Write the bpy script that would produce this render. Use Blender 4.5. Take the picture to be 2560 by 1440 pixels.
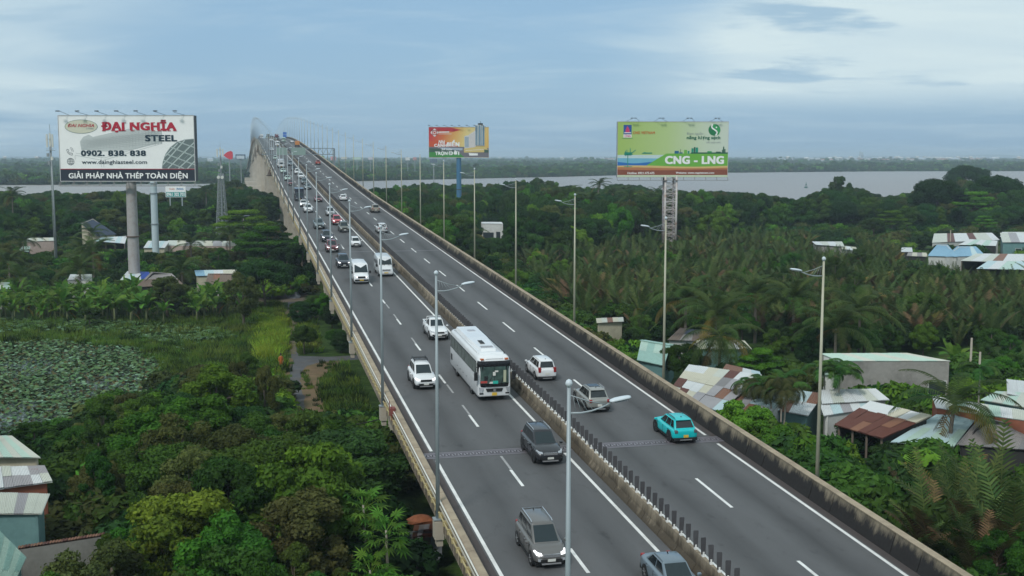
import bpy, math, random
import numpy as np
from mathutils import Vector, Matrix
for o in list(bpy.data.objects): bpy.data.objects.remove(o)
SC = bpy.context.scene
COL = SC.collection
# ------------------------------------------------------------------ camera
F = 2880.0; HOR = 390.0; CAMZ = 22.5
PITCH = math.atan((720-HOR)/F)
cd = bpy.data.cameras.new('camera'); cam = bpy.data.objects.new('camera', cd); COL.objects.link(cam)
cd.sensor_width = 36.0; cd.lens = 36.0*F/2560.0; cd.clip_start = 1.0; cd.clip_end = 40000
cam.location = (0, 0, CAMZ); cam.rotation_euler = (math.pi/2-PITCH, 0, 0)
SC.camera = cam
# ------------------------------------------------------------------ world
SUN_EL, SUN_AZ = math.radians(46), math.radians(-152)      # azimuth from +Y, clockwise
w = bpy.data.worlds.new('World'); SC.world = w; w.use_nodes = True
nt = w.node_tree; N = nt.nodes; Lk = nt.links; N.clear()
def nn(t, **k):
    n = N.new(t)
    for a, b in k.items(): setattr(n, a, b)
    return n
out = nn('ShaderNodeOutputWorld'); bg = nn('ShaderNodeBackground'); bg.inputs[1].default_value = 0.1
sky = nn('ShaderNodeTexSky', sky_type='NISHITA'); sky.sun_disc = False
sky.sun_elevation = SUN_EL; sky.sun_rotation = SUN_AZ; sky.altitude = 50; sky.air_density = 1.0; sky.dust_density = 1.6; sky.ozone_density = 1.2
tc = nn('ShaderNodeTexCoord'); sep = nn('ShaderNodeSeparateXYZ'); Lk.new(tc.outputs['Generated'], sep.inputs[0])
def wmath(op, a, b=None, c=None, clamp=False):
    n = nn('ShaderNodeMath', operation=op); n.use_clamp = clamp
    for i, v in enumerate((a, b, c)):
        if v is None: continue
        if isinstance(v, (int, float)): n.inputs[i].default_value = v
        else: Lk.new(v, n.inputs[i])
    return n.outputs[0]
# cloud coordinates: project direction on a high plane so clouds flatten towards the horizon
zc = wmath('ADD', wmath('MAXIMUM', sep.outputs[2], 0.0), 0.09)
cx_ = wmath('DIVIDE', sep.outputs[0], zc); cy_ = wmath('DIVIDE', sep.outputs[1], zc)
comb = nn('ShaderNodeCombineXYZ'); Lk.new(cx_, comb.inputs[0]); Lk.new(cy_, comb.inputs[1])
def wnoise(scale, detail, rough, loc=(0,0,0), sc=(1,1,1), dist=0.0, rot=0.0):
    mp = nn('ShaderNodeMapping'); mp.inputs[1].default_value = loc; mp.inputs[3].default_value = sc; mp.inputs[2].default_value = (0,0,rot)
    Lk.new(comb.outputs[0], mp.inputs[0])
    n = nn('ShaderNodeTexNoise'); n.inputs['Scale'].default_value = scale; n.inputs['Detail'].default_value = detail
    n.inputs['Roughness'].default_value = rough; n.inputs['Distortion'].default_value = dist
    Lk.new(mp.outputs[0], n.inputs[0]); return n.outputs[0]
def wramp(v, a, b):
    n = nn('ShaderNodeMapRange', interpolation_type='SMOOTHERSTEP'); n.inputs[1].default_value = a; n.inputs[2].default_value = b
    Lk.new(v, n.inputs[0]); return n.outputs[0]
big = wnoise(0.30, 7, 0.55, (3.1, 1.7, 0), (1.0, 0.9, 1), 0.7, 0.3)
wisp = wnoise(0.8, 9, 0.6, (7.3, 2.2, 0), (1.0, 1.6, 1), 0.6, 0.5)
dark = wnoise(0.9, 6, 0.55, (1.3, 9.2, 0), (0.8, 1.3, 1), 0.4, 0.25)
# a bank of bright thin cloud to the right of the view, a smaller one high on the left, broken by noise
xr = wmath('DIVIDE', sep.outputs[0], wmath('MAXIMUM', sep.outputs[1], 0.15))      # tan of azimuth in front
el = sep.outputs[2]
# right bank: grows with azimuth, lower edge slopes
rb = wmath('ADD', wmath('MULTIPLY', xr, 4.2), wmath('MULTIPLY', wmath('SUBTRACT', el, 0.07), 0.2))
rb = wmath('ADD', rb, wmath('MULTIPLY', wmath('SUBTRACT', big, 0.5), 1.5))
bandw = wmath('MULTIPLY', wramp(el, 0.028, 0.065), 1.0)
edge = wmath('SUBTRACT', wmath('ADD', wmath('MULTIPLY', xr, 0.21), 0.092), el)         # below this sloping line the bank is bright
rb = wmath('MULTIPLY', wramp(rb, 0.05, 1.0), wmath('MULTIPLY', wramp(edge, -0.018, 0.022), bandw))
lb = wmath('ADD', wmath('MULTIPLY', wmath('ADD', xr, 0.0), -3.4), wmath('MULTIPLY', el, 3.0))
lb = wramp(wmath('ADD', lb, wmath('MULTIPLY', wmath('SUBTRACT', big, 0.5), 3.0)), 1.0, 2.2)
high = wramp(el, 0.17, 0.55)                                              # overhead the cloud deck closes
m = wmath('MAXIMUM', wmath('MAXIMUM', rb, wmath('MULTIPLY', lb, 0.75)), high)
m = wmath('MULTIPLY', m, wmath('ADD', 0.62, wmath('MULTIPLY', wisp, 0.62)), clamp=True)
m = wmath('ADD', m, wmath('MULTIPLY', wramp(wisp, 0.42, 0.78), 0.26), clamp=True)
veil = nn('ShaderNodeMix', data_type='RGBA'); veil.inputs[0].default_value = 0.80
VEIL = (1.95, 3.38, 4.90, 1); CLOUD = (4.9, 5.9, 6.2, 1); DARKC = (2.5, 3.8, 4.95, 1)
Lk.new(sky.outputs[0], veil.inputs[6]); veil.inputs[7].default_value = VEIL
mx = nn('ShaderNodeMix', data_type='RGBA'); Lk.new(m, mx.inputs[0]); Lk.new(veil.outputs[2], mx.inputs[6]); mx.inputs[7].default_value = CLOUD
dm = wmath('MULTIPLY', wmath('MULTIPLY', wramp(dark, 0.53, 0.66), m), 0.85)
mx2 = nn('ShaderNodeMix', data_type='RGBA'); Lk.new(dm, mx2.inputs[0]); Lk.new(mx.outputs[2], mx2.inputs[6]); mx2.inputs[7].default_value = DARKC
Lk.new(mx2.outputs[2], bg.inputs[0]); Lk.new(bg.outputs[0], out.inputs[0])
# ------------------------------------------------------------------ sun
sd = bpy.data.lights.new('sun', 'SUN'); sd.energy = 1.5; sd.angle = math.radians(10); sd.color = (1.0, 0.97, 0.92)
sun = bpy.data.objects.new('sun', sd); COL.objects.link(sun)
sun.rotation_euler = (math.pi/2-SUN_EL, 0, -SUN_AZ+math.pi)
sdir = Vector((math.sin(SUN_AZ)*math.cos(SUN_EL), math.cos(SUN_AZ)*math.cos(SUN_EL), math.sin(SUN_EL)))
sun.rotation_euler = sdir.to_track_quat('Z', 'Y').to_euler()
sun.location = (0, 0, 200)
SC.view_settings.view_transform = 'Standard'; SC.view_settings.look = 'None'; SC.view_settings.gamma = 1
SC.view_settings.use_curve_mapping = False; SC.view_settings.exposure = 0.45
SC.render.engine = 'CYCLES'
SC.cycles.max_bounces = 6; SC.cycles.diffuse_bounces = 3; SC.cycles.volume_bounces = 0; SC.cycles.transparent_max_bounces = 6
SC.cycles.sample_clamp_indirect = 4.0

# ------------------------------------------------------------------ geometry helpers
def ray(px, py):
    dx = px-1280.0; dz = 720.0-py
    return (dx, F*math.cos(PITCH)+dz*math.sin(PITCH), -F*math.sin(PITCH)+dz*math.cos(PITCH))
def at(px, py, z=0.0):
    """point of the place at height z that the photograph shows at px, py"""
    d = ray(px, py); t = (z-CAMZ)/d[2]; return Vector((d[0]*t, d[1]*t, z))
def atY(px, py, Y):
    d = ray(px, py); t = Y/d[1]; return Vector((d[0]*t, Y, CAMZ+d[2]*t))
_v = ray(593, 269); TH = math.atan2(_v[0], _v[1])
U = Vector((math.sin(TH), math.cos(TH), 0)); R = Vector((math.cos(TH), -math.sin(TH), 0))
KN = [(-60,-22.4),(0,-20),(100,-15.98),(200,-11.96),(250,-9.9),(300,-7.5),(400,-2.3),(500,2.7),(560,5.6),(630,8.4),(700,10.4),(760,11.1),(820,10.4),(920,7.5),(1165,-3.7),(1400,-13.6),(1700,-21),(2000,-22.0)]
_ks = np.array([k[0] for k in KN], float); _kz = np.array([k[1] for k in KN], float)
_ss = np.arange(-60, 2000, 5.0); _zz = np.interp(_ss, _ks, _kz)
_ker = np.exp(-0.5*(np.arange(-8, 9)/4.0)**2); _ker /= _ker.sum()
_zp = np.concatenate([_zz[0]-(_zz[1]-_zz[0])*np.arange(8, 0, -1), _zz, _zz[-1]+(_zz[-1]-_zz[-2])*np.arange(1, 9)])
_zz = np.convolve(_zp, _ker, 'valid')
def rz(s): return float(np.interp(s, _ss, _zz))+CAMZ
def road(s, l, h=0.0):
    p = U*s+R*l; return Vector((p.x, p.y, rz(s)+h))
def on_road(px, py):
    d = ray(px, py); ds = d[0]*U.x+d[1]*U.y; dr = d[0]*R.x+d[1]*R.y
    prev = None
    for s in np.arange(20, 900, 0.5):
        t = s/ds; z = CAMZ+d[2]*t
        if z <= rz(s): return float(s), dr*t
    return 700.0, dr*700/ds

class MB:
    def __init__(self): self.v = []; self.f = []; self.m = []; self.cm = 0
    def add(self, vs, fs, m=None):
        b = len(self.v); self.v += [tuple(p) for p in vs]
        for q in fs: self.f.append(tuple(b+i for i in q)); self.m.append(self.cm if m is None else m)
        return self
    def box(self, c, s, m=None, rz_=0.0, M=None):
        x, y, z = s[0]/2, s[1]/2, s[2]/2
        vs = [Vector(p) for p in ((-x,-y,-z),(x,-y,-z),(x,y,-z),(-x,y,-z),(-x,-y,z),(x,-y,z),(x,y,z),(-x,y,z))]
        if rz_: 
            Q = Matrix.Rotation(rz_, 3, 'Z'); vs = [Q@p for p in vs]
        if M is not None: vs = [M@p for p in vs]
        c = Vector(c); vs = [p+c for p in vs]
        return self.add(vs, [(0,3,2,1),(4,5,6,7),(0,1,5,4),(1,2,6,5),(2,3,7,6),(3,0,4,7)], m)
    def bar(self, a, b, wdt, hgt=None, m=None):
        """box beam from a to b"""
        a = Vector(a); b = Vector(b); hgt = hgt or wdt; d = (b-a)
        if d.length < 1e-6: return self
        z = Vector((0,0,1)) if abs(d.normalized().z) < 0.95 else Vector((1,0,0))
        x = d.cross(z).normalized()*wdt/2; y = x.cross(d).normalized()*hgt/2
        vs = [a-x-y, a+x-y, a+x+y, a-x+y, b-x-y, b+x-y, b+x+y, b-x+y]
        return self.add(vs, [(0,3,2,1),(4,5,6,7),(0,1,5,4),(1,2,6,5),(2,3,7,6),(3,0,4,7)], m)
    def cyl(self, a, b, r0, r1=None, n=10, m=None, cap=True):
        a = Vector(a); b = Vector(b); r1 = r0 if r1 is None else r1; d = (b-a).normalized()
        z = Vector((0,0,1)) if abs(d.z) < 0.95 else Vector((1,0,0))
        x = d.cross(z).normalized(); y = x.cross(d)
        vs = []
        for p, r in ((a, r0), (b, r1)):
            for i in range(n):
                t = 2*math.pi*i/n; vs.append(p+x*math.cos(t)*r+y*math.sin(t)*r)
        fs = [(i, (i+1) % n, n+(i+1) % n, n+i) for i in range(n)]
        if cap: fs += [tuple(range(n-1, -1, -1)), tuple(range(n, 2*n))]
        return self.add(vs, fs, m)
    def tube(self, pts, r, n=6, m=None):
        pts = [Vector(p) for p in pts]; rs = r if isinstance(r, (list, tuple)) else [r]*len(pts)
        vs = []
        for i, p in enumerate(pts):
            d = (pts[min(i+1, len(pts)-1)]-pts[max(i-1, 0)]).normalized()
            z = Vector((0,0,1)) if abs(d.z) < 0.95 else Vector((1,0,0))
            x = d.cross(z).normalized(); y = x.cross(d)
            vs += [p+x*math.cos(2*math.pi*k/n)*rs[i]+y*math.sin(2*math.pi*k/n)*rs[i] for k in range(n)]
        fs = []
        for i in range(len(pts)-1):
            fs += [(i*n+k, i*n+(k+1) % n, (i+1)*n+(k+1) % n, (i+1)*n+k) for k in range(n)]
        fs += [tuple(range(n-1, -1, -1)), tuple((len(pts)-1)*n+k for k in range(n))]
        return self.add(vs, fs, m)
    def loft(self, rings, m=None, cap=True, close=True):
        n = len(rings[0]); vs = [p for r in rings for p in r]; fs = []
        for i in range(len(rings)-1):
            for k in range(n if close else n-1):
                fs.append((i*n+k, i*n+(k+1) % n, (i+1)*n+(k+1) % n, (i+1)*n+k))
        if cap: fs += [tuple(range(n-1, -1, -1)), tuple((len(rings)-1)*n+k for k in range(n))]
        return self.add(vs, fs, m)
    def prism(self, poly, z0, z1, m=None):
        """vertical prism over an xy polygon"""
        n = len(poly)
        vs = [(p[0], p[1], z0) for p in poly]+[(p[0], p[1], z1) for p in poly]
        return self.add(vs, [tuple(range(n-1, -1, -1)), tuple(range(n, 2*n))]+[(i, (i+1) % n, n+(i+1) % n, n+i) for i in range(n)], m)
    def mesh(self, name, mats=None, smooth=False, fix=True):
        me = bpy.data.meshes.new(name); me.from_pydata(self.v, [], self.f)
        mats = mats if isinstance(mats, (list, tuple)) else ([mats] if mats else [])
        for x in mats: me.materials.append(x)
        if any(self.m): me.polygons.foreach_set('material_index', self.m)
        if smooth: me.polygons.foreach_set('use_smooth', [True]*len(me.polygons))
        if fix:
            import bmesh
            bm = bmesh.new(); bm.from_mesh(me); bmesh.ops.recalc_face_normals(bm, faces=bm.faces); bm.to_mesh(me); bm.free()
        me.update(); return me
    def build(self, name, mats, parent=None, smooth=False, **k):
        return link(name, self.mesh(name, mats, smooth, **k), parent)
def link(name, me, parent=None, loc=None):
    o = bpy.data.objects.new(name, me); COL.objects.link(o)
    if parent: o.parent = parent
    if loc is not None: o.location = loc
    return o
def tag(o, label=None, cat=None, group=None, kind=None):
    if label: o['label'] = label
    if cat: o['category'] = cat
    if group: o['group'] = group
    if kind: o['kind'] = kind
    return o
def thing(name, label, cat, loc=(0,0,0), rot=0.0, group=None):
    o = bpy.data.objects.new(name, None); COL.objects.link(o); o.location = loc; o.rotation_euler = (0,0,rot)
    o.empty_display_size = 0.3
    return tag(o, label, cat, group)
def copy_tree(o, parent=None):
    c = o.copy(); COL.objects.link(c); c.parent = parent
    for ch in list(KIDS.get(o.name, [])): copy_tree(ch, c)
    return c
KIDS = {}
def index_kids():
    KIDS.clear()
    for o in bpy.data.objects:
        if o.parent: KIDS.setdefault(o.parent.name, []).append(o)
def bake(o):
    """apply modifiers into the mesh"""
    dg = bpy.context.evaluated_depsgraph_get(); me = bpy.data.meshes.new_from_object(o.evaluated_get(dg))
    old = o.data; me.name = old.name; o.modifiers.clear(); o.data = me; return o

# ------------------------------------------------------------------ materials
_M = {}
def mat(name, col, rough=0.7, metal=0.0, var=0.12, vscale=3.0, spec=0.4, emit=None, estr=0, bump=0.0, dirt=None, dscale=1.2, dfac=0.5, coat=0.0, objvar=0.0, coords='Object', stretch=(1,1,1), alpha=None):
    if name in _M: return _M[name]
    m_ = bpy.data.materials.new(name); m_.use_nodes = True; t = m_.node_tree; n = t.nodes; l = t.links; n.clear()
    o = n.new('ShaderNodeOutputMaterial'); b = n.new('ShaderNodeBsdfPrincipled'); l.new(b.outputs[0], o.inputs[0])
    b.inputs['Roughness'].default_value = rough; b.inputs['Metallic'].default_value = metal
    b.inputs['Specular IOR Level'].default_value = spec; b.inputs['Coat Weight'].default_value = coat
    tcn = n.new('ShaderNodeTexCoord'); mp = n.new('ShaderNodeMapping'); mp.inputs[3].default_value = stretch
    l.new(tcn.outputs[coords], mp.inputs[0])
    nz = n.new('ShaderNodeTexNoise'); nz.inputs['Scale'].default_value = vscale; nz.inputs['Detail'].default_value = 6; nz.inputs['Roughness'].default_value = 0.65
    l.new(mp.outputs[0], nz.inputs[0])
    mr = n.new('ShaderNodeMapRange'); mr.inputs[1].default_value = 0.25; mr.inputs[2].default_value = 0.75
    mr.inputs[3].default_value = 1-var; mr.inputs[4].default_value = 1+var; l.new(nz.outputs[0], mr.inputs[0])
    hv = n.new('ShaderNodeVectorMath'); hv.operation = 'SCALE'; hv.inputs[0].default_value = col[:3]; l.new(mr.outputs[0], hv.inputs['Scale'])
    c = hv.outputs[0]
    if objvar:
        oi = n.new('ShaderNodeObjectInfo'); r2 = n.new('ShaderNodeMapRange'); r2.inputs[3].default_value = 1-objvar; r2.inputs[4].default_value = 1+objvar
        l.new(oi.outputs['Random'], r2.inputs[0]); h2 = n.new('ShaderNodeVectorMath'); h2.operation = 'SCALE'; l.new(c, h2.inputs[0]); l.new(r2.outputs[0], h2.inputs['Scale']); c = h2.outputs[0]
    if dirt:
        n2 = n.new('ShaderNodeTexNoise'); n2.inputs['Scale'].default_value = dscale; n2.inputs['Detail'].default_value = 8; n2.inputs['Roughness'].default_value = 0.7; l.new(mp.outputs[0], n2.inputs[0])
        r = n.new('ShaderNodeMapRange'); r.inputs[1].default_value = 0.45; r.inputs[2].default_value = 0.68; r.inputs[4].default_value = dfac; l.new(n2.outputs[0], r.inputs[0])
        mm = n.new('ShaderNodeMix'); mm.data_type = 'RGBA'; l.new(r.outputs[0], mm.inputs[0]); l.new(c, mm.inputs[6]); mm.inputs[7].default_value = (*dirt[:3], 1); c = mm.outputs[2]
    l.new(c, b.inputs['Base Color'])
    if emit: b.inputs['Emission Color'].default_value = (*emit[:3], 1); b.inputs['Emission Strength'].default_value = estr
    if bump:
        bp = n.new('ShaderNodeBump'); bp.inputs['Strength'].default_value = bump; bp.inputs['Distance'].default_value = 0.05; l.new(nz.outputs[0], bp.inputs['Height']); l.new(bp.outputs[0], b.inputs['Normal'])
    _M[name] = m_; return m_
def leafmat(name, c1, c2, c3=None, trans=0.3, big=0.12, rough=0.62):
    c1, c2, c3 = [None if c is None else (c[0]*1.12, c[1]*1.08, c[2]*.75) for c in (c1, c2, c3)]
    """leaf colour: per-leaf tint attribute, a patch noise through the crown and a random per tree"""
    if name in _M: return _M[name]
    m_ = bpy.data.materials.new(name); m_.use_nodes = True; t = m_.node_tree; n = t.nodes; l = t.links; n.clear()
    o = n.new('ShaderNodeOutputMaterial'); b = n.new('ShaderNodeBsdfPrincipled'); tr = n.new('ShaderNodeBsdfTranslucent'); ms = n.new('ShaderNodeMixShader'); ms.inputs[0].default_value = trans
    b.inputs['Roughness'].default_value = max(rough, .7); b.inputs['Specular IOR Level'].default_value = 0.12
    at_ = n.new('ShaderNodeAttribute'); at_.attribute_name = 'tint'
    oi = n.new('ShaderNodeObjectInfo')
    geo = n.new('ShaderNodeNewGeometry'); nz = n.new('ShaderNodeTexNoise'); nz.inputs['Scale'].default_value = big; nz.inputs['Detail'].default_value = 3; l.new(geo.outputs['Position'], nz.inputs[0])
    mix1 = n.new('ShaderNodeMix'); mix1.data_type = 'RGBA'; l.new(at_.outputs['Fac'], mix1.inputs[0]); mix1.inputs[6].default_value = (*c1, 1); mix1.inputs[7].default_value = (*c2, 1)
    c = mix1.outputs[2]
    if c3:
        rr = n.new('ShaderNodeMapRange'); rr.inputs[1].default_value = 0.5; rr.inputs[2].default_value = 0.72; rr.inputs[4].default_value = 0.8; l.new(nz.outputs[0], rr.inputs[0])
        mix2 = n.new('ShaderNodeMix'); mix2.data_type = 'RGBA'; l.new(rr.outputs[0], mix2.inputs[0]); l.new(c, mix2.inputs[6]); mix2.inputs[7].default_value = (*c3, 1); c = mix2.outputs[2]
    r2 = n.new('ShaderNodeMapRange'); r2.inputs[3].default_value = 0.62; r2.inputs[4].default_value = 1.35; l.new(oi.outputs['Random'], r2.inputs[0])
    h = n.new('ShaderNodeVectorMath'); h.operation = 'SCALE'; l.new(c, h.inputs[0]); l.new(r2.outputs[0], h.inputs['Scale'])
    # small hue drift from tree to tree
    hs = n.new('ShaderNodeHueSaturation'); r3 = n.new('ShaderNodeMath'); r3.operation = 'MULTIPLY_ADD'; r3.inputs[1].default_value = 0.05; r3.inputs[2].default_value = 0.475
    wn = n.new('ShaderNodeTexWhiteNoise'); wn.noise_dimensions = '1D'; l.new(oi.outputs['Random'], wn.inputs['W']); l.new(wn.outputs['Value'], r3.inputs[0]); l.new(r3.outputs[0], hs.inputs['Hue']); l.new(h.outputs[0], hs.inputs['Color'])
    l.new(hs.outputs[0], b.inputs['Base Color']); l.new(hs.outputs[0], tr.inputs[0])
    l.new(b.outputs[0], ms.inputs[1]); l.new(tr.outputs[0], ms.inputs[2]); l.new(ms.outputs[0], o.inputs[0])
    _M[name] = m_; return m_
RNG = np.random.default_rng(7); random.seed(11)
# ================================================================== GROUND, RIVER, HAZE
def grid_mesh(name, xs, ys, zf=None, m=None, smooth=True):
    X, Y = np.meshgrid(xs, ys); Z = np.zeros_like(X) if zf is None else zf(X, Y)
    nx, ny = len(xs), len(ys); v = np.stack([X, Y, Z], -1).reshape(-1, 3)
    i = np.arange((nx-1)*(ny-1)); r = i//(nx-1); c = i % (nx-1); a = r*nx+c
    f = np.stack([a, a+1, a+nx+1, a+nx], -1)
    return fast_mesh(name, v, f, m, smooth=smooth)
def fast_mesh(name, v, f, m=None, tint=None, smooth=False, mi=None):
    me = bpy.data.meshes.new(name); k = f.shape[1]
    me.vertices.add(len(v)); me.vertices.foreach_set('co', np.ascontiguousarray(v, dtype=np.float32).ravel())
    me.loops.add(f.size); me.loops.foreach_set('vertex_index', np.ascontiguousarray(f, dtype=np.int32).ravel())
    me.polygons.add(len(f)); me.polygons.foreach_set('loop_start', np.arange(0, f.size, k, dtype=np.int32))
    for x in (m if isinstance(m, (list, tuple)) else [m]):
        if x: me.materials.append(x)
    if mi is not None: me.polygons.foreach_set('material_index', mi.astype(np.int32))
    if smooth: me.polygons.foreach_set('use_smooth', np.ones(len(f), dtype=bool))
    if tint is not None:
        a = me.attributes.new('tint', 'FLOAT', 'FACE'); a.data.foreach_set('value', tint.astype(np.float32))
    me.update(calc_edges=True); me.validate(); return me

def ground_material():
    m_ = bpy.data.materials.new('ground_grass'); m_.use_nodes = True; t = m_.node_tree; n = t.nodes; l = t.links
    b = n['Principled BSDF']; b.inputs['Roughness'].default_value = 0.95; b.inputs['Specular IOR Level'].default_value = 0.1
    g = n.new('ShaderNodeNewGeometry')
    def nz(s, d=6):
        k = n.new('ShaderNodeTexNoise'); k.inputs['Scale'].default_value = s; k.inputs['Detail'].default_value = d; k.inputs['Roughness'].default_value = 0.65; l.new(g.outputs['Position'], k.inputs[0]); return k.outputs[0]
    def mix(f, a, c, lo, hi):
        r = n.new('ShaderNodeMapRange'); r.inputs[1].default_value = lo; r.inputs[2].default_value = hi; l.new(f, r.inputs[0])
        x = n.new('ShaderNodeMix'); x.data_type = 'RGBA'; l.new(r.outputs[0], x.inputs[0])
        if isinstance(a, tuple): x.inputs[6].default_value = (*a, 1)
        else: l.new(a, x.inputs[6])
        x.inputs[7].default_value = (*c, 1); return x.outputs[2]
    c = mix(nz(0.9, 8), (0.026, 0.055, 0.012), (0.055, 0.10, 0.02), 0.4, 0.62)
    c = mix(nz(0.05), c, (0.075, 0.075, 0.022), 0.56, 0.68)
    c = mix(nz(0.13), c, (0.022, 0.04, 0.012), 0.55, 0.68)
    c = mix(nz(3.5), c, (0.02, 0.035, 0.01), 0.52, 0.7)
    l.new(c, b.inputs['Base Color'])
    bp = n.new('ShaderNodeBump'); bp.inputs['Distance'].default_value = 0.25; bp.inputs['Strength'].default_value = 0.8; l.new(nz(2.5), bp.inputs['Height']); l.new(bp.outputs[0], b.inputs['Normal'])
    return m_
GM = ground_material()
me = grid_mesh('ground', np.linspace(-9000, 9000, 40), np.linspace(-400, 15500, 60), None, GM)
tag(link('ground', me), kind='structure')
# low wooded rises along the horizon
def rise(name, y0, x0, x1, hgt, seed, col):
    r = np.random.default_rng(seed); xs = np.linspace(x0, x1, 420); prof = np.zeros_like(xs)
    for k in range(1, 60):
        prof += np.sin(xs/(x1-x0)*2*math.pi*k+r.uniform(0, 6.28))*r.uniform(.3, 1)/k**0.75
    prof = hgt*(0.55+0.18*prof); prof = np.clip(prof, 2, None)
    ys = np.array([y0, y0+60, y0+250, y0+700, y0+1500]); pr = [0.0, 0.7, 1.0, 0.9, 0.0]
    X, Y = np.meshgrid(xs, ys); Z = np.array(pr)[:, None]*prof[None, :]-0.5
    v = np.stack([X, Y, Z], -1).reshape(-1, 3); nx = len(xs); i = np.arange((nx-1)*(len(ys)-1)); a = (i//(nx-1))*nx+i % (nx-1)
    me = fast_mesh(name, v, np.stack([a, a+1, a+nx+1, a+nx], -1), mat('far_wood_'+str(seed), col, 0.95, var=0.45, vscale=0.02, spec=0.05, coords='Object'), smooth=True)
    tag(link(name, me), kind='structure')
rise('hills', 10500, -8000, 8000, 42, 5, (0.03, 0.055, 0.03))
rise('hills', 6400, -6000, 6000, 20, 6, (0.03, 0.055, 0.025))
# river
def water_material(name, col, rough, scale, bump):
    m_ = bpy.data.materials.new(name); m_.use_nodes = True; t = m_.node_tree; n = t.nodes; l = t.links; b = n['Principled BSDF']
    b.inputs['Roughness'].default_value = rough; b.inputs['Specular IOR Level'].default_value = 0.5
    g = n.new('ShaderNodeNewGeometry'); mp = n.new('ShaderNodeMapping'); mp.inputs[3].default_value = (0.5, 1, 1); l.new(g.outputs['Position'], mp.inputs[0])
    z = n.new('ShaderNodeTexNoise'); z.inputs['Scale'].default_value = scale; z.inputs['Detail'].default_value = 5; l.new(mp.outputs[0], z.inputs[0])
    bp = n.new('ShaderNodeBump'); bp.inputs['Distance'].default_value = 0.3; bp.inputs['Strength'].default_value = bump; l.new(z.outputs[0], bp.inputs['Height']); l.new(bp.outputs[0], b.inputs['Normal'])
    z2 = n.new('ShaderNodeTexNoise'); z2.inputs['Scale'].default_value = 0.012; z2.inputs['Detail'].default_value = 3; l.new(mp.outputs[0], z2.inputs[0])
    r = n.new('ShaderNodeMapRange'); r.inputs[3].default_value = 0.85; r.inputs[4].default_value = 1.15; l.new(z2.outputs[0], r.inputs[0])
    h = n.new('ShaderNodeVectorMath'); h.operation = 'SCALE'; h.inputs[0].default_value = col; l.new(r.outputs[0], h.inputs['Scale']); l.new(h.outputs[0], b.inputs['Base Color'])
    return m_
near_bank = [(-1500, 430), (-500, 500), (-300, 520), (-150, 560), (-60, 600), (50, 560), (110, 500), (190, 480), (260, 500), (420, 580), (1000, 640), (2500, 900)]
far_bank = [(4000, 2600), (1500, 1950), (763, 1725), (520, 1690), (291, 1560), (110, 1330), (-40, 1149), (-160, 1010), (-260, 930), (-397, 897), (-800, 760), (-1500, 700)]
mb = MB(); poly = near_bank+far_bank
mb.add([(x, y, 0.06) for x, y in poly], [tuple(range(len(poly)))])
tag(mb.build('river', water_material('river_water', (0.23, 0.205, 0.19), 0.38, 0.35, 0.5), fix=False), kind='structure')
def far_y(x):
    fb = sorted(far_bank); return float(np.interp(x, [p[0] for p in fb], [p[1] for p in fb]))
def near_y(x): return float(np.interp(x, [p[0] for p in near_bank], [p[1] for p in near_bank]))
# haze
mb = MB(); mb.box((0, 7450, 25.75), (18400, 16500, 56.5))
hz = mb.build('haze', None); hm = bpy.data.materials.new('haze_air'); hm.use_nodes = True; t = hm.node_tree; t.nodes.clear()
ho = t.nodes.new('ShaderNodeOutputMaterial'); hv = t.nodes.new('ShaderNodeVolumePrincipled')
hv.inputs['Color'].default_value = (0.70, 0.86, 1.0, 1); hv.inputs['Density'].default_value = 0.00020; hv.inputs['Anisotropy'].default_value = 0.0
t.links.new(hv.outputs[0], ho.inputs['Volume']); hz.data.materials.append(hm); tag(hz, kind='stuff')

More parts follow.
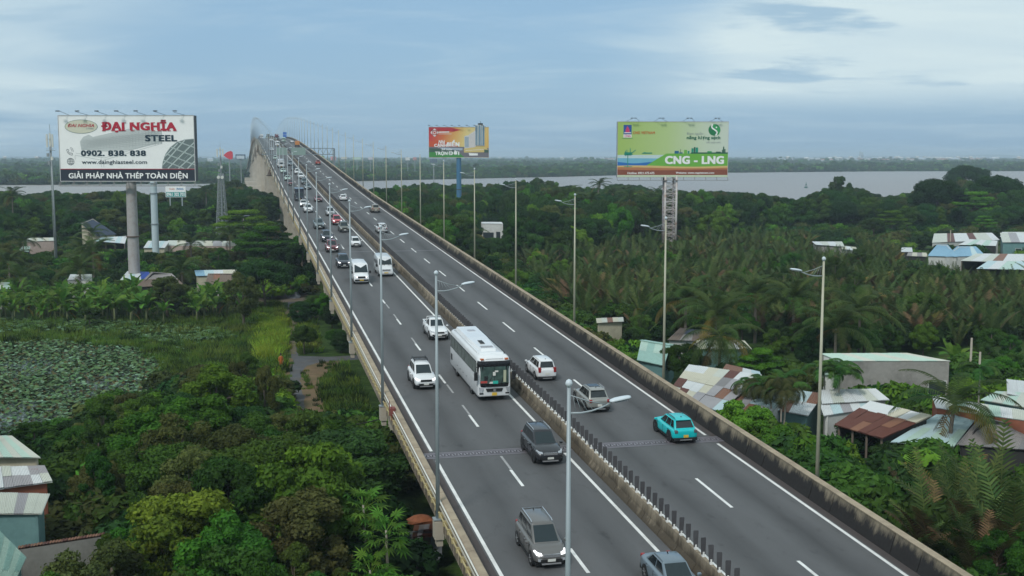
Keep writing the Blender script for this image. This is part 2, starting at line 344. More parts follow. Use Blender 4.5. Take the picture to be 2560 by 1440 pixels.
# ================================================================== ROAD AND BRIDGE
S0, S1 = -30.0, 1700.0
def srange(a, b, step): 
    n = max(1, int(round((b-a)/step))); return [a+(b-a)*i/n for i in range(n+1)]
def strip(mb_, l0, l1, a, b, h, step=6.0, m=None):
    ss = srange(a, b, step); vs = []
    for s in ss: vs += [road(s, l0, h), road(s, l1, h)]
    mb_.add(vs, [(2*i, 2*i+1, 2*i+3, 2*i+2) for i in range(len(ss)-1)], m)
def sweep(mb_, prof, a, b, step=6.0, m=None):
    """closed profile of (l, h) swept along the bridge"""
    ss = srange(a, b, step); mb_.loft([[road(s, l, h) for l, h in prof] for s in ss], m)
def asphalt():
    m_ = bpy.data.materials.new('asphalt'); m_.use_nodes = True; t = m_.node_tree; n = t.nodes; l = t.links; b = n['Principled BSDF']
    b.inputs['Roughness'].default_value = 0.85; b.inputs['Specular IOR Level'].default_value = 0.3
    g = n.new('ShaderNodeNewGeometry'); rot = n.new('ShaderNodeVectorRotate'); rot.rotation_type = 'Z_AXIS'; rot.inputs['Angle'].default_value = TH
    l.new(g.outputs['Position'], rot.inputs['Vector'])      # now x = lateral, y = along the road
    sp = n.new('ShaderNodeSeparateXYZ'); l.new(rot.outputs[0], sp.inputs[0])
    def nz(sx, sy, sc, d=5):
        mp = n.new('ShaderNodeMapping'); mp.inputs[3].default_value = (sx, sy, 1); l.new(rot.outputs[0], mp.inputs[0])
        k = n.new('ShaderNodeTexNoise'); k.inputs['Scale'].default_value = sc; k.inputs['Detail'].default_value = d; k.inputs['Roughness'].default_value = 0.6; l.new(mp.outputs[0], k.inputs[0]); return k.outputs[0]
    def mth(op, a, c=None, d=None, cl=False):
        k = n.new('ShaderNodeMath'); k.operation = op; k.use_clamp = cl
        for i, v in enumerate((a, c, d)):
            if v is None: continue
            if isinstance(v, (int, float)): k.inputs[i].default_value = v
            else: l.new(v, k.inputs[i])
        return k.outputs[0]
    # dark oil bands in the middle of each of the four lanes (real stains), soft-edged and wandering
    band = None
    wob = mth('MULTIPLY', mth('SUBTRACT', nz(0.3, 0.06, 1.0, 2), 0.5), 0.9)
    for c0, a in ((12.5, 0.8), (16.4, 0.8), (22.2, 0.9), (26.05, 1.0)):
        d = mth('ABSOLUTE', mth('SUBTRACT', mth('ADD', sp.outputs[0], wob), c0))
        k = mth('MULTIPLY', mth('SUBTRACT', 1.0, mth('DIVIDE', d, 1.15), cl=True), a)
        band = k if band is None else mth('ADD', band, k)
    band = mth('MULTIPLY', band, mth('ADD', 0.35, nz(0.6, 0.04, 1.0, 3)))
    shoulder = mth('GREATER_THAN', mth('ABSOLUTE', mth('SUBTRACT', sp.outputs[0], 19.31)), 8.85)
    fine = nz(1, 1, 22, 3); med = nz(1, 0.25, 0.9, 5)
    v = mth('ADD', 0.78, mth('MULTIPLY', fine, 0.22)); v = mth('ADD', v, mth('MULTIPLY', med, 0.34))
    v = mth('SUBTRACT', v, mth('MULTIPLY', band, 0.46))
    base = n.new('ShaderNodeMix'); base.data_type = 'RGBA'; l.new(shoulder, base.inputs[0]); base.inputs[6].default_value = (0.090, 0.091, 0.094, 1); base.inputs[7].default_value = (0.062, 0.052, 0.050, 1)
    spk = n.new('ShaderNodeMapRange'); spk.inputs[1].default_value = 0.60; spk.inputs[2].default_value = 0.72; spk.inputs[4].default_value = 0.22; l.new(nz(1.0, 0.5, 1.6, 6), spk.inputs[0]); v = mth('SUBTRACT', v, spk.outputs[0])
    pt_ = n.new('ShaderNodeMapRange'); pt_.inputs[1].default_value = 0.55; pt_.inputs[2].default_value = 0.57; pt_.inputs[4].default_value = 0.06; l.new(nz(0.25, 0.03, 1.0, 1), pt_.inputs[0]); v = mth('ADD', v, pt_.outputs[0])
    h = n.new('ShaderNodeVectorMath'); h.operation = 'SCALE'; l.new(base.outputs[2], h.inputs[0]); l.new(v, h.inputs['Scale']); l.new(h.outputs[0], b.inputs['Base Color'])
    bp = n.new('ShaderNodeBump'); bp.inputs['Distance'].default_value = 0.01; bp.inputs['Strength'].default_value = 0.3; l.new(fine, bp.inputs['Height']); l.new(bp.outputs[0], b.inputs['Normal'])
    return m_
ASPH = asphalt()
ROAD = tag(bpy.data.objects.new('road', None), kind='structure'); COL.objects.link(ROAD)
mb = MB(); strip(mb, 9.70, 18.97, S0, S1, 0.0, 5); strip(mb, 19.5, 28.75, S0, S1, 0.0, 5); mb.build('carriageway', ASPH, ROAD, fix=False)
PAINT = mat('white_paint', (0.72, 0.72, 0.70), 0.6, var=0.10, vscale=2.0, dirt=(0.35, 0.34, 0.32), dscale=0.8, dfac=0.45)
PAINTO = mat('worn_white_paint', (0.30, 0.30, 0.30), 0.7, var=0.25, vscale=3.0)
for l0 in (10.64, 18.30, 20.2, 27.98):
    mb = MB(); a = S0
    strip(mb, l0-0.09, l0+0.09, S0, 64.0, 0.004, 5); strip(mb, l0-0.09, l0+0.09, 65.9, S1, 0.004, 5)
    mb.build('edge_line', PAINT, ROAD, fix=False)
# dashes: period 11.72 m; left carriageway is 5.0 long with half worn over older marks, right is 4.8
dash_me = {}
def dash(s, l0, ln, m_, wd=0.085):
    mb_ = MB(); strip(mb_, l0-wd, l0+wd, s, s+ln, 0.004 if m_ is PAINT else 0.006, 2.0); mb_.build('lane_dash', m_, ROAD, fix=False)
PER = 12.0
for k in range(-2, 66):
    a = 46.6-0.9+PER*k
    if a > 790: break
    if a < 66 and a+3 > 63.6: pass
    dash(46.6+PER*k-0.0, 14.43, 2.9, PAINT)
    dash(49.55+PER*k if k % 3 else 43.6+PER*k, 14.47, 2.6, PAINTO, 0.07)
    b_ = 53.15+PER*k
    if not (64.0 < b_ < 65.9) : dash(b_, 24.1, 4.8, PAINT)

CONC = mat('weathered_concrete', (0.36, 0.315, 0.25), 0.9, var=0.18, vscale=0.8, dirt=(0.12, 0.105, 0.085), dscale=0.35, dfac=0.55, bump=0.2)
CONCP = mat('pale_concrete', (0.44, 0.40, 0.33), 0.9, var=0.12, vscale=0.5, dirt=(0.26, 0.22, 0.16), dscale=0.22, dfac=0.5)
def stained(name, base, dark_, lo, hi, k):
    """concrete with run-off stains that start at the foot and climb; position along the face from generated coordinates"""
    m_ = bpy.data.materials.new(name); m_.use_nodes = True; t = m_.node_tree; n = t.nodes; l = t.links; b = n['Principled BSDF']; b.inputs['Roughness'].default_value = 0.92; b.inputs['Specular IOR Level'].default_value = 0.15
    g = n.new('ShaderNodeTexCoord'); at_ = n.new('ShaderNodeAttribute'); at_.attribute_name = 'hgt'
    geo = n.new('ShaderNodeNewGeometry'); mp = n.new('ShaderNodeMapping'); mp.inputs[3].default_value = (1, 1, 0.25); l.new(geo.outputs['Position'], mp.inputs[0])
    a = n.new('ShaderNodeTexNoise'); a.inputs['Scale'].default_value = 1.1; a.inputs['Detail'].default_value = 9; a.inputs['Roughness'].default_value = 0.72; l.new(mp.outputs[0], a.inputs[0])
    a2 = n.new('ShaderNodeTexNoise'); a2.inputs['Scale'].default_value = 0.13; a2.inputs['Detail'].default_value = 3; l.new(geo.outputs['Position'], a2.inputs[0])
    s1 = n.new('ShaderNodeMath'); s1.operation = 'MULTIPLY_ADD'; l.new(a.outputs[0], s1.inputs[0]); s1.inputs[1].default_value = k; l.new(at_.outputs['Fac'], s1.inputs[2])
    s2 = n.new('ShaderNodeMath'); s2.operation = 'MULTIPLY_ADD'; l.new(a2.outputs[0], s2.inputs[0]); s2.inputs[1].default_value = k*0.6; l.new(s1.outputs[0], s2.inputs[2])
    r = n.new('ShaderNodeMapRange'); r.inputs[1].default_value = lo; r.inputs[2].default_value = hi; l.new(s2.outputs[0], r.inputs[0])
    x = n.new('ShaderNodeMix'); x.data_type = 'RGBA'; l.new(r.outputs[0], x.inputs[0]); x.inputs[6].default_value = (*dark_, 1); x.inputs[7].default_value = (*base, 1)
    f = n.new('ShaderNodeTexNoise'); f.inputs['Scale'].default_value = 6; f.inputs['Detail'].default_value = 5; l.new(geo.outputs['Position'], f.inputs[0])
    rr = n.new('ShaderNodeMapRange'); rr.inputs[3].default_value = 0.75; rr.inputs[4].default_value = 1.25; l.new(f.outputs[0], rr.inputs[0])
    h = n.new('ShaderNodeVectorMath'); h.operation = 'SCALE'; l.new(x.outputs[2], h.inputs[0]); l.new(rr.outputs[0], h.inputs['Scale']); l.new(h.outputs[0], b.inputs['Base Color'])
    return m_
PARR = stained('run_off_stained_concrete', (0.235, 0.20, 0.145), (0.024, 0.023, 0.023), 2.35, 2.95, 2.2)
BARM = stained('median_concrete', (0.30, 0.25, 0.185), (0.075, 0.062, 0.046), 2.0, 2.75, 2.2)
def panel(prof, a, b, name, m_, parent, cap_m=None, hb=None, step=None):
    ss = srange(a, b, step or 12.0); n = len(prof); v = []; hh = []
    for s in ss:
        for l_, h_ in prof: v.append(road(s, l_, h_)); hh.append(h_)
    f = []
    for i in range(len(ss)-1): f += [(i*n+k, i*n+(k+1) % n, (i+1)*n+(k+1) % n, (i+1)*n+k) for k in range(n)]
    f += [tuple(range(n-1, -1, -1)), tuple((len(ss)-1)*n+k for k in range(n))]
    mb_ = MB(); mb_.add(v, f); me = mb_.mesh(name, m_)
    at_ = me.attributes.new('hgt', 'FLOAT', 'POINT'); at_.data.foreach_set('value', hh)
    return link(name, me, parent)

BR = thing('road_bridge', 'long arched concrete expressway bridge climbing over the river with heavy traffic', 'bridge', (0, 0, 0))
# deck slab and fascia
mb = MB(); sweep(mb, [(9.32, -0.02), (29.35, -0.02), (29.35, -0.62), (9.32, -0.62)], S0, S1, 6)
mb.build('deck', CONC, BR)
# girders: approach spans are several beams, main spans one haunched box
PIERS = [16, 49, 82, 115, 148, 181, 214, 247, 280, 313, 346, 379, 412, 445]
MAIN = [490, 545, 640, 770, 900, 1000, 1060]; PIERS2 = [1110+45*i for i in range(12)]
for l0 in (10.6, 14.1, 17.6, 21.0, 24.5, 28.0):
    mb = MB(); sweep(mb, [(l0-0.42, -0.63), (l0+0.42, -0.63), (l0+0.34, -1.75), (l0-0.34, -1.75)], S0, 468, 8); mb.build('girder', CONC, BR)
def depth(s):
    d = min(abs(s-p) for p in MAIN); span = 60
    return 3.0+4.6*max(0, 1-d/span)**2
for (i0, i1) in ((10.9, 18.3), (20.3, 27.7)):
    mb = MB(); ss = srange(468, 1085, 5)
    mb.loft([[road(s, i0-0.2, -0.63), road(s, i1+0.2, -0.63), road(s, i1-0.5, -0.7-depth(s)), road(s, i0+0.5, -0.7-depth(s))] for s in ss]); mb.build('box_girder', CONCP, BR)
    mb = MB(); sweep(mb, [(i0, -0.63), (i1, -0.63), (i1-0.3, -2.4), (i0+0.3, -2.4)], 1086, S1, 20); mb.build('box_girder', CONCP, BR)
def prm(s, l0, l1, ds, z0, z1, mb_, taper=1.0):
    pts = []
    for (a, b, tz) in ((z0, 1.0, 0), ):
        pass
    q0 = [U*(s-ds/2)+R*l0, U*(s-ds/2)+R*l1, U*(s+ds/2)+R*l1, U*(s+ds/2)+R*l0]
    mb_.add([(p.x, p.y, z0) for p in q0]+[(p.x, p.y, z1) for p in q0], [(0,3,2,1),(4,5,6,7),(0,1,5,4),(1,2,6,5),(2,3,7,6),(3,0,4,7)])
for s in PIERS:
    zt = rz(s)-1.78
    mb = MB()
    for (l0, l1) in ((12.5, 15.3), (23.3, 26.1)):
        prm(s, l0, l1, 1.7, -0.8, zt-1.3, mb)
    prm(s, 10.2, 28.5, 2.0, zt-1.3, zt, mb)
    mb.build('pier', CONCP, BR)
for s in MAIN+PIERS2:
    big_ = s in MAIN; zt = rz(s)-0.7-(depth(s) if big_ else 1.7)
    if zt < 0.5: continue
    for (l0, l1) in ((11.4, 17.8), (20.8, 27.2)):
        mb = MB(); prm(s, l0, l1, 5.0 if big_ else 2.0, -1.0, zt, mb)
        pr = mb.build('pier', CONCP, BR)
    if big_:
        mb = MB(); prm(s, 4.5, 33.5, 17, -1.5, 3.2, mb); mb.build('pile_cap', CONCP, BR)
# parapets, panel by panel
PL = [(9.32, -0.60), (9.32, 0.80), (9.38, 0.86), (9.64, 0.86), (9.70, 0.80), (9.82, 0.22), (9.90, 0.0), (9.9, -0.01)]
CREAM = mat('cream_parapet_top', (0.32, 0.26, 0.185), 0.9, var=0.25, vscale=1.5, dirt=(0.16, 0.12, 0.085), dscale=0.5, dfac=0.6)
PR = [(28.58, 0.0), (28.66, 0.22), (28.86, 0.90), (28.88, 1.0), (29.20, 1.0), (29.22, 0.92), (29.30, -0.6)]
s = 36.0; k = 0
while s < 420:
    ln = 4.0 if s < 300 else 12.0
    panel(PL, s+0.015, s+ln-0.03, 'parapet_panel', CREAM, BR, step=4)
    s += ln
panel(PL, 420, 1690, 'parapet', CREAM, BR, step=10)
s = 38.0
while s < 420:
    ln = (5.6, 2.2)[k % 2] if s < 300 else 15.0; k += 1
    panel(PR, s+0.02, s+ln-0.04, 'parapet_panel', PARR, BR, step=6); s += ln
panel(PR, 420.1, 1690, 'parapet', PARR, BR, step=10)
# pale coping on the right parapet
mb = MB(); sweep(mb, [(28.84, 1.003), (29.24, 1.003), (29.24, 1.05), (28.84, 1.05)], S0, 1690, 8); mb.build('coping', CREAM, BR)
# formwork ribs on the left fascia
mb = MB()
for s in srange(38, 330, 1.1): mb.bar(road(s, 9.30, -0.58), road(s, 9.30, 0.55), 0.05, 0.03)
o = mb.build('fascia_rib', CONC, BR); tag(o, kind='stuff')
# pipes and cable clipped along the outside
YP = mat('yellowed_pipe', (0.40, 0.33, 0.17), 0.6, var=0.2, vscale=1.0); WP = mat('white_pipe', (0.62, 0.60, 0.54), 0.5, var=0.1); OLP = mat('dull_pipe', (0.36, 0.34, 0.28), 0.6)
for l_, h_, r_, m_ in ((9.16, 0.34, 0.055, YP), (9.22, 0.62, 0.05, OLP), (9.26, 0.80, 0.045, WP)):
    mb = MB(); mb.tube([road(s, l_, h_+0.03*math.sin(s*0.9)) for s in srange(34, 700, 6)], r_, 6, 0); mb.build('service_pipe', m_, BR, smooth=True)
mb = MB()
for s in srange(38, 220, 1.15): mb.box(road(s, 9.20, 0.34), (0.24, 0.12, 0.26), rz_=-TH)
tag(mb.build('pipe_clip', mat('clip_steel', (0.45, 0.38, 0.2), 0.6), BR), kind='stuff')
# a rusty junction box on the parapet by the third lamp post
mb = MB(); p = road(72.6, 9.22, 0.75); mb.box(p, (0.35, 0.6, 0.5), rz_=-TH); mb.bar(road(72.0, 9.1, 0.3), road(72.0, 9.1, 1.3), 0.05); mb.bar(road(73.2, 9.1, 0.3), road(73.2, 9.1, 1.3), 0.05)
mb.build('junction_box', mat('rusty_red_box', (0.20, 0.055, 0.045), 0.7, dirt=(0.08, 0.04, 0.03)), BR)
# expansion joint with interlocking steel fingers
STEELD = mat('joint_steel', (0.13, 0.12, 0.135), 0.55, 0.3, var=0.3, vscale=2.0); RUB = mat('joint_gap', (0.012, 0.012, 0.013), 0.9)
for sj, full in ((64.95, True), (148.0+15, False), (247+15, False), (346+15, False)):
    if full:
        for (a, b) in ((9.75, 18.93), (19.55, 28.7)):
            mb = MB(); strip(mb, a, b, sj-0.55, sj+0.55, 0.008, 2, 0); strip(mb, a, b, sj-0.16, sj+0.16, 0.012, 2, 1)
            l_ = a+0.1
            while l_ < b-0.3:
                for sg in (-1, 1):
                    o_ = 0 if sg < 0 else 0.18; q = [road(sj+sg*0.2, l_+o_, 0.016), road(sj+sg*0.2, l_+o_+0.17, 0.016), road(sj-sg*0.13, l_+o_+0.13, 0.016), road(sj-sg*0.13, l_+o_+0.04, 0.016)]
                    mb.add(q, [(0, 1, 2, 3)], 2)
                l_ += 0.36
            for e in (-0.5, 0.5): strip(mb, a, b, sj+e-0.04, sj+e+0.04, 0.013, 2, 2)
            mb.build('expansion_joint', [STEELD, RUB, mat('joint_finger_steel', (0.22, 0.2, 0.22), 0.5, 0.3)], BR, fix=False)
    else:
        for (a, b) in ((9.75, 18.93), (19.55, 28.7)):
            mb = MB(); strip(mb, a, b, sj-0.2, sj+0.2, 0.006, 2, 0); mb.build('expansion_joint', STEELD, BR, fix=False)
# drain outlets
# ------------------------------------------------------------------ median barrier: concrete blocks and anti-glare blades
MED = thing('median_barrier', 'stained concrete median barrier topped with a row of dark anti-glare blades', 'barrier', road(40, 19.2))
def rel(o, p): return p-o.location
PM = [(18.93, 0.0), (18.96, 0.10), (19.12, 0.34), (19.17, 0.84), (19.33, 0.84), (19.38, 0.34), (19.54, 0.10), (19.57, 0.0)]
def mpanel(a, b, name='barrier_block', st=12):
    o = panel(PM, a, b, name, BARM, None, step=st); me = o.data
    off = MED.location; me.transform(Matrix.Translation(-off)); o.parent = MED; return o
s = 37.0; n = 0
while n < 125:
    ln = 2.2; mpanel(s+0.02, s+ln-0.03); 
    s += ln; n += 1
mpanel(s, 1690, 'barrier_run', 10)
# vertical ribs (buttress joints) on the near blocks
BL = mat('dark_blade_plastic', (0.06, 0.058, 0.062), 0.6, var=0.15, objvar=0.12); WH = mat('white_bracket', (0.7, 0.7, 0.68), 0.5)
bm_ = MB()
prof = [(-0.085, 0.10), (-0.10, 0.22), (-0.115, 0.80), (-0.10, 0.86), (0.10, 0.86), (0.115, 0.80), (0.10, 0.22), (0.085, 0.10)]
bm_.loft([[(x, -0.022, z) for x, z in prof], [(x, 0.022, z) for x, z in prof]])
blade_me = bm_.mesh('anti_glare_blade', BL)
bk_ = MB(); bk_.box((0, 0, 0.05), (0.12, 0.16, 0.10)); bk_.box((0.0, -0.05, 0.15), (0.07, 0.03, 0.14))
br_me = bk_.mesh('blade_bracket', WH)
sb = 37.5; nb = 0
while nb < 300:
    b_ = link('anti_glare_blade', blade_me, MED); b_.location = road(sb, 19.25, 0.84)-MED.location; b_.rotation_euler = (random.uniform(-.04, .04), random.uniform(-.03, .03), 0.12+random.uniform(-.12, .12))
    if nb < 70:
        c_ = link('blade_bracket', br_me, b_)
    sb += 0.87; nb += 1
far_ = MB()
while sb < 1250:
    p = road(sb, 19.25, 0.84)-MED.location; far_.box(p+Vector((0, 0, 0.48)), (0.22, 0.05, 0.76)); sb += 0.87
tag(far_.build('anti_glare_blades', BL, MED, fix=False), kind='stuff')
# rubber lip under the barrier
# ------------------------------------------------------------------ lamp posts
GALV = mat('galvanised_steel', (0.30, 0.345, 0.365), 0.5, 0.2, var=0.08, vscale=1.0)
GALVY = mat('aged_galvanised_steel', (0.40, 0.39, 0.30), 0.55, 0.15, var=0.08, vscale=1.0)
HEADM = mat('lamp_head_grey', (0.52, 0.58, 0.62), 0.4, var=0.06); LENSM = mat('lamp_lens', (0.25, 0.27, 0.3), 0.15)
def make_lamp(side, H=12.4, polem=None):
    """arm along local +x"""
    root = thing('street_lamp', '', 'street lamp')
    mb_ = MB(); mb_.cyl((0,0,0), (0,0,H), 0.11, 0.055, 12); mb_.build('pole', polem or GALV, root, smooth=True)
    mb_ = MB(); mb_.box((0,0,0.03), (0.5,0.5,0.06)); mb_.build('base_plate', GALV, root)
    mb_ = MB(); r = 0.11; mb_.loft([[(math.cos(t)*rr, math.sin(t)*rr, z+H+0.03) for t in np.linspace(0, 2*math.pi, 9)[:-1]] for rr, z in ((0.04,-0.02),(0.1,0.05),(0.11,0.11),(0.08,0.18),(0.02,0.22))]); mb_.build('finial', HEADM, root, smooth=True)
    arm = [(0.05, 0, H-1.25), (0.6, 0, H-1.27), (1.1, 0, H-1.2), (1.6, 0, H-1.05), (2.05, 0, H-0.85)]
    mb_ = MB(); mb_.tube(arm, [0.05, 0.05, 0.045, 0.045, 0.045], 8)
    for k, (x0, z0) in enumerate(((0.0, H-0.35), )):
        mb_.tube([(0.0, 0, H-0.35), (1.0, 0, H-0.72), (1.85, 0, H-0.92)], 0.026, 5)
    for x in (0.35, 0.62, 0.92, 1.22): mb_.tube([(x, 0, H-1.25+0.10*max(0, x-.6)), (x*0.6, 0, H-0.35-.37*x*.6)], 0.012, 4)
    arm_o = mb_.build('arm', GALV, root, smooth=True)
    # head: rounded long shell tilted up, lens below
    hd = MB(); prof_ = [(0.0, .10, .06), (.06, .15, .10), (.25, .19, .135), (.6, .20, .135), (.9, .18, .11), (1.02, .12, .07)]
    rings = []
    for x, w_, h_ in prof_:
        rings.append([(2.0+x, math.cos(t)*w_, H-0.82+x*0.17+0.04+math.sin(t)*h_*(1.0 if math.sin(t) > 0 else 0.35)) for t in np.linspace(0, 2*math.pi, 11)[:-1]])
    hd.loft(rings); h = hd.build('lamp_head', HEADM, root, smooth=True)
    ln = MB(); ln.box((2.55, 0, H-0.765), (0.6, 0.28, 0.035), M=Matrix.Rotation(-0.168, 3, 'Y')); ln = ln.build('lens', LENSM, h)
    for q_ in (arm_o, h, ln): q_.data.transform(Matrix.Translation((0, 0, H)) @ Matrix.Diagonal((.62, .74, .60, 1)) @ Matrix.Translation((0, 0, -H)))
    return root
ORD = ['first','second','third','fourth','fifth','sixth','seventh','eighth','ninth','tenth','eleventh','twelfth','thirteenth','fourteenth','fifteenth','sixteenth','seventeenth','eighteenth','nineteenth','twentieth']
ORD += ['twenty-'+x for x in ORD[:9]]+['thirtieth']+['thirty-'+x for x in ORD[:9]]+['fortieth']+['forty-'+x for x in ORD[:9]]+['fiftieth']
lampL = make_lamp(0, 12.1); lampR = make_lamp(1, polem=GALVY); index_kids()
AZ = -TH
for k in range(0, 41):
    s = [31.5, 54.6, 77.0, 99.1, 121.2, 142.2, 162.8][k] if k < 7 else 162.8+21.4*(k-6)
    o = lampL if k == 0 else copy_tree(lampL)
    o.location = road(s, 9.12, -0.02); o.rotation_euler = (0, 0, AZ)
    o['label'] = ORD[k].capitalize()+' lamp post from the camera along the left parapet'; o['group'] = 'street lamps along the left parapet'
    if s < 420:
        b_ = MB(); b_.box((0.02, 0, -0.5), (0.46, 0.7, 0.9)); b_.box((0.05, 0, -1.1), (0.3, 0.55, 0.4)); b_.build('bracket', CONCP, o)
for k in range(0, 47):
    s = 54.3+22.9*k
    o = lampR if k == 0 else copy_tree(lampR)
    o.location = road(s, 29.2+0.25, -0.02); o.rotation_euler = (0, 0, AZ+math.pi)
    o['label'] = ORD[k].capitalize()+' lamp post from the camera along the right parapet'; o['group'] = 'street lamps along the right parapet'
# warning horns / box hanging on the left face further up
hb = thing('hanging_bracket', 'small dark cone-shaped fitting hung on the left face of the bridge above the trees', 'fitting', road(352, 9.0, -1.0))
mb = MB(); mb.cyl((0,0,0.2), (0,0,1.8), 0.9, 0.15, 8); mb.build('hood', mat('dark_rusty_fitting', (0.07, 0.05, 0.04), 0.7), hb); mb = MB(); mb.bar((0,0,1.7), (0.6,0,3.0), 0.12); mb.box((0,0,0), (2.0,1.2,0.3)); mb.build('bracket_arm', mat('dark_rusty_fitting', (0,0,0)), hb)
# ------------------------------------------------------------------ gantry and signs
def gantry():
    sg = 0
    # right post seen at x=836, found on the line l=29.6
    d = ray(836, 400); ds = d[0]*U.x+d[1]*U.y; dr = d[0]*R.x+d[1]*R.y; sg = 29.6*ds/dr
    g = thing('overhead_gantry', 'grey truss gantry with green direction signs across the bridge', 'gantry', road(sg, 29.6, 0), -TH)
    GR = mat('gantry_steel', (0.20, 0.24, 0.27), 0.5, 0.2)
    zt = atY(836, 371, road(sg, 29.6).y).z-road(sg, 29.6).z; zb = zt-1.9; W = 22.5
    mb_ = MB(); mb_.bar((0,0,-1), (0,0,zt), 0.5); mb_.build('post', GR, g)
    mb_ = MB(); mb_.bar((-W,0,zb), (0,0,zb), 0.22); mb_.bar((-W,0,zt), (0,0,zt), 0.22)
    x = -W
    while x < -0.5:
        mb_.bar((x,0,zb), (x+0.95,0,zt), 0.1); mb_.bar((x+0.95,0,zt), (x+1.9,0,zb), 0.1); x += 1.9
    mb_.build('truss', GR, g)
    SG = mat('sign_green', (0.06, 0.22, 0.16), 0.5)
    for (a, b) in ((-18.0, -14.6), (-13.4, -9.0)):
        mb_ = MB(); mb_.box(((a+b)/2, -0.25, (zt+zb)/2), (b-a, 0.12, 2.3)); mb_.build('sign_panel', mat('sign_back_grey', (0.22, 0.30, 0.27), 0.5), g)
    return sg
SG_S = gantry()
def pole_sign(px, py0, py1, l_, col, w_, rows, label):
    d = ray(px, (py0+py1)/2); ds = d[0]*U.x+d[1]*U.y; dr = d[0]*R.x+d[1]*R.y; s_ = l_*ds/dr
    b = road(s_, l_); g = thing('road_sign', label, 'road sign', b, -TH)
    zt = atY(px, py0, b.y).z-b.z; zb = atY(px, py1, b.y).z-b.z
    mb_ = MB(); mb_.cyl((0,0,-0.5), (0,0,zt), 0.12, n=8); mb_.build('post', GALV, g)
    h = (zt-zb)/rows
    for i in range(rows):
        mb_ = MB(); mb_.box((0, -0.2, zb+h*(i+0.5)), (w_, 0.1, h*0.9)); mb_.build('sign_panel', mat('sign_blue', (0.03, 0.12, 0.42), 0.5), g)
pole_sign(712, 330, 350, 27.9, None, 2.2, 3, 'stack of blue rectangular sign panels on a post at the crest of the bridge')
# ================================================================== VEHICLES
GLASS = mat('car_glass', (0.012, 0.017, 0.020), 0.08, var=0.02, spec=0.6); GLASSG = mat('tinted_windscreen', (0.016, 0.026, 0.03), 0.10, var=0.1, spec=0.4)
TYRE = mat('tyre_rubber', (0.012, 0.012, 0.012), 0.8); RIM = mat('alloy_rim', (0.33, 0.34, 0.35), 0.35, 0.6); RIMD = mat('dark_rim', (0.05, 0.05, 0.055), 0.4, 0.3)
BLK = mat('black_trim', (0.014, 0.014, 0.015), 0.5, var=0.2); CHR = mat('chrome', (0.6, 0.6, 0.62), 0.2, 0.85); LAMPG = mat('headlight_glass', (0.45, 0.47, 0.5), 0.12, 0.3)
LAMPON = mat('lit_headlight', (0.9, 0.9, 0.95), 0.3, emit=(1, 0.97, 0.97), estr=1.1); TAILM = mat('tail_light_red', (0.26, 0.012, 0.012), 0.2); TAILD = mat('smoked_tail_light', (0.10, 0.09, 0.10), 0.15)
PLW = mat('white_plate', (0.62, 0.62, 0.58), 0.5); PLY = mat('yellow_plate', (0.65, 0.42, 0.05), 0.5); AMB = mat('amber_lens', (0.5, 0.12, 0.03), 0.3); SKID = mat('silver_skid_plate', (0.4, 0.4, 0.41), 0.35, 0.5)
def paint(name, col, rough=0.26, metal=0.0): return mat('paint_'+name, col, rough, metal, var=0.05, spec=0.45, coat=0.35, vscale=0.7)
P = dict(white=paint('white', (0.68, 0.69, 0.70)), silver=paint('silver', (0.42, 0.43, 0.44), 0.3, 0.35), darksilver=paint('silver_beige', (0.30, 0.30, 0.28), 0.3, 0.4), black=paint('black', (0.018, 0.018, 0.022)),
  grey=paint('grey', (0.135, 0.13, 0.125), 0.3, 0.3), bluegrey=paint('blue_grey', (0.155, 0.20, 0.235), 0.3, 0.3), turq=paint('turquoise', (0.0, 0.44, 0.46)), maroon=paint('maroon', (0.14, 0.022, 0.03)), red=paint('red', (0.42, 0.05, 0.06)),
  navy=paint('navy', (0.025, 0.03, 0.045)), olive=paint('olive_grey', (0.12, 0.12, 0.10), 0.3, 0.3), teal=paint('teal_grey', (0.10, 0.13, 0.14)), tan=paint('tan', (0.28, 0.245, 0.20), 0.3, 0.3), mint=paint('mint', (0.42, 0.55, 0.48)), orange=paint('orange', (0.55, 0.22, 0.06)), brick=paint('brick_red', (0.33, 0.05, 0.03)), green=paint('green', (0.03, 0.12, 0.07)))
def subd(o, lv=1):
    m_ = o.modifiers.new('s', 'SUBSURF'); m_.levels = lv; m_.render_levels = lv; return bake(o)
def bev(o, w_=0.03, seg=2):
    m_ = o.modifiers.new('b', 'BEVEL'); m_.width = w_; m_.segments = seg; m_.limit_method = 'ANGLE'; m_.angle_limit = math.radians(25); return bake(o)
def wheels(root, xs, w, r, tw=0.22, rim=RIM):
    tm = MB(); tm.cyl((0, -tw/2, 0), (0, tw/2, 0), r, n=20); tm = tm.mesh('tyre', TYRE)
    rm = MB(); rm.cyl((0, tw/2-0.015, 0), (0, tw/2+0.006, 0), r*0.68, n=14)
    for k in range(5):
        a = k*2*math.pi/5; rm.bar((0, tw/2+0.012, 0), (math.cos(a)*r*.62, tw/2+0.012, math.sin(a)*r*.62), 0.05, 0.02)
    rm = rm.mesh('rim', rim)
    am = MB(); am.cyl((0, -0.2, 0), (0, 0.0, 0), r*1.16, n=20); am = am.mesh('wheel_arch', BLK)
    for x in xs:
        for sy in (1, -1):
            wl = link('wheel', tm, root, (x, sy*(w-tw/2-0.005), r)); rr = link('rim', rm, wl)
            if sy < 0: wl.rotation_euler = (0, 0, math.pi)
            a = link('wheel_arch', am, root, (x, sy*(w+0.004), r+0.02)); a.rotation_euler = (0, 0, 0 if sy > 0 else math.pi)
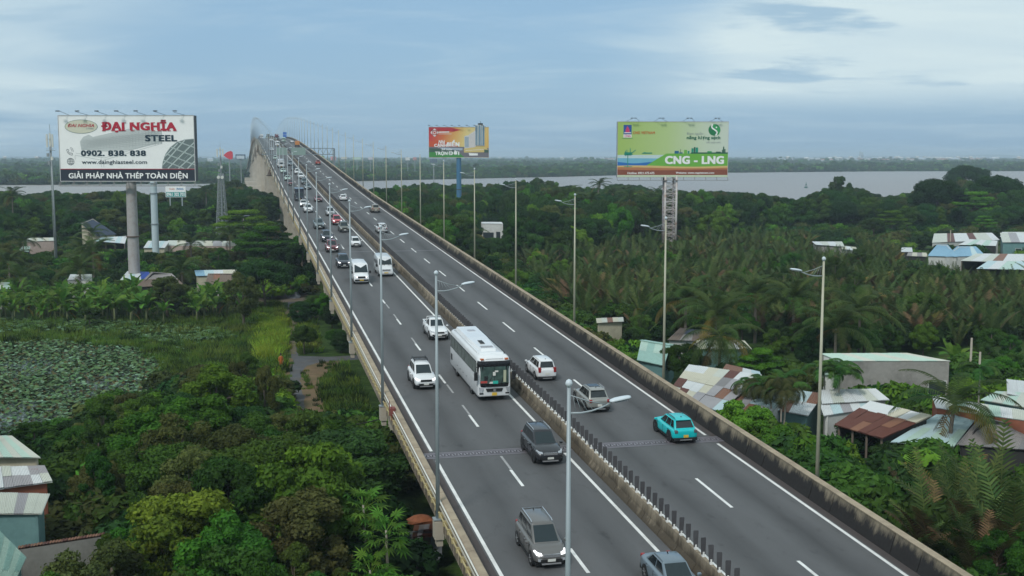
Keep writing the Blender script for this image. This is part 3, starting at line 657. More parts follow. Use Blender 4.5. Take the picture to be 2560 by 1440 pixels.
def face(mb_, q, u0, u1, v0, v1, off=0.006, inset_taper=None):
    """panel on the quad q (a,b,c,d counter-clockwise from outside), at fractions, standing off by off"""
    a, b, c, d = [Vector(p) for p in q]; nrm = (b-a).cross(d-a).normalized()
    def pt(u, v): return a*(1-u)*(1-v)+b*u*(1-v)+c*u*v+d*(1-u)*v
    cs = [pt(u0, v0), pt(u1, v0), pt(u1, v1), pt(u0, v1)]
    mb_.add([p-nrm*0.02 for p in cs]+[p+nrm*off for p in cs], [(0,3,2,1),(4,5,6,7),(0,1,5,4),(1,2,6,5),(2,3,7,6),(3,0,4,7)])
def make_car(kind, pt, L=4.5, w=0.91, h=1.7, belt=1.0, hood=0.95, clear=0.22, nose=0.75, xf=1.25, xft=0.55, xrt=-1.75, xr=-2.05, r=0.36, wx=(1.40, -1.35),
             lit=False, plate=PLW, rails=False, rack=False, tail=TAILM, grille=BLK, sedan=False, sunroof=False, pickup=False, rim=RIM, cladding=False, bars=False, roofm=None, tall_tail=False, deck=None):
    root = thing(kind, '', 'car'); hl = L/2
    st = [(-hl, .78, clear+.18, belt-.14, belt-.06), (-hl+.06, .90, clear+.08, belt-.05, belt), (-hl+.35, .98, clear+.02, belt, belt+.02), (-hl+.9, 1, clear, belt, belt+.01),
          (0, 1, clear, belt, belt), (xf-.1, 1, clear, belt-.01, hood+.05), (xf+.35, .985, clear, hood-.05, hood+.02), (hl-.55, .97, clear+.03, hood-.12, hood-.04), (hl-.2, .92, clear+.06, nose, nose+.06), (hl-.03, .80, clear+.12, nose-.14, nose-.07), (hl, .7, clear+.2, nose-.2, nose-.15)]
    if sedan or deck: 
        dk = deck or belt+0.0
        st[0] = (-hl, .78, clear+.2, dk-.16, dk-.08); st[1] = (-hl+.06, .90, clear+.1, dk-.06, dk)
    rings = []
    for x, wf, zb, zs, zt in st:
        W = w*wf; zm = (zb+zs)/2
        half = [(0, zb), (W*.82, zb), (W*.97, zb+.07), (W, zm-.05), (W*.985, zs-.10), (W*.93, zs), (W*.70, zt+.012), (0, zt+.03)]
        ring = [(x, y, z) for y, z in half]+[(x, -y, z) for y, z in half[-2:0:-1]]
        rings.append(ring)
    mb_ = MB(); mb_.loft(rings); body = subd(mb_.build('body', pt, root, smooth=True), 1)
    # cabin
    bw, tw = w*.90, w*.71; zb = belt-.04; zt = h-.05
    if pickup: xr, xrt = -.75, -.6
    base = [(xr, -bw*.93, zb), (xf, -bw*.90, zb-.02), (xf, bw*.90, zb-.02), (xr, bw*.93, zb)]
    top = [(xrt, -tw*.94, zt-.02), (xft, -tw*.95, zt), (xft, tw*.95, zt), (xrt, tw*.94, zt-.02)]
    midb = [((a[0]+b[0])/2, a[1]*1.0, (a[2]+b[2])/2) for a, b in ((base[0], base[1]),)]
    mb_ = MB()
    def ringz(f, lift=0):
        return [tuple(Vector(b)*(1-f)+Vector(t)*f+Vector((0, 0, lift))) for b, t in zip(base, top)]
    # roof with crown: grid
    mb_.loft([ringz(0), ringz(1)], cap=True)
    cb = bev(mb_.build('cabin', pt, root, smooth=False), .08, 3); cb.data.polygons.foreach_set('use_smooth', [True]*len(cb.data.polygons))
    mb_ = MB(); rx0, rx1 = xrt+.02, xft+.02
    rr_ = []
    for i, f in enumerate((0, .12, .5, .88, 1)):
        x = rx0+(rx1-rx0)*f; z = zt+(-.015 if i in (0, 4) else (.035 if i in (1, 3) else .055)); W = tw*.90
        rr_.append([(x, -W, z-.03), (x, -W*.9, z), (x, 0, z+.02), (x, W*.9, z), (x, W, z-.03)])
    mb_.loft([r_+[(r_[-1][0], 0, zt-.06)] for r_ in rr_]); mb_.build('roof', roofm or pt, root, smooth=True)
    A0, A1, A2, A3 = base; B0, B1, B2, B3 = top
    mb_ = MB(); face(mb_, (A1, A2, B2, B1), .07, .93, .10, .93); mb_.build('windscreen', GLASSG, root)
    mb_ = MB(); face(mb_, (A3, A0, B0, B3), .08, .92, .22, .90); mb_.build('rear_window', GLASS, root)
    segs = ((.06, .27), (.30, .60), (.63, .92)) if not (sedan or pickup) else ((.10, .48), (.52, .90))
    for (a, b) in segs:
        mb_ = MB(); face(mb_, (A0, A1, B1, B0), a, b, .18, .90); mb_.build('side_window', GLASS, root)
        mb_ = MB(); face(mb_, (A2, A3, B3, B2), 1-b, 1-a, .18, .90); mb_.build('side_window', GLASS, root)
    wheels(root, wx, w, r, .23, rim)
    # front
    for s in (1, -1):
        mb_ = MB(); mb_.loft([[(hl-.50, s*w*.92, nose-.00), (hl-.50, s*w*.92, nose+.08), (hl-.50, s*w*.64, nose+.09), (hl-.50, s*w*.64, nose-.02)], [(hl-.13, s*w*.82, nose-.07), (hl-.16, s*w*.82, nose+.02), (hl-.05, s*w*.54, nose+.00), (hl-.02, s*w*.54, nose-.07)]])
        mb_.build('headlight', LAMPON if lit else LAMPG, root)
        mb_ = MB(); mb_.box((hl-.04, s*w*.66, clear+.26), (.08, .20, .12)); mb_.build('fog_light', LAMPG if lit else BLK, root)
        # tail light
        hh = .42 if tall_tail else .20
        mb_ = MB(); mb_.box((-hl+.10, s*w*.735, belt-.16+hh*.25), (.24, .22, hh)); tl = mb_.build('tail_light', tail, root); bev(tl, .03, 1)
        mb_ = MB(); mb_.box((xf-.15, s*(w+.10), belt+.05), (.14, .20, .14)); mm = bev(mb_.build('mirror', pt, root), .03, 1)
    mb_ = MB(); mb_.box((hl-.015, 0, nose-.08), (.07, w*.96, .15)); mb_.build('grille', grille, root)
    mb_ = MB(); mb_.box((hl-.045, 0, clear+.20), (.10, w*1.25, .18)); mb_.build('lower_intake', BLK, root)
    mb_ = MB(); mb_.box((hl-.06, 0, clear+.06), (.16, w*1.1, .07)); mb_.build('skid_plate', SKID if not sedan else BLK, root)
    mb_ = MB(); mb_.box((hl+.025, 0, clear+.24), (.02, .40, .13) if plate is PLW else (.02, .34, .18)); mb_.build('number_plate', plate, root)
    mb_ = MB(); mb_.box((-hl-.012, 0, belt-.42 if not tall_tail else clear+.42), (.02, .34, .18)); mb_.build('number_plate', plate, root)
    mb_ = MB(); mb_.box((-hl+.05, 0, clear+.10), (.16, w*1.72, .20)); mb_.build('rear_bumper', BLK, root)
    mb_ = MB(); mb_.box((-hl+.0, 0, clear+.06), (.10, w*.9, .06)); mb_.build('rear_skid_plate', SKID, root)
    mb_ = MB(); mb_.box((0, 0, clear*.5+.10), (L*.86, w*1.7, clear*.5+.06)); mb_.build('contact_shade_box', BLK, root)  # black box added under the car to darken its contact shadow
    if rails:
        for s in (1, -1):
            mb_ = MB(); mb_.tube([(xrt+.1, s*tw*.86, zt+.03), (xrt+.2, s*tw*.86, zt+.10), (xft-.35, s*tw*.86, zt+.11), (xft-.15, s*tw*.86, zt+.05)], .022, 5); mb_.build('roof_rail', CHR if rails == 2 else BLK, root)
    if rack:
        mb_ = MB(); x0, x1 = xrt+.1, xft-.75
        for y in (-.55, .55): mb_.bar((x0, y, zt+.16), (x1, y, zt+.16), .04); mb_.bar((x0, y, zt+.25), (x1, y, zt+.25), .03)
        for k in range(6): x = x0+(x1-x0)*k/5; mb_.bar((x, -.55, zt+.15), (x, .55, zt+.15), .06, .03)
        for x in (x0, x1):
            for y in (-.55, .55): mb_.bar((x, y, zt-.02), (x, y, zt+.26), .04)
        mb_.build('roof_rack', BLK, root)
    if sunroof: mb_ = MB(); mb_.box((xft-.62, 0, zt+.068), (.85, tw*1.25, .03)); mb_.build('sunroof', GLASS, root)
    if not sedan and not pickup: mb_ = MB(); mb_.loft([[(xrt-.14, -tw*.8, zt-.03), (xrt-.14, tw*.8, zt-.03), (xrt+.1, tw*.82, zt+.01), (xrt+.1, -tw*.82, zt+.01)], [(xrt-.15, -tw*.8, zt+.0), (xrt-.15, tw*.8, zt+.0), (xrt+.1, tw*.82, zt+.045), (xrt+.1, -tw*.82, zt+.045)]]); mb_.build('spoiler', roofm or pt, root)
    mb_ = MB(); mb_.loft([[(xrt+.35, -.02, zt+.05), (xrt+.35, .02, zt+.05), (xrt+.5, .02, zt+.05), (xrt+.5, -.02, zt+.05)], [(xrt+.33, -.008, zt+.15), (xrt+.33, .008, zt+.15), (xrt+.38, .008, zt+.15), (xrt+.38, -.008, zt+.15)]]); mb_.build('antenna', BLK, root)
    if pickup:
        mb_ = MB(); bx0, bx1, bwid = -hl+.10, -.88, w*.80
        mb_.box(((bx0+bx1)/2, 0, belt+.035), (bx1-bx0, bwid*2*.94, .03)); mb_.build('cargo_bed', BLK, root)
        mb_ = MB()
        for s in (1, -1): mb_.box(((bx0+bx1)/2, s*w*.86, belt+.07), (bx1-bx0+.1, .12, .14))
        mb_.box((bx0, 0, belt+.07), (.08, w*1.75, .14)); bev(mb_.build('bed_side', pt, root), .03, 1)
        mb_ = MB(); mb_.tube([(-1.0, -w*.8, belt+.1), (-1.05, -w*.7, h-.02), (-1.05, w*.7, h-.02), (-1.0, w*.8, belt+.1)], .05, 6); mb_.build('roll_bar', pt, root, smooth=True)
    # doors: shut lines as thin dark strips proud of the body, handles
    for s in (1, -1):
        for i, x in enumerate(((xf-.25), (xf-1.25), (xf-2.2))):
            mb_ = MB(); mb_.box((x, s*(w*.992), (belt+clear)/2+.08), (.014, .02, belt-clear-.28)); mb_.build('door_gap', BLK, root) if i < 3 else None
        for x in (xf-1.1, xf-2.05):
            mb_ = MB(); mb_.box((x+.0, s*(w*1.0), belt-.14), (.17, .035, .03)); mb_.build('door_handle', CHR if rails == 2 else pt, root)
        mb_ = MB(); mb_.box((0, s*(w*.985), clear+.055), (L*.50, .06, .10)); mb_.build('side_sill', BLK, root)
    return root
def place(o, px, py, heading, front_px=True, label='', group=None, cat=None, dl=0, L=4.5, snap=None):
    """put the vehicle so that the end seen by the camera stands where the photograph shows it"""
    s, l = on_road(px, py)
    if snap: l = l*0.35+snap*0.65
    sc_ = .94 if L > 10 else .90; o.scale = (sc_,)*3; s = s+L/2*sc_-.75
    p = road(s, l, 0.004); g = math.atan2(rz(s+1.5)-rz(s-1.5), 3.0)
    o.location = p
    if heading > 0: o.rotation_euler = (0, -g, math.pi/2-TH)          # driving away
    else: o.rotation_euler = (0, g, -math.pi/2-TH)
    if dl: o.rotation_euler.z += dl
    o['label'] = label
    if group: o['group'] = group
    if cat: o['category'] = cat
    return o
G1 = 'vehicles driving towards the camera'; G2 = 'vehicles driving up the bridge'
# ---- vans, bus, truck: one boxy builder with rounded corners
def boxy(kind, pt, L, w, h, r, wx, front, cat, glass_z, nose_x=0, lit=False, plate=PLY, side_gl=(), rim=RIM, floor=.30, roofc=None):
    root = thing(kind, '', cat); hl = L/2
    def ring(x, zt, wf=1.0, zb=floor, z1=None):
        W = w*wf; zz = zt
        half = [(0, zb), (W*.90, zb), (W, zb+.12), (W, zb+.5*(zz-zb)), (W*.97, zz*.82), (W*.93, zz-.16), (W*.84, zz-.04), (0, zz+.02)]
        return [(x, y, z) for y, z in half]+[(x, -y, z) for y, z in half[-2:0:-1]]
    mb_ = MB(); mb_.loft([ring(-hl, h-.05, .97)]+[ring(-hl+.08, h)]+[ring(x, zt, wf) for x, zt, wf in front]); body = mb_.build('body', pt, root, smooth=True); bev(body, .03, 1)
    wheels(root, wx, w, r, .26, rim); mb_ = MB(); mb_.box((0, 0, .24), (L*.86, w*1.75, .2)); mb_.build('contact_shade_box', BLK, root)  # added black box blocks light below the van, deepening its contact shadow
    return root
def make_van(kind, pt, lit, two=False):
    L, w, h = 5.9, 1.0, 2.55; hl = L/2
    fr = [(0.9, h, 1), (1.25, h-.04, .99), (2.15, 1.32, .98), (2.75, 1.12, .95), (2.90, .98, .90), (2.95, .72, .84)]
    if two: fr = [(1.0, h-.05, 1), (1.35, h-.12, .98), (1.95, 1.42, .97), (2.70, 1.12, .94), (2.90, .98, .90), (2.95, .72, .84)]
    root = boxy(kind, pt, L, w, h, .37, (1.95, -1.75), fr, 'van', 0)
    x0, z0, x1, z1 = (1.30, h-.20, 2.12, 1.40) if not two else (1.38, h-.28, 1.93, 1.50)
    q = ((x1, -w*.93, z1), (x1, w*.93, z1), (x0, w*.84, z0), (x0, -w*.84, z0))
    mb_ = MB(); face(mb_, q, .04, .96, .04, .94, .035); mb_.build('windscreen', GLASSG, root)
    for s in (1, -1):
        for a, b in ((.15, 1.15), (-.95, .05), (-1.9, -1.02), (-2.75, -1.98)):
            mb_ = MB(); mb_.box(((a+b)/2, s*(w*.975), 1.72), (b-a, .05, .62), M=None); o = mb_.build('side_window', GLASS, root)
        mb_ = MB(); mb_.loft([[(2.35, s*.93, .92), (2.35, s*.93, 1.08), (2.40, s*.62, 1.16), (2.40, s*.62, .90)], [(2.86, s*.80, .84), (2.82, s*.80, 1.0), (2.90, s*.52, 1.0), (2.97, s*.52, .84)]]); mb_.build('headlight', LAMPON if lit else LAMPG, root)
        mb_ = MB(); mb_.box((1.95, s*(w+.17), 1.45), (.16, .24, .36)); mb_.bar((1.75, s*w*.95, 1.4), (1.95, s*(w+.1), 1.4), .05); bev(mb_.build('mirror', BLK, root), .03, 1)
        mb_ = MB(); mb_.box((-hl+.02, s*.85, 1.25), (.08, .16, .5)); mb_.build('tail_light', TAILM, root)
        mb_ = MB(); mb_.box((2.90, s*.66, .50), (.12, .22, .14)); mb_.build('fog_light', LAMPG, root)
    mb_ = MB(); mb_.box((2.955, 0, .90), (.06, 1.0, .26)); bev(mb_.build('grille', BLK if not two else CHR, root), .03, 1)
    mb_ = MB(); mb_.box((2.90, 0, .52), (.18, 1.75, .26)); bev(mb_.build('bumper', BLK if not two else pt, root), .04, 1)
    mb_ = MB(); mb_.box((3.0, 0, .56), (.03, .52, .13)); mb_.build('number_plate', PLY, root)
    mb_ = MB(); mb_.box((-hl-.01, 0, 1.75), (.03, 1.6, .6)); mb_.build('rear_window', GLASS, root)
    for x in (-.5, .3) if not two else (): pass
    mb_ = MB(); mb_.bar((2.1, -.1, 1.46), (1.75, -.55, 1.85), .03); mb_.bar((2.1, .5, 1.46), (1.75, .1, 1.85), .03); mb_.build('wiper', BLK, root)
    for k in range(3): mb_ = MB(); mb_.box((-1.6+k*1.0, 0, h+.02), (.06, 1.5, .03)); mb_.build('roof_rib', pt, root)
    return root
def make_bus():
    L, w, h = 11.6, 1.25, 3.35; hl = L/2; pt = P['white']
    root = thing('coach_bus', '', 'bus')
    def ring(x, zb, zt, wf=1.0):
        W = w*wf
        half = [(0, zb), (W*.94, zb), (W, zb+.15), (W*1.0, 1.6), (W*.975, zt-.30), (W*.90, zt-.08), (W*.74, zt), (0, zt+.04)]
        return [(x, y, z) for y, z in half]+[(x, -y, z) for y, z in half[-2:0:-1]]
    mb_ = MB(); mb_.loft([ring(-hl, .5, h-.2, .93), ring(-hl+.12, .38, h-.05, .98), ring(-hl+.5, .34, h), ring(2, .34, h), ring(hl-.9, .34, h), ring(hl-.45, .34, h-.03), ring(hl-.16, .34, h-.22, .985), ring(hl-.02, .38, h-.55, .95), ring(hl, .46, h-.95, .90)]); o = mb_.build('body', pt, root, smooth=True)
    # windscreen: wraps, dark surround
    q = ((hl+.02, -1.10, 1.28), (hl+.02, 1.10, 1.28), (hl-.08, 1.06, 2.85), (hl-.08, -1.06, 2.85))
    mb_ = MB()
    ringsw = []
    for z, xo in ((1.10, .05), (1.3, .065), (2.0, .055), (2.6, .055), (2.86, .04), (3.04, .0)):
        W = 1.235 if z < 2.9 else 1.19
        ringsw.append([(hl-.35+xo*.3, -W-.02, z), (hl-.10+xo, -W*.96, z), (hl+xo, -W*.72, z), (hl+.02+xo, 0, z), (hl+xo, W*.72, z), (hl-.10+xo, W*.96, z), (hl-.35+xo*.3, W+.02, z)])
    mb_.loft(ringsw, close=False, cap=False); fo = mb_.build('front_surround', mat('black_gloss', (0.010, 0.010, 0.012), 0.15), root, smooth=True, fix=False)
    WSM = mat('bus_windscreen', (0.05, 0.085, 0.075), 0.08, var=0.7, vscale=1.6, spec=0.7)
    for (y0, y1) in ((-1.06, -.02), (.02, 1.06)):
        mb_ = MB(); ys = [y0+(y1-y0)*k/4 for k in range(5)]
        def xs_(y, z): return hl+.085-(abs(y)/1.19)**4*.12
        mb_.loft([[(xs_(y, z)+.03*(1-(z-1.4)/1.3)-.0, y, z) for y in ys] for z in (1.36, 1.9, 2.62)], close=False, cap=False); mb_.build('windscreen', WSM, root, smooth=True, fix=False)
    # things seen behind the glass (stickers, dash cloth)
    for (y, z, sx, sz, m_) in ((.12, 2.28, .26, .12, PLW), (-.05, 2.10, .20, .28, PLW), (.05, 1.46, .40, .22, mat('teal_cloth', (.02, .38, .30), .8)), (-.28, 1.44, .3, .14, PLW), (-.82, 1.5, .5, .16, mat('red_sign', (.42, .06, .05), .6)), (-.66, 1.78, .26, .32, BLK), (.75, 1.9, .2, .9, mat('pale_curtain', (.40, .42, .30), .9))):
        mb_ = MB(); mb_.box((hl+.13, y, z), (.012, sx, sz)); mb_.build('windscreen_item', m_, root)
    for y in (-.45, .45): mb_ = MB(); mb_.bar((hl+.13, y, 1.38), (hl+.10, y+.28, 2.0), .03); mb_.build('wiper', BLK, root)
    for y in (-.15, .62): mb_ = MB(); mb_.box((hl-.01, y*1.0, 2.82), (.06, .34, .09)); mb_.build('marker_sign', PLW if y < 0 else AMB, root)
    for s in (1, -1):
        mb_ = MB(); mb_.loft([[(hl-.35, s*1.20, .78), (hl-.35, s*1.20, 1.08), (hl-.2, s*.98, 1.08), (hl-.2, s*.98, .80)], [(hl+.03, s*1.14, .68), (hl-.0, s*1.18, 1.08), (hl+.08, s*.86, 1.04), (hl+.08, s*.94, .68)]]); mb_.build('headlight', LAMPG, root)
        mb_ = MB(); mb_.box((hl-.01, s*.98, .60), (.08, .3, .09)); mb_.build('fog_light', BLK, root)
        mb_ = MB(); mb_.box((hl-.22, s*.92, h-.20), (.30, .26, .10)); mb_.build('roof_marker', AMB, root)
        mb_ = MB(); mb_.box((hl+.12, s*1.42, 1.95), (.16, .26, .62)); mb_.tube([(hl-.2, s*1.2, 2.6), (hl+.1, s*1.45, 2.6), (hl+.12, s*1.42, 2.2)], .03, 5); bev(mb_.build('mirror', BLK, root), .05, 2)
        # side glazing: continuous band, six panes
        mb_ = MB(); mb_.box((-.15, s*(w*.995), 2.42), (L-1.2, .03, .98), M=Matrix.Rotation(s*.035, 3, 'X')); mb_.build('window_band', mat('black_gloss', (0, 0, 0)), root)
        for k in range(7):
            x0 = -hl+.75+k*1.48
            mb_ = MB(); mb_.box((x0+.7, s*(w*1.005+.01), 2.40), (1.36, .02, .84), M=Matrix.Rotation(s*.035, 3, 'X')); mb_.build('side_window', mat('bus_side_glass', (0.10, 0.12, 0.105), 0.1, var=0.5, vscale=1.5, spec=0.7), root)
        mb_ = MB(); mb_.box((-hl+.9, s*(w+.004), 1.15), (.6, .03, .5)); mb_.build('side_grille', BLK, root)
        for k in range(4): mb_ = MB(); mb_.box((-2.4+k*1.25, s*(w+.004), .95), (.10, .03, .08)); mb_.build('locker_catch', BLK, root)
    mb_ = MB(); mb_.loft([[(hl+.01, -.66, .98), (hl+.01, .66, .98), (hl+.01, .56, .72), (hl+.01, -.56, .72)], [(hl+.06, -.62, .95), (hl+.06, .62, .95), (hl+.06, .52, .75), (hl+.06, -.52, .75)]]); mb_.build('grille', BLK, root)
    mb_ = MB(); mb_.cyl((hl+.06, 0, .85), (hl+.085, 0, .85), .10, n=12); mb_.build('badge', CHR, root)
    mb_ = MB(); mb_.box((hl+.02, 0, .55), (.04, .36, .22)); mb_.build('number_plate', PLY, root)
    # roof: raised air-conditioning pod, hatches, rails
    mb_ = MB(); mb_.loft([[(-hl+.35, -.80, h), (-hl+.35, .80, h), (-hl+.35, .80, h+.02), (-hl+.35, -.80, h+.02)], [(-hl+.7, -.92, h-.02), (-hl+.7, .92, h-.02), (-hl+.7, .78, h+.24), (-hl+.7, -.78, h+.24)], [(-.6, -.92, h-.02), (-.6, .92, h-.02), (-.6, .78, h+.24), (-.6, -.78, h+.24)], [(1.6, -.80, h-.02), (1.6, .80, h-.02), (1.6, .66, h+.20), (1.6, -.66, h+.20)], [(3.6, -.66, h-.02), (3.6, .66, h-.02), (3.6, .56, h+.17), (3.6, -.56, h+.17)], [(3.9, -.60, h), (3.9, .60, h), (3.9, .5, h+.02), (3.9, -.5, h+.02)]]); bev(mb_.build('air_conditioning_pod', pt, root), .06, 2)
    for k in range(4): mb_ = MB(); mb_.box((.9+k*.32, -.10, h+.235), (.20, .34, .04)); mb_.build('roof_vent', BLK, root)
    mb_ = MB(); mb_.box((-3.3, .05, h+.255), (.55, .62, .05)); bev(mb_.build('roof_hatch', mat('hatch_grey', (0.35, 0.36, 0.4), .4), root), .03, 1)
    mb_ = MB(); mb_.box((3.05, -.02, h+.20), (.42, .95, .05)); bev(mb_.build('roof_grille', mat('hatch_grey', (0, 0, 0)), root), .02, 1)
    for k in range(8): mb_ = MB(); mb_.box((3.05, -.42+k*.115, h+.235), (.30, .06, .02)); mb_.build('grille_slat', mat('slat_grey', (0.25, 0.25, 0.25), .5), root)
    for s in (1, -1): mb_ = MB(); mb_.tube([(-hl+.9, s*1.02, h-.05), (-hl+1.1, s*1.0, h+.08), (hl-1.4, s*1.0, h+.08), (hl-1.1, s*1.02, h-.05)], .045, 6); mb_.build('roof_rail', pt if s < 0 else BLK, root, smooth=True)
    mb_ = MB(); mb_.loft([[(hl-1.2, -.95, h+.03), (hl-1.2, .95, h+.03), (hl-1.2, .9, h+.10), (hl-1.2, -.9, h+.10)], [(hl-.15, -.72, h-.28), (hl-.15, .72, h-.28), (hl-.12, .62, h-.14), (hl-.12, -.62, h-.14)]]); bev(mb_.build('front_cowl', pt, root), .03, 1)
    wheels(root, (3.1, -2.9), w-.02, .50, .3); mb_ = MB(); mb_.box((0, 0, .28), (L*.9, w*1.8, .2)); mb_.build('contact_shade_box', BLK, root)  # black box added beneath the bus floor to darken the ground contact
    mb_ = MB(); mb_.box((-hl-.01, 0, 2.3), (.04, 1.8, .9)); mb_.build('rear_window', GLASS, root)
    return root
def make_truck(kind, cab, box_, L=6.5, h=2.9, lit=False, tall=True):
    root = thing(kind, '', 'truck'); hl = L/2; w = 1.05
    mb_ = MB(); mb_.loft([[(hl-1.7, -w*.95, .55), (hl-1.7, w*.95, .55), (hl-1.7, w*.9, 2.15), (hl-1.7, -w*.9, 2.15)], [(hl-.45, -w*.95, .55), (hl-.45, w*.95, .55), (hl-.5, w*.88, 2.12), (hl-.5, -w*.88, 2.12)], [(hl, -w*.92, .5), (hl, w*.92, .5), (hl-.12, w*.9, 1.25), (hl-.12, -w*.9, 1.25)]]); bev(mb_.build('cab', cab, root), .06, 2)
    q = ((hl-.10, -w*.88, 1.22), (hl-.10, w*.88, 1.22), (hl-.50, w*.84, 2.08), (hl-.50, -w*.84, 2.08)); mb_ = MB(); face(mb_, q, .05, .95, .08, .92, .03); mb_.build('windscreen', GLASSG, root)
    mb_ = MB(); mb_.box((-.9, 0, (.95+h)/2), (L-2.0, 2.15, h-.95)); bev(mb_.build('cargo_box', box_, root), .04, 1)
    mb_ = MB(); mb_.box((-.3, 0, .75), (L-.9, .9, .35)); mb_.build('chassis', BLK, root)
    for s in (1, -1):
        mb_ = MB(); mb_.box((hl+.01, s*.72, .72), (.10, .30, .16)); mb_.build('headlight', LAMPON if lit else LAMPG, root)
        mb_ = MB(); mb_.box((hl-.35, s*1.2, 1.6), (.12, .16, .36)); mb_.build('mirror', BLK, root)
        mb_ = MB(); mb_.box((hl-1.0, s*(w*.94), 1.6), (.7, .04, .5)); mb_.build('side_window', GLASS, root)
        mb_ = MB(); mb_.box((-hl+.3, s*.85, .8), (.08, .2, .12)); mb_.build('tail_light', TAILM, root)
    mb_ = MB(); mb_.box((hl+.02, 0, .72), (.06, .8, .2)); mb_.build('grille', BLK, root)
    mb_ = MB(); mb_.box((hl+.04, 0, .55), (.03, .40, .13)); mb_.build('number_plate', PLY, root)
    wheels(root, (hl-.9, -hl+1.2), w, .42, .28)
    return root
LO, LI = 12.55, 16.4; RO, RI = 26.0, 22.2
SUV = dict(L=4.75, w=.93, h=1.76, belt=1.06, hood=1.06, clear=.26, nose=.86, xf=1.22, xft=.28, xrt=-1.85, xr=-2.18, r=.39, wx=(1.45, -1.40))
SUVS = dict(SUV, L=4.4, h=1.68, belt=1.02, hood=1.02, nose=.82, xf=1.12, xft=.22, xrt=-1.50, xr=-1.98, wx=(1.32, -1.30))
MPV = dict(L=4.48, w=.88, h=1.70, belt=1.02, hood=.98, clear=.22, nose=.80, xf=1.35, xft=.45, xrt=-1.85, xr=-2.08, r=.34, wx=(1.42, -1.33))
SED = dict(L=4.6, w=.89, h=1.45, belt=.92, hood=.88, clear=.17, nose=.68, xf=1.05, xft=.25, xrt=-1.05, xr=-1.75, r=.33, wx=(1.38, -1.32), sedan=True)
HAT = dict(L=3.75, w=.82, h=1.50, belt=.92, hood=.90, clear=.18, nose=.70, xf=1.05, xft=.40, xrt=-1.35, xr=-1.72, r=.31, wx=(1.18, -1.18))
PIC = dict(L=5.3, w=.94, h=1.80, belt=1.12, hood=1.12, clear=.30, nose=.88, xf=1.05, xft=.35, r=.40, wx=(1.68, -1.42), pickup=True)
c = make_car('suv', P['white'], **SUV, lit=True, rack=True, rim=RIMD); place(c, 1062, 970, -1, label='white SUV with a black roof rack and lit headlights beside the bus', group=G1, cat='car', L=4.75)
c = make_car('pickup_truck', P['white'], **PIC); place(c, 1096, 850, -1, label='white double-cab pickup truck close behind the white coach', group=G1, cat='pickup truck', L=5.3)
c = make_bus(); place(c, 1233, 1000, -1, label='white coach with a black-framed windscreen and roof air conditioner next to the median', group=G1, cat='bus', L=11.6, snap=16.8)
c = make_car('suv', P['black'], **SUV, rails=2, grille=CHR, rim=RIMD); place(c, 1368, 1160, -1, label='black SUV with a chrome grille by the expansion joint next to the median', group=G1, cat='car', L=4.75)
c = make_car('suv', P['grey'], **dict(MPV, h=1.78, clear=.26, belt=1.06), rails=2, lit=True, grille=CHR, plate=PLW); place(c, 1368, 1412, -1, label='dark grey people carrier with lit headlights, nearest whole vehicle to the camera', group=G1, cat='car', L=4.48)
c = make_car('sedan', P['bluegrey'], **SED); place(c, 1708, 1508, -1, label='blue-grey sedan cut off by the bottom edge of the picture', group=G1, cat='car', L=4.6)
c = make_van('van', P['white'], True); place(c, 903, 709, -1, label='tall white minibus with a black bumper and lit headlights in the outer left lane', group=G1, cat='van', L=5.9)
c = make_van('van', paint('off_white', (0.58, 0.60, 0.61)), False, True); place(c, 964, 691, -1, label='silver-white minibus next to the median, beside the other minibus', group=G1, cat='van', L=5.9)
c = make_car('people_carrier', P['white'], **MPV, tail=TAILM, tall_tail=True); place(c, 1362, 949, 1, label='white people carrier with large red tail lights driving away in the inner right lane', group=G2, cat='car', L=4.48)
c = make_car('suv', P['darksilver'], **SUVS, sunroof=True, rails=2, tail=TAILM); place(c, 1491, 1026, 1, label='silver SUV with a panoramic glass roof driving away beneath a lamp head', group=G2, cat='car', L=4.4)
c = make_car('suv', P['turq'], **dict(SUVS, L=4.25, h=1.62, belt=.98), rails=1, tail=TAILD, plate=PLY, rim=RIMD); place(c, 1703, 1106, 1, label='bright turquoise small SUV with a yellow number plate driving away', group=G2, cat='car', L=4.25)
index_kids()
# every further vehicle: a few base builds, copied whole and repainted
protos = {}
def proto(k, f):
    o = f(); protos[k] = o; return o
proto('suv', lambda: make_car('suv', P['white'], **SUV, rails=1)); proto('sed', lambda: make_car('sedan', P['white'], **SED)); proto('hat', lambda: make_car('hatchback', P['white'], **HAT))
proto('mpv', lambda: make_car('people_carrier', P['white'], **MPV)); proto('pic', lambda: make_car('pickup_truck', P['white'], **PIC)); proto('van', lambda: make_van('van', P['white'], False))
proto('trk', lambda: make_truck('box_truck', P['white'], P['white'])); proto('sel', lambda: make_car('suv', P['white'], **SUV, lit=True)); proto('hal', lambda: make_car('sedan', P['white'], **SED, lit=True))
index_kids(); used = set(); LEN = dict(suv=4.75, sed=4.6, hat=3.75, mpv=4.48, pic=5.3, van=5.9, trk=6.5, sel=4.75, hal=4.6)
painted = {}
def repaint(o, pname, roof=None):
    for q in [o]+[x for x in bpy.data.objects if x.parent == o]:
        if q.data and q.data.materials and q.data.materials[0] is P['white']:
            key = (q.data.name, pname)
            if key not in painted: me = q.data.copy(); me.materials[0] = P[pname]; painted[key] = me
            q.data = painted[key]
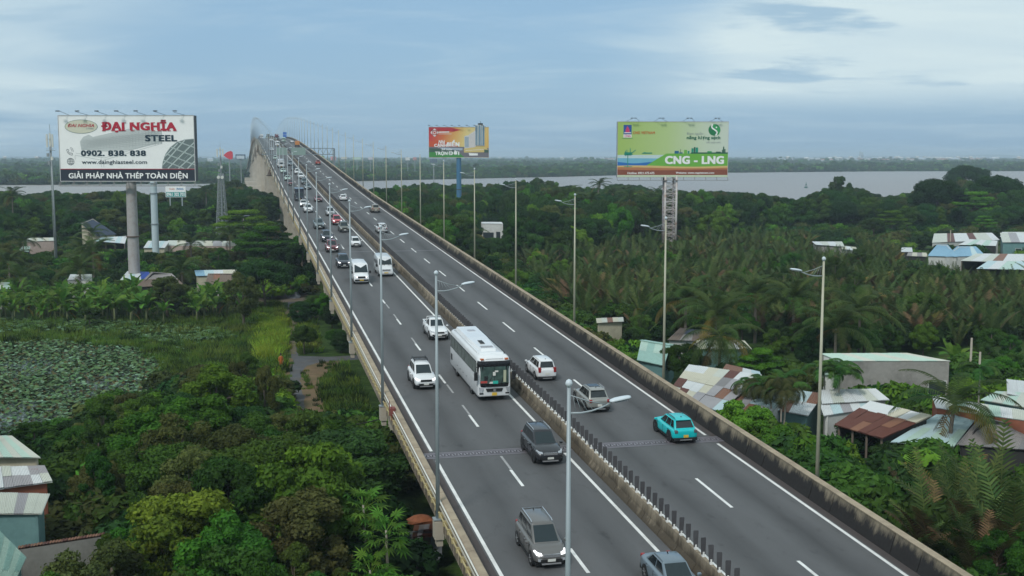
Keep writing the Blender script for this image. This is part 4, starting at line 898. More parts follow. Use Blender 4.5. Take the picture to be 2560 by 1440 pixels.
TR = [  # kind, px, py, heading, paint, label, snap
 ('sel', 864, 670, -1, 'navy', 'dark navy SUV with lit headlights half hidden behind the tall white minibus', LO),
 ('hat', 889, 618, -1, 'white', 'small white hatchback alone in the inner left lane ahead of the silver minibus', LI),
 ('sel', 829, 631, -1, 'maroon', 'maroon SUV with bright headlights in the outer left lane', LO),
 ('sel', 825, 605, -1, 'navy', 'dark blue SUV with bright headlights right behind the maroon SUV', LO),
 ('suv', 866, 581, -1, 'olive', 'olive-grey SUV in the inner left lane behind the white hatchback', LI),
 ('pic', 808, 573, -1, 'teal', 'dark grey pickup in the outer left lane ahead of the white saloons', LO),
 ('sel', 843, 563, -1, 'red', 'red SUV with lit headlights beside the median', LI),
 ('mpv', 831, 540, -1, 'silver', 'silver people carrier beside the median behind the red SUV', LI),
 ('suv', 779, 532, -1, 'white', 'white SUV in the outer left lane, nearest of the two white cars there', LO),
 ('hal', 763, 517, -1, 'white', 'white sedan with lit lights just behind the white SUV', LO),
 ('sed', 797, 505, -1, 'maroon', 'dark red sedan beside the median under a lamp arm', LI),
 ('trk', 751, 503, -1, 'navy', 'tall dark truck in the outer left lane', LO),
 ('sed', 767, 474, -1, 'teal', 'dark green-grey sedan last in the inner queue by the median', LI),
 ('mpv', 762, 461, -1, 'teal', 'grey-green car close behind the dark green-grey sedan', LI),
 ('suv', 757, 447, -1, 'white', 'white car third in the inner queue', LI),
 ('sed', 729, 464, -1, 'maroon', 'dark maroon car with red markings in the outer queue', LO),
 ('sed', 722, 452, -1, 'mint', 'pale green car in the outer queue behind the maroon one', LO),
 ('hat', 717, 443, -1, 'black', 'dark car squeezed between two pale cars in the outer queue', LO),
 ('sed', 711, 433, -1, 'mint', 'pale mint car in the outer queue behind the dark one', LO),
 ('trk', 711, 420, -1, 'white', 'white box truck in the outer queue', LO),
 ('suv', 747, 436, -1, 'white', 'white car fourth in the inner queue', LI),
 ('sed', 733, 427, -1, 'navy', 'dark blue car in the inner queue', LI),
 ('pic', 728, 415, -1, 'bluegrey', 'blue-grey pickup in the inner queue near the top of the queue', LI),
 ('hat', 700, 416, -1, 'white', 'small white car behind the white box truck', LO),
 ('sed', 703, 408, -1, 'bluegrey', 'blue-grey car in the outer lane below the gantry', LO),
 ('mpv', 691, 400, -1, 'mint', 'pale white-green car just below the gantry', LO),
 ('van', 703, 386, -1, 'bluegrey', 'dark bus-like van passing under the gantry', LI),
 ('hat', 690, 377, -1, 'white', 'small white car just above the gantry', LO),
 ('van', 702, 366, -1, 'white', 'white van above the gantry by the median', LI),
 ('sed', 682, 353, -1, 'white', 'white car close to the crest in the inner lane', LI),
 ('trk', 659, 347, -1, 'white', 'white truck coming over the crest on the far left', LO),
 ('suv', 651, 341, -1, 'maroon', 'dark reddish car at the crest beside the white truck', LO),
 ('trk', 679, 342, -1, 'olive', 'olive truck coming over the crest near the median', LI),
 ('mpv', 668, 343, -1, 'mint', 'pale car between two trucks at the crest', LI),
 ('suv', 963, 583, 1, 'white', 'white SUV driving up the inner right lane beside a lamp head', RI),
 ('suv', 931, 532, 1, 'tan', 'tan SUV driving up in the outer right lane', RO),
 ('sed', 854, 502, 1, 'white', 'white sedan driving up in the inner right lane by the median', RI),
 ('suv', 790, 412, 1, 'brick', 'brick-red car driving up in the outer right lane', RO),
 ('trk', 742, 367, 1, 'orange', 'orange-yellow truck driving up near the crest', RO),
 ('sed', 729, 357, 1, 'white', 'white car driving up near the crest ahead of the orange truck', RO),
 ('van', 711, 355, 1, 'mint', 'pale green van driving up near the crest by the median', RI),
 ('trk', 692, 344, 1, 'maroon', 'dark reddish truck at the crest right of the median', RI),
 ('suv', 701, 342, 1, 'navy', 'dark blue car at the crest under the blue sign panels', RI)]
for kd, px, py, hd, pn, lab, sn in TR:
    if kd in used: o = copy_tree(protos[kd])
    else: o = protos[kd]; used.add(kd)
    place(o, px, py, hd, label=lab, group=G1 if hd < 0 else G2, L=LEN[kd], snap=sn, cat={'pic': 'pickup truck', 'van': 'van', 'trk': 'truck'}.get(kd, 'car'))
    protos_white = pn != 'white'
    o['pn'] = pn
for o in list(bpy.data.objects):
    if o.parent is None and 'pn' in o:
        if o['pn'] != 'white': repaint(o, o['pn'])
        del o['pn']
# a bicycle strapped to the back of the white SUV in the right lanes

wb = [o for o in bpy.data.objects if o.get('label', '').startswith('white SUV driving up the inner right lane')][0]
bk = thing('bicycle', 'white bicycle carried upright on the back of the white SUV', 'bicycle', wb.matrix_basis @ Vector((-2.62, 0, .62)), 0); bk.rotation_euler = wb.rotation_euler
for y in (-.52, .52):
    mb = MB(); mb.tube([(0, y+math.cos(t)*.33, .42+math.sin(t)*.33) for t in np.linspace(0, 2*math.pi, 17)], .028, 5); mb.build('wheel', TYRE, bk)
mb = MB()
for a, b in (((0, -.52, .42), (0, -.1, .42)), ((0, -.1, .42), (0, -.22, .92)), ((0, -.22, .92), (0, .36, .95)), ((0, .36, .95), (0, -.1, .42)), ((0, -.52, .42), (0, -.22, .92)), ((0, .36, .98), (0, .52, .42))): mb.bar(a, b, .06)
mb.build('frame', P['white'], bk); mb = MB(); mb.box((0, -.24, 1.02), (.12, .26, .05)); mb.build('saddle', BLK, bk); mb = MB(); mb.bar((-.05, .38, 1.05), (.05, .38, 1.05), .05); mb.bar((-.22, .38, 1.06), (.22, .38, 1.06), .035); mb.build('handlebar', BLK, bk)
# ================================================================== BILLBOARDS
def flat(name, col, rough=0.6, **k): return mat('print_'+name, col, rough, var=0.05, vscale=0.6, spec=0.3, **k)
class Board:
    """a printed board; picture coordinates (x right, y down) in the units of box = (x0, y0, x1, y1) map on the real face"""
    def __init__(s, root, box, W, Hh, z0):
        s.r = root; s.b = box; s.W = W; s.H = Hh; s.z0 = z0; s.n = 0
    def p(s, x, y): return ((x-s.b[0])/(s.b[2]-s.b[0])*s.W-s.W/2, s.z0+s.H*(1-(y-s.b[1])/(s.b[3]-s.b[1])))
    def poly(s, pts, m_, name='print', lay=1):
        q = [s.p(*a) for a in pts]; y = -0.009*lay-0.012; mb_ = MB(); mb_.add([(a, y, b) for a, b in q], [tuple(range(len(q)))]); return mb_.build(name, m_, s.r, fix=False)
    def line(s, pts, wd, m_, name='print', lay=2):
        mb_ = MB(); k = s.W/(s.b[2]-s.b[0])*wd/2
        for a, b in zip(pts[:-1], pts[1:]):
            a = Vector(s.p(*a)); b = Vector(s.p(*b)); d = (b-a)
            if d.length < 1e-6: continue
            n_ = Vector((-d.y, d.x)).normalized()*k; y = -0.009*lay-0.012
            mb_.add([(v.x, y, v.y) for v in (a-n_, b-n_, b+n_, a+n_)], [(0, 1, 2, 3)])
        return mb_.build(name, m_, s.r, fix=False)
    def lines(s, segs, wd, m_, name='print', lay=2):
        mb_ = MB(); k = s.W/(s.b[2]-s.b[0])*wd/2
        for a, b in segs:
            a = Vector(s.p(*a)); b = Vector(s.p(*b)); d = (b-a); n_ = Vector((-d.y, d.x)).normalized()*k; y = -0.009*lay-0.012
            mb_.add([(v.x, y, v.y) for v in (a-n_, b-n_, b+n_, a+n_)], [(0, 1, 2, 3)])
        return mb_.build(name, m_, s.r, fix=False)
    def disc(s, x, y, rx, ry, m_, lay=2, ring=0, name='print', a0=0, a1=360):
        n = 40; pts = [(x+rx*math.cos(math.radians(a0+(a1-a0)*i/n)), y-ry*math.sin(math.radians(a0+(a1-a0)*i/n))) for i in range(n+1)]
        if ring: return s.line(pts, ring, m_, name, lay)
        return s.poly(pts[:-1] if a1-a0 == 360 else pts, m_, name, lay)
    def text(s, body, x0, y0, x1, y1, m_, bold=0.0, shear=0, lay=4):
        """lettering fitted to the given box; heavier weights by stacking shifted copies 1 mm apart"""
        cu = bpy.data.curves.new('t', 'FONT'); cu.body = body; cu.size = 1; cu.shear = shear; cu.resolution_u = 3; cu.space_character = 1+bold*1.6
        o = bpy.data.objects.new('t', cu); COL.objects.link(o)
        me = bpy.data.meshes.new_from_object(o.evaluated_get(bpy.context.evaluated_depsgraph_get())); bpy.data.objects.remove(o); bpy.data.curves.remove(cu)
        co = np.array([v.co for v in me.vertices]); fs = [tuple(q.vertices) for q in me.polygons]; bpy.data.meshes.remove(me)
        sh = [(0, 0)] if bold < .008 else [(-bold, 0), (bold, 0), (0, bold*.7), (0, -bold*.7), (-bold, bold*.6), (bold, -bold*.6), (-bold, -bold*.6), (bold, bold*.6)]
        al = np.concatenate([co+np.array([dx, dy, 0]) for dx, dy in sh]); mn = al.min(0); mxx = al.max(0); a = s.p(x0, y1); b = s.p(x1, y0); mb_ = MB()
        for k, (dx, dy) in enumerate(sh):
            q = co+np.array([dx, dy, 0]); mb_.add([(a[0]+(v[0]-mn[0])/(mxx[0]-mn[0])*(b[0]-a[0]), -0.009*lay-0.012-.001*k, a[1]+(v[1]-mn[1])/(mxx[1]-mn[1])*(b[1]-a[1])) for v in q], fs)
        return mb_.build('lettering', m_, s.r, fix=False)
def gradmat(name, stops, axis=0, lo=-1, hi=1, second=None):
    """printed colour gradient across a board (flat print)"""
    m_ = bpy.data.materials.new(name); m_.use_nodes = True; t = m_.node_tree; n = t.nodes; l = t.links; b = n['Principled BSDF']; b.inputs['Roughness'].default_value = 0.6
    c = n.new('ShaderNodeTexCoord'); sp = n.new('ShaderNodeSeparateXYZ'); l.new(c.outputs['Object'], sp.inputs[0])
    mr = n.new('ShaderNodeMapRange'); mr.inputs[1].default_value = lo; mr.inputs[2].default_value = hi; l.new(sp.outputs[axis], mr.inputs[0]); fac = mr.outputs[0]
    if second:
        m2 = n.new('ShaderNodeMapRange'); m2.inputs[1].default_value = second[1]; m2.inputs[2].default_value = second[2]; m2.inputs[3].default_value = -second[3]; m2.inputs[4].default_value = second[3]; l.new(sp.outputs[second[0]], m2.inputs[0])
        ad = n.new('ShaderNodeMath'); ad.operation = 'ADD'; l.new(fac, ad.inputs[0]); l.new(m2.outputs[0], ad.inputs[1]); fac = ad.outputs[0]
    r = n.new('ShaderNodeValToRGB'); e = r.color_ramp.elements
    e[0].position = stops[0][0]; e[0].color = (*stops[0][1], 1); e[1].position = stops[-1][0]; e[1].color = (*stops[-1][1], 1)
    for p_, cc in stops[1:-1]: k = e.new(p_); k.color = (*cc, 1)
    l.new(fac, r.inputs[0]); l.new(r.outputs[0], b.inputs['Base Color']); return m_
def board_frame(root, W, Hh, z0, face_m, side_m, depth=1.6, lamps_top=7, up=1.1, catwalk=True, seed=1, crossed=False):
    mb_ = MB(); mb_.box((0, depth/2, z0+Hh/2), (W, depth, Hh)); mb_.build('panel_box', side_m, root)
    mb_ = MB(); mb_.box((0, 0.0, z0+Hh/2), (W-.02, .012, Hh-.02)); mb_.build('face_sheet', face_m, root)
    fr = mat('board_trim', (0.5, 0.5, 0.5), .5)
    mb_ = MB()
    for a, b in (((-W/2, -.03, z0), (W/2, -.03, z0)), ((-W/2, -.03, z0+Hh), (W/2, -.03, z0+Hh)), ((-W/2, -.03, z0), (-W/2, -.03, z0+Hh)), ((W/2, -.03, z0), (W/2, -.03, z0+Hh))): mb_.bar(a, b, .09)
    mb_.build('trim', fr, root)
    DK = mat('dark_steel', (0.06, 0.065, 0.07), .6, .3); r_ = random.Random(seed)
    for k in range(lamps_top):
        x = -W/2+W*(k+.6)/lamps_top; dx = -1.6 if not crossed or k % 2 else 1.6
        mb_ = MB(); mb_.bar((x, .2, z0+Hh), (x+dx*r_.uniform(.7, 1), -1.3, z0+Hh+up*r_.uniform(.6, 1)), .05); e = Vector((x+dx*.8, -1.4, z0+Hh+up*.85)); mb_.box(e, (.6, .3, .16)); mb_.build('flood_lamp', DK, root)
    if catwalk:
        mb_ = MB(); mb_.box((0, -.6, z0-.75), (W, .7, .06)); mb_.bar((-W/2, -.95, z0-.72), (W/2, -.95, z0-.72), .10)
        n = 11
        for k in range(n): x = -W/2+W*k/(n-1); mb_.bar((x, -.95, z0-.75), (x, -.1, z0), .06); mb_.bar((x, -.3, z0-.75), (x, 0.3, z0), .06)
        mb_.build('catwalk', mat('catwalk_steel', (0.22, 0.22, 0.21), .6, .2), root)
# ---- left board
WHT = flat('white', (0.80, 0.81, 0.80)); NAVY = flat('navy', (0.012, 0.035, 0.055)); DBAND = flat('charcoal', (0.022, 0.030, 0.045)); REDP = flat('red', (0.42, 0.02, 0.045)); GRL = flat('pale_grey', (0.40, 0.45, 0.45)); GRM = flat('mid_grey', (0.24, 0.28, 0.29)); DGR = flat('dark_grey', (0.04, 0.055, 0.06)); CRM = flat('cream', (0.58, 0.58, 0.46)); BLKP = flat('black', (0.015, 0.018, 0.02))
YA = 184.0; ca = at(329, 741, 0); YA = ca.y; k_ = YA/F
bA = thing('billboard', 'large white steel company billboard with red lettering on a single grey concrete column', 'billboard', (atY(317, 370, YA).x, YA, 0), math.radians(-1.2))
Wd = (486-148)*k_*1.0; z0 = atY(317, 453, YA).z; z1 = atY(317, 288.5, YA).z
board_frame(bA, Wd, z1-z0, z0, WHT, mat('board_side', (0.08, 0.09, 0.10), .7), lamps_top=7, up=.75)
B = Board(bA, (228, 136, 1895, 948), Wd, z1-z0, z0)
B.poly([(232, 800), (1892, 800), (1892, 945), (232, 945)], DBAND); B.poly([(232, 794), (1892, 794), (1892, 801), (232, 801)], REDP, lay=2)
# faint drawing of a steel-framed hall
B.poly([(490, 455), (530, 400), (600, 372), (650, 400), (1090, 300), (1500, 335), (1500, 470), (1130, 560), (800, 580), (500, 560)], flat('drawing_wash', (0.50, 0.535, 0.53)), lay=1)
sg = []; r_ = random.Random(3)
for i in range(26): x = 495+i*40; sg.append(((x, 560-abs(i-10)*4-r_.random()*20), (x, 440-i*6+r_.random()*30)))
for i in range(24): x = 520+i*36; y = 430-i*5; sg.append(((x, y), (x+150, y+90))); sg.append(((x, y+120), (x+110, y+20)))
for i in range(7): sg.append(((500, 455+i*18), (1500, 330+i*24)))
sg += [((420, 625), (760, 690)), ((760, 690), (1500, 480)), ((430, 600), (780, 660)), ((780, 660), (1490, 450)), ((740, 660), (740, 770)), ((770, 690), (770, 775)), ((420, 625), (420, 680))]
B.lines(sg, 3.2, flat('drawing_line', (0.33, 0.37, 0.375)), lay=2)
B.disc(510, 273, 203, 86, flat('logo_ring', (0.12, 0.19, 0.19)), lay=2); B.disc(510, 273, 197, 81, CRM, lay=3)
B.text('ĐAI NGHIA', 348, 238, 672, 280, REDP, .02, .25, lay=5); B.text('STEEL', 570, 290, 668, 306, GRM, .01, .25, lay=5)
B.text('ĐẠI NGHĨA', 758, 190, 1680, 346, REDP, .055, 0, lay=6)
# slab serifs of the big red letters
for x0, x1, y in ((765, 812, 324), (765, 812, 226), (876, 936, 324), (950, 1052, 324), (1010, 1062, 226), (1010, 1062, 324), (1122, 1168, 324), (1122, 1162, 226), (1205, 1240, 226), (1375, 1420, 226), (1375, 1420, 324), (1450, 1495, 226), (1450, 1495, 324), (1510, 1560, 226), (1510, 1560, 324), (1572, 1612, 324), (1638, 1686, 324)):
    B.poly([(x0, y-4), (x1, y-4), (x1, y+5), (x0, y+5)], REDP, lay=7)
B.text('STEEL', 1292, 376, 1686, 456, NAVY, .045, 0, lay=5); B.text('0902. 838. 838', 494, 566, 1296, 636, NAVY, .04, 0, lay=5); B.text('www.dainghiasteel.com', 500, 686, 1305, 748, NAVY, .012, 0, lay=5)
B.line([(318, 560), (330, 595), (352, 618), (384, 626), (390, 606), (368, 596), (356, 604), (340, 584), (346, 570), (334, 550), (318, 560)], 5, NAVY); B.disc(352, 575, 32, 32, NAVY, ring=4, a0=-10, a1=75); B.disc(352, 575, 48, 48, NAVY, ring=4, a0=-10, a1=75)
B.disc(362, 705, 42, 42, NAVY, ring=5); B.disc(362, 705, 20, 42, NAVY, ring=4); B.lines([((320, 705), (404, 705)), ((328, 684), (396, 684)), ((328, 726), (396, 726)), ((362, 663), (362, 747))], 4, NAVY)
arc = [(1490, 780), (1505, 700), (1540, 610), (1600, 530), (1680, 468), (1780, 435), (1880, 426), (1892, 426), (1892, 792), (1490, 792)]
B.poly(arc, flat('dome_dark', (0.13, 0.17, 0.17)), lay=2)
cells = []
for i in range(7):
    cells.append(((1495+i*14, 740-i*50), (1700+i*40, 792))); cells.append(((1560+i*58, 790), (1892, 560-i*22+i*i*2))) 
cells = [((1512, 690), (1760, 790)), ((1545, 610), (1892, 745)), ((1610, 530), (1892, 640)), ((1700, 462), (1892, 530)), ((1500, 745), (1780, 440)), ((1560, 790), (1892, 470)), ((1690, 790), (1892, 610)), ((1800, 792), (1892, 700)), ((1520, 650), (1690, 480))]
B.lines(cells, 13, flat('dome_rib', (0.45, 0.52, 0.51)), lay=3); B.line(arc[:7], 8, flat('dome_rib2', (0.3, 0.36, 0.36)), lay=4)
B.lines([((a[0]+25, a[1]+10), (b[0]+20, b[1]+10)) for a, b in cells[:4]]+[((1530, 770), (1850, 500)), ((1640, 792), (1880, 560))], 4, flat('dome_rib3', (0.26, 0.32, 0.32)), lay=4)
B.text('GIẢI PHÁP NHÀ THÉP TOÀN DIỆN', 330, 824, 1802, 932, WHT, .03, 0, lay=5)
mb = MB(); cxm = atY(328, 600, YA).x-bA.location.x
mb.cyl((cxm, .9, -.5), (cxm, .9, 18*0+atY(328, 605, YA).z), .92, .90, 28); mb.cyl((cxm, .9, atY(328, 605, YA).z), (cxm, .9, z0+.3), .88, .80, 28)
mb.build('column', mat('grey_column_paint', (0.33, 0.32, 0.315), .7, var=.08, vscale=.8, dirt=(0.20, 0.12, 0.08), dscale=1.3, dfac=.35), bA, smooth=False)
mb = MB(); zz_ = atY(328, 592, YA).z; mb.cyl((cxm, .9, zz_-.1), (cxm, .9, zz_+.1), 1.06, n=28); mb.build('flange', mat('rusty_flange', (0.12, 0.09, 0.07), .8), bA)
# ---- board whose column alone shows, left of the first column's right side
YB = 238.0; b2 = thing('billboard_column', 'pale blue-white steel column standing behind the large left billboard', 'column', (atY(385, 500, YB).x, YB, 0))
mb = MB(); mb.cyl((0, 0, -.5), (0, 0, atY(385, 450, YB).z), .72, .66, 20); mb.build('shaft', mat('pale_blue_paint', (0.42, 0.50, 0.53), .5, var=.06), b2)
for yy in (483, 560, 458): mb = MB(); z = atY(385, yy, YB).z; mb.cyl((0, 0, z-.1), (0, 0, z+.1), .84, n=20); mb.build('flange', mat('flange_grey', (0.2, 0.23, 0.25), .6), b2)
# small sign low in the trees
YC = 330.0; b3 = thing('small_billboard', 'small white and teal billboard low among the trees beyond the left column', 'billboard', (atY(439, 480, YC).x, YC, 0))
z0 = atY(439, 493, YC).z; z1 = atY(439, 466, YC).z; Wd = 50*YC/F
mb = MB(); mb.box((0, .2, (z0+z1)/2), (Wd, .4, z1-z0)); mb.build('panel_box', WHT, b3)
B = Board(b3, (0, 0, 100, 54), Wd, z1-z0, z0); B.poly([(2, 28), (98, 28), (98, 52), (2, 52)], flat('teal', (0.05, 0.30, 0.28)), lay=1); B.text('0961 302 703', 5, 31, 95, 48, WHT, .03, lay=3); B.text('THUẬN', 18, 8, 46, 18, flat('orange', (.6, .2, .08)), .03, lay=3); B.text('PHONG', 56, 8, 90, 18, flat('blue2', (.03, .2, .42)), .03, lay=3)
mb = MB(); mb.bar((-Wd*.3, .3, -.2), (-Wd*.3, .3, z0), .3); mb.bar((Wd*.3, .3, -.2), (Wd*.3, .3, z0), .3); mb.build('post', GALV, b3)
# ---- middle board
YM = 384.0; k_ = YM/F; xM = atY(1147, 355, YM).x
bB = thing('billboard', 'orange sunset apartment billboard with two tower blocks on a blue column', 'billboard', (xM, YM, 0), 0)
Wd = 149*k_; z0 = atY(1147, 394, YM).z; z1 = atY(1147, 317.5, YM).z
g1 = gradmat('sunset_print', [(0.0, (0.52, 0.02, 0.03)), (.22, (0.58, 0.13, 0.03)), (.45, (0.66, 0.38, 0.10)), (.62, (0.68, 0.55, 0.22)), (.8, (.66, .55, .28)), (1, (0.66, 0.42, 0.1))], 0, -Wd/2, Wd/2, (2, z0+(z1-z0)*.3, z1, -.05))
board_frame(bB, Wd, z1-z0, z0, g1, mat('board_side', (0, 0, 0)), lamps_top=8, up=.6, catwalk=False, seed=4)
B = Board(bB, (203, 228, 1088, 680), Wd, z1-z0, z0)
B.poly([(206, 520), (700, 520), (1085, 540), (1085, 676), (206, 676)], flat('dusk_ground', (0.16, 0.15, 0.17)), lay=1)
B.poly([(206, 600), (640, 600), (730, 676), (206, 676)], flat('lawn', (0.05, 0.25, 0.05)), lay=2); B.poly([(206, 540), (330, 545), (400, 560), (640, 570), (640, 600), (206, 600)], flat('tree_band', (0.05, 0.10, 0.07)), lay=2); B.poly([(360, 530), (700, 540), (700, 570), (640, 575), (400, 560)], flat('pale_sea', (0.35, 0.42, 0.50)), lay=2)
B.poly([(230, 235), (520, 235), (680, 270), (560, 300), (350, 280), (206, 330), (206, 235)], flat('red_cloud', (0.46, 0.03, 0.04)), lay=1); B.poly([(206, 440), (330, 425), (560, 470), (640, 520), (206, 520)], flat('red_glow', (0.55, 0.08, 0.02)), lay=1)
B.line([(290, 252), (345, 310), (290, 368), (232, 310), (290, 252)], 9, WHT, lay=3); B.disc(290, 310, 40, 40, WHT, lay=3, ring=9); B.disc(290, 310, 20, 20, WHT, lay=3, ring=8); B.line([(350, 305), (505, 300)], 14, WHT, lay=3); B.line([(350, 330), (540, 330)], 5, WHT, lay=3)
B.text('Nhà', 345, 420, 440, 474, WHT, .03, .2, lay=5); B.text('CẠNH', 282, 474, 466, 534, WHT, .05, lay=5); B.text('BIỂN', 470, 418, 656, 515, WHT, .06, lay=5)
B.text('Sở hữu', 390, 540, 545, 572, WHT, .02, .2, lay=5); B.text('TRỌN', 296, 588, 480, 655, WHT, .05, lay=5); B.text('ĐỜI', 490, 572, 652, 642, WHT, .06, lay=5)
TW = flat('tower_white', (0.62, 0.60, 0.58)); TB = flat('tower_blue', (0.08, 0.22, 0.33)); TB2 = flat('tower_pale_blue', (0.28, 0.40, 0.45))
B.poly([(728, 365), (775, 350), (795, 352), (795, 545), (728, 545)], TW, lay=3); B.poly([(795, 340), (890, 280), (890, 545), (795, 545)], TW, lay=3)
for i in range(4): x = 736+i*15; B.poly([(x, 372), (x+8, 370), (x+8, 530), (x, 530)], TB, lay=4)
for i in range(5): x = 803+i*17; B.poly([(x, 345-i*10), (x+4, 342-i*10), (x+4, 540), (x, 540)], flat('tower_shade', (0.42, 0.40, 0.42)), lay=4)
B.poly([(720, 545), (1020, 510), (1075, 560), (1060, 600), (720, 605)], flat('podium_yellow', (0.60, 0.47, 0.18)), lay=5); B.poly([(1020, 560), (1085, 565), (1085, 605), (1020, 605)], flat('tree_band', (0, 0, 0)), lay=6)
B.poly([(790, 612), (925, 618), (925, 648), (800, 650)], WHT, lay=6); B.line([(740, 575), (1010, 560)], 5, WHT, lay=7)
# cut-out tower rising above the top edge
mb = MB(); x0, zb_ = B.p(888, 505); x1, zt_ = B.p(1025, 195); mb.box(((x0+x1)/2, -.08, (zb_+zt_)/2), (x1-x0, .14, zt_-zb_)); mb.build('cut_out_tower', TW, bB)
for i in range(5): x = 893+i*27; B.poly([(x, 200), (x+15, 204), (x+15, 495), (x, 495)], TB if i % 2 == 0 else TB2, lay=40)
mb = MB(); xx_, zz_ = B.p(965, 196); mb.box((xx_, -.08, zz_+.25), (1.6, .14, .6)); mb.bar((xx_, -.08, zz_), (xx_, -.08, zz_+1.2), .12); mb.build('cut_out_roof', DGR, bB)
mb = MB(); cxm = atY(1147, 450, YM).x-xM; mb.cyl((cxm, .9, -.5), (cxm, .9, z0+.3), .88, .80, 24); mb.build('column', mat('blue_column_paint', (0.05, 0.155, 0.27), .5, var=.06), bB)
mb = MB(); zz_ = atY(1147, 474, YM).z; mb.cyl((cxm, .9, zz_-.12), (cxm, .9, zz_+.12), 1.0, n=24); mb.build('flange', DGR, bB)
# ---- right board
YR = 277.0; k_ = YR/F; xR = atY(1682, 370, YR).x
bC = thing('billboard', 'large green gas company billboard on a white rust-streaked lattice column', 'billboard', (xR, YR, 0), math.radians(1.5))
Wd = 276*k_; z0 = atY(1682, 443, YR).z; z1 = atY(1682, 304, YR).z
g2 = gradmat('pale_green_print', [(0.0, (0.33, 0.48, 0.10)), (.45, (0.42, 0.55, 0.23)), (.8, (0.52, 0.60, 0.46)), (1, (0.55, 0.62, 0.53))], 0, -Wd/2, Wd/2)
board_frame(bC, Wd, z1-z0, z0, g2, mat('board_side', (0, 0, 0)), lamps_top=8, up=.9, seed=9, crossed=True)
B = Board(bC, (105, 105, 1268, 690), Wd, z1-z0, z0)
def wave(x0, x1, f, n=24): return [(x0+(x1-x0)*i/n, f(x0+(x1-x0)*i/n)) for i in range(n+1)]
B.poly([(107, 455), (650, 455), (650, 570), (107, 570)], flat('sea_foam', (0.50, 0.62, 0.62)), lay=1); B.poly([(107, 488), (600, 492), (560, 570), (107, 570)], flat('sea_pale', (0.16, 0.42, 0.56)), lay=2)
B.poly(wave(107, 580, lambda x: 534-9*math.sin((x-107)/480*6.3+2.4))+[(560, 575), (107, 575)], flat('sea_blue', (0.02, 0.14, 0.42)), lay=3)
B.poly([(400, 572), (620, 440), (1266, 440), (1266, 600), (400, 600)], flat('hill_green', (0.14, 0.40, 0.05)), lay=4)
B.poly([(107, 572)]+wave(107, 1266, lambda x: 572-7*math.sin(x/190.0))+[(1266, 690), (107, 690)], flat('sand', (0.60, 0.42, 0.16)), lay=5)
B.poly(wave(107, 1266, lambda x: 590-6*math.sin(x/230.0+1))+[(1266, 690), (107, 690)], flat('clay', (0.42, 0.17, 0.07)), lay=6)
B.poly(wave(107, 1266, lambda x: 612-4*math.sin(x/200.0+2))+[(1266, 690), (107, 690)], flat('brown', (0.22, 0.065, 0.035)), lay=7); B.poly([(107, 667), (1266, 667), (1266, 688), (107, 688)], flat('pale_edge', (0.50, 0.58, 0.42)), lay=8)
B.poly([(168, 140), (252, 140), (252, 238), (168, 238)], flat('logo_blue', (0.02, 0.08, 0.30)), lay=2); B.poly([(208, 150), (228, 185), (234, 225), (188, 225), (190, 190)], flat('flame', (0.55, 0.04, 0.14)), lay=3); B.line([(176, 222), (246, 222)], 8, WHT, lay=4); B.poly([(168, 240), (252, 240), (252, 272), (168, 272)], WHT, lay=2); B.text('CNG', 178, 244, 244, 268, flat('flame', (0, 0, 0)), .03, lay=4); B.line([(150, 282), (265, 282)], 5, flat('green_line', (.1, .3, .1)), lay=3)
B.text('CNG VIETNAM', 266, 207, 496, 236, flat('rust_text', (0.48, 0.17, 0.03)), .04, lay=4)
B.disc(1120, 192, 63, 61, flat('swirl_green', (0.01, 0.17, 0.06)), lay=2); B.poly([(1120, 131), (1165, 150), (1184, 195), (1168, 238), (1135, 252), (1142, 215), (1125, 190), (1105, 170), (1098, 140)], flat('swirl_light', (0.03, 0.30, 0.09)), lay=3)
B.line([(1102, 134), (1090, 150), (1095, 172), (1122, 190), (1146, 208), (1148, 228), (1132, 250)], 15, WHT, lay=4); B.disc(1140, 165, 8, 8, WHT, lay=5)
B.text('Đem nguồn', 832, 212, 1002, 250, GRM, .005, lay=4); B.text('năng lượng sạch', 830, 252, 1184, 300, flat('dark_green_text', (0.02, 0.13, 0.07)), .04, lay=4); B.text('tới mọi nơi', 1036, 308, 1184, 340, GRM, .005, lay=4)
B.text('CNG - LNG', 605, 465, 1227, 552, WHT, .055, lay=9); B.text('Hotline: 0921.475.475', 214, 634, 496, 658, WHT, .02, lay=9); B.text('Website: www.cngvietnam.com', 722, 634, 1126, 658, WHT, .03, lay=9)
tl = flat('rig_teal', (0.01, 0.26, 0.17)); B.lines([((175, 445), (262, 445)), ((180, 430), (270, 430)), ((190, 410), (190, 465)), ((215, 440), (215, 585)), ((240, 385), (240, 460)), ((262, 430), (298, 402)), ((205, 400), (205, 440)), ((188, 455), (255, 455)), ((175, 578), (262, 578))], 7, tl, lay=6); B.poly([(180, 432), (255, 432), (268, 452), (180, 458)], tl, lay=6); B.lines([((370, 432), (470, 432)), ((362, 440), (470, 438)), ((385, 428), (400, 428))], 5, tl, lay=6)
gk = flat('skyline_dark', (0.02, 0.10, 0.06)); bl = flat('tank_blue', (0.01, 0.12, 0.24)); B.poly([(880, 428), (1266, 428), (1266, 442), (870, 442)], gk, lay=5)
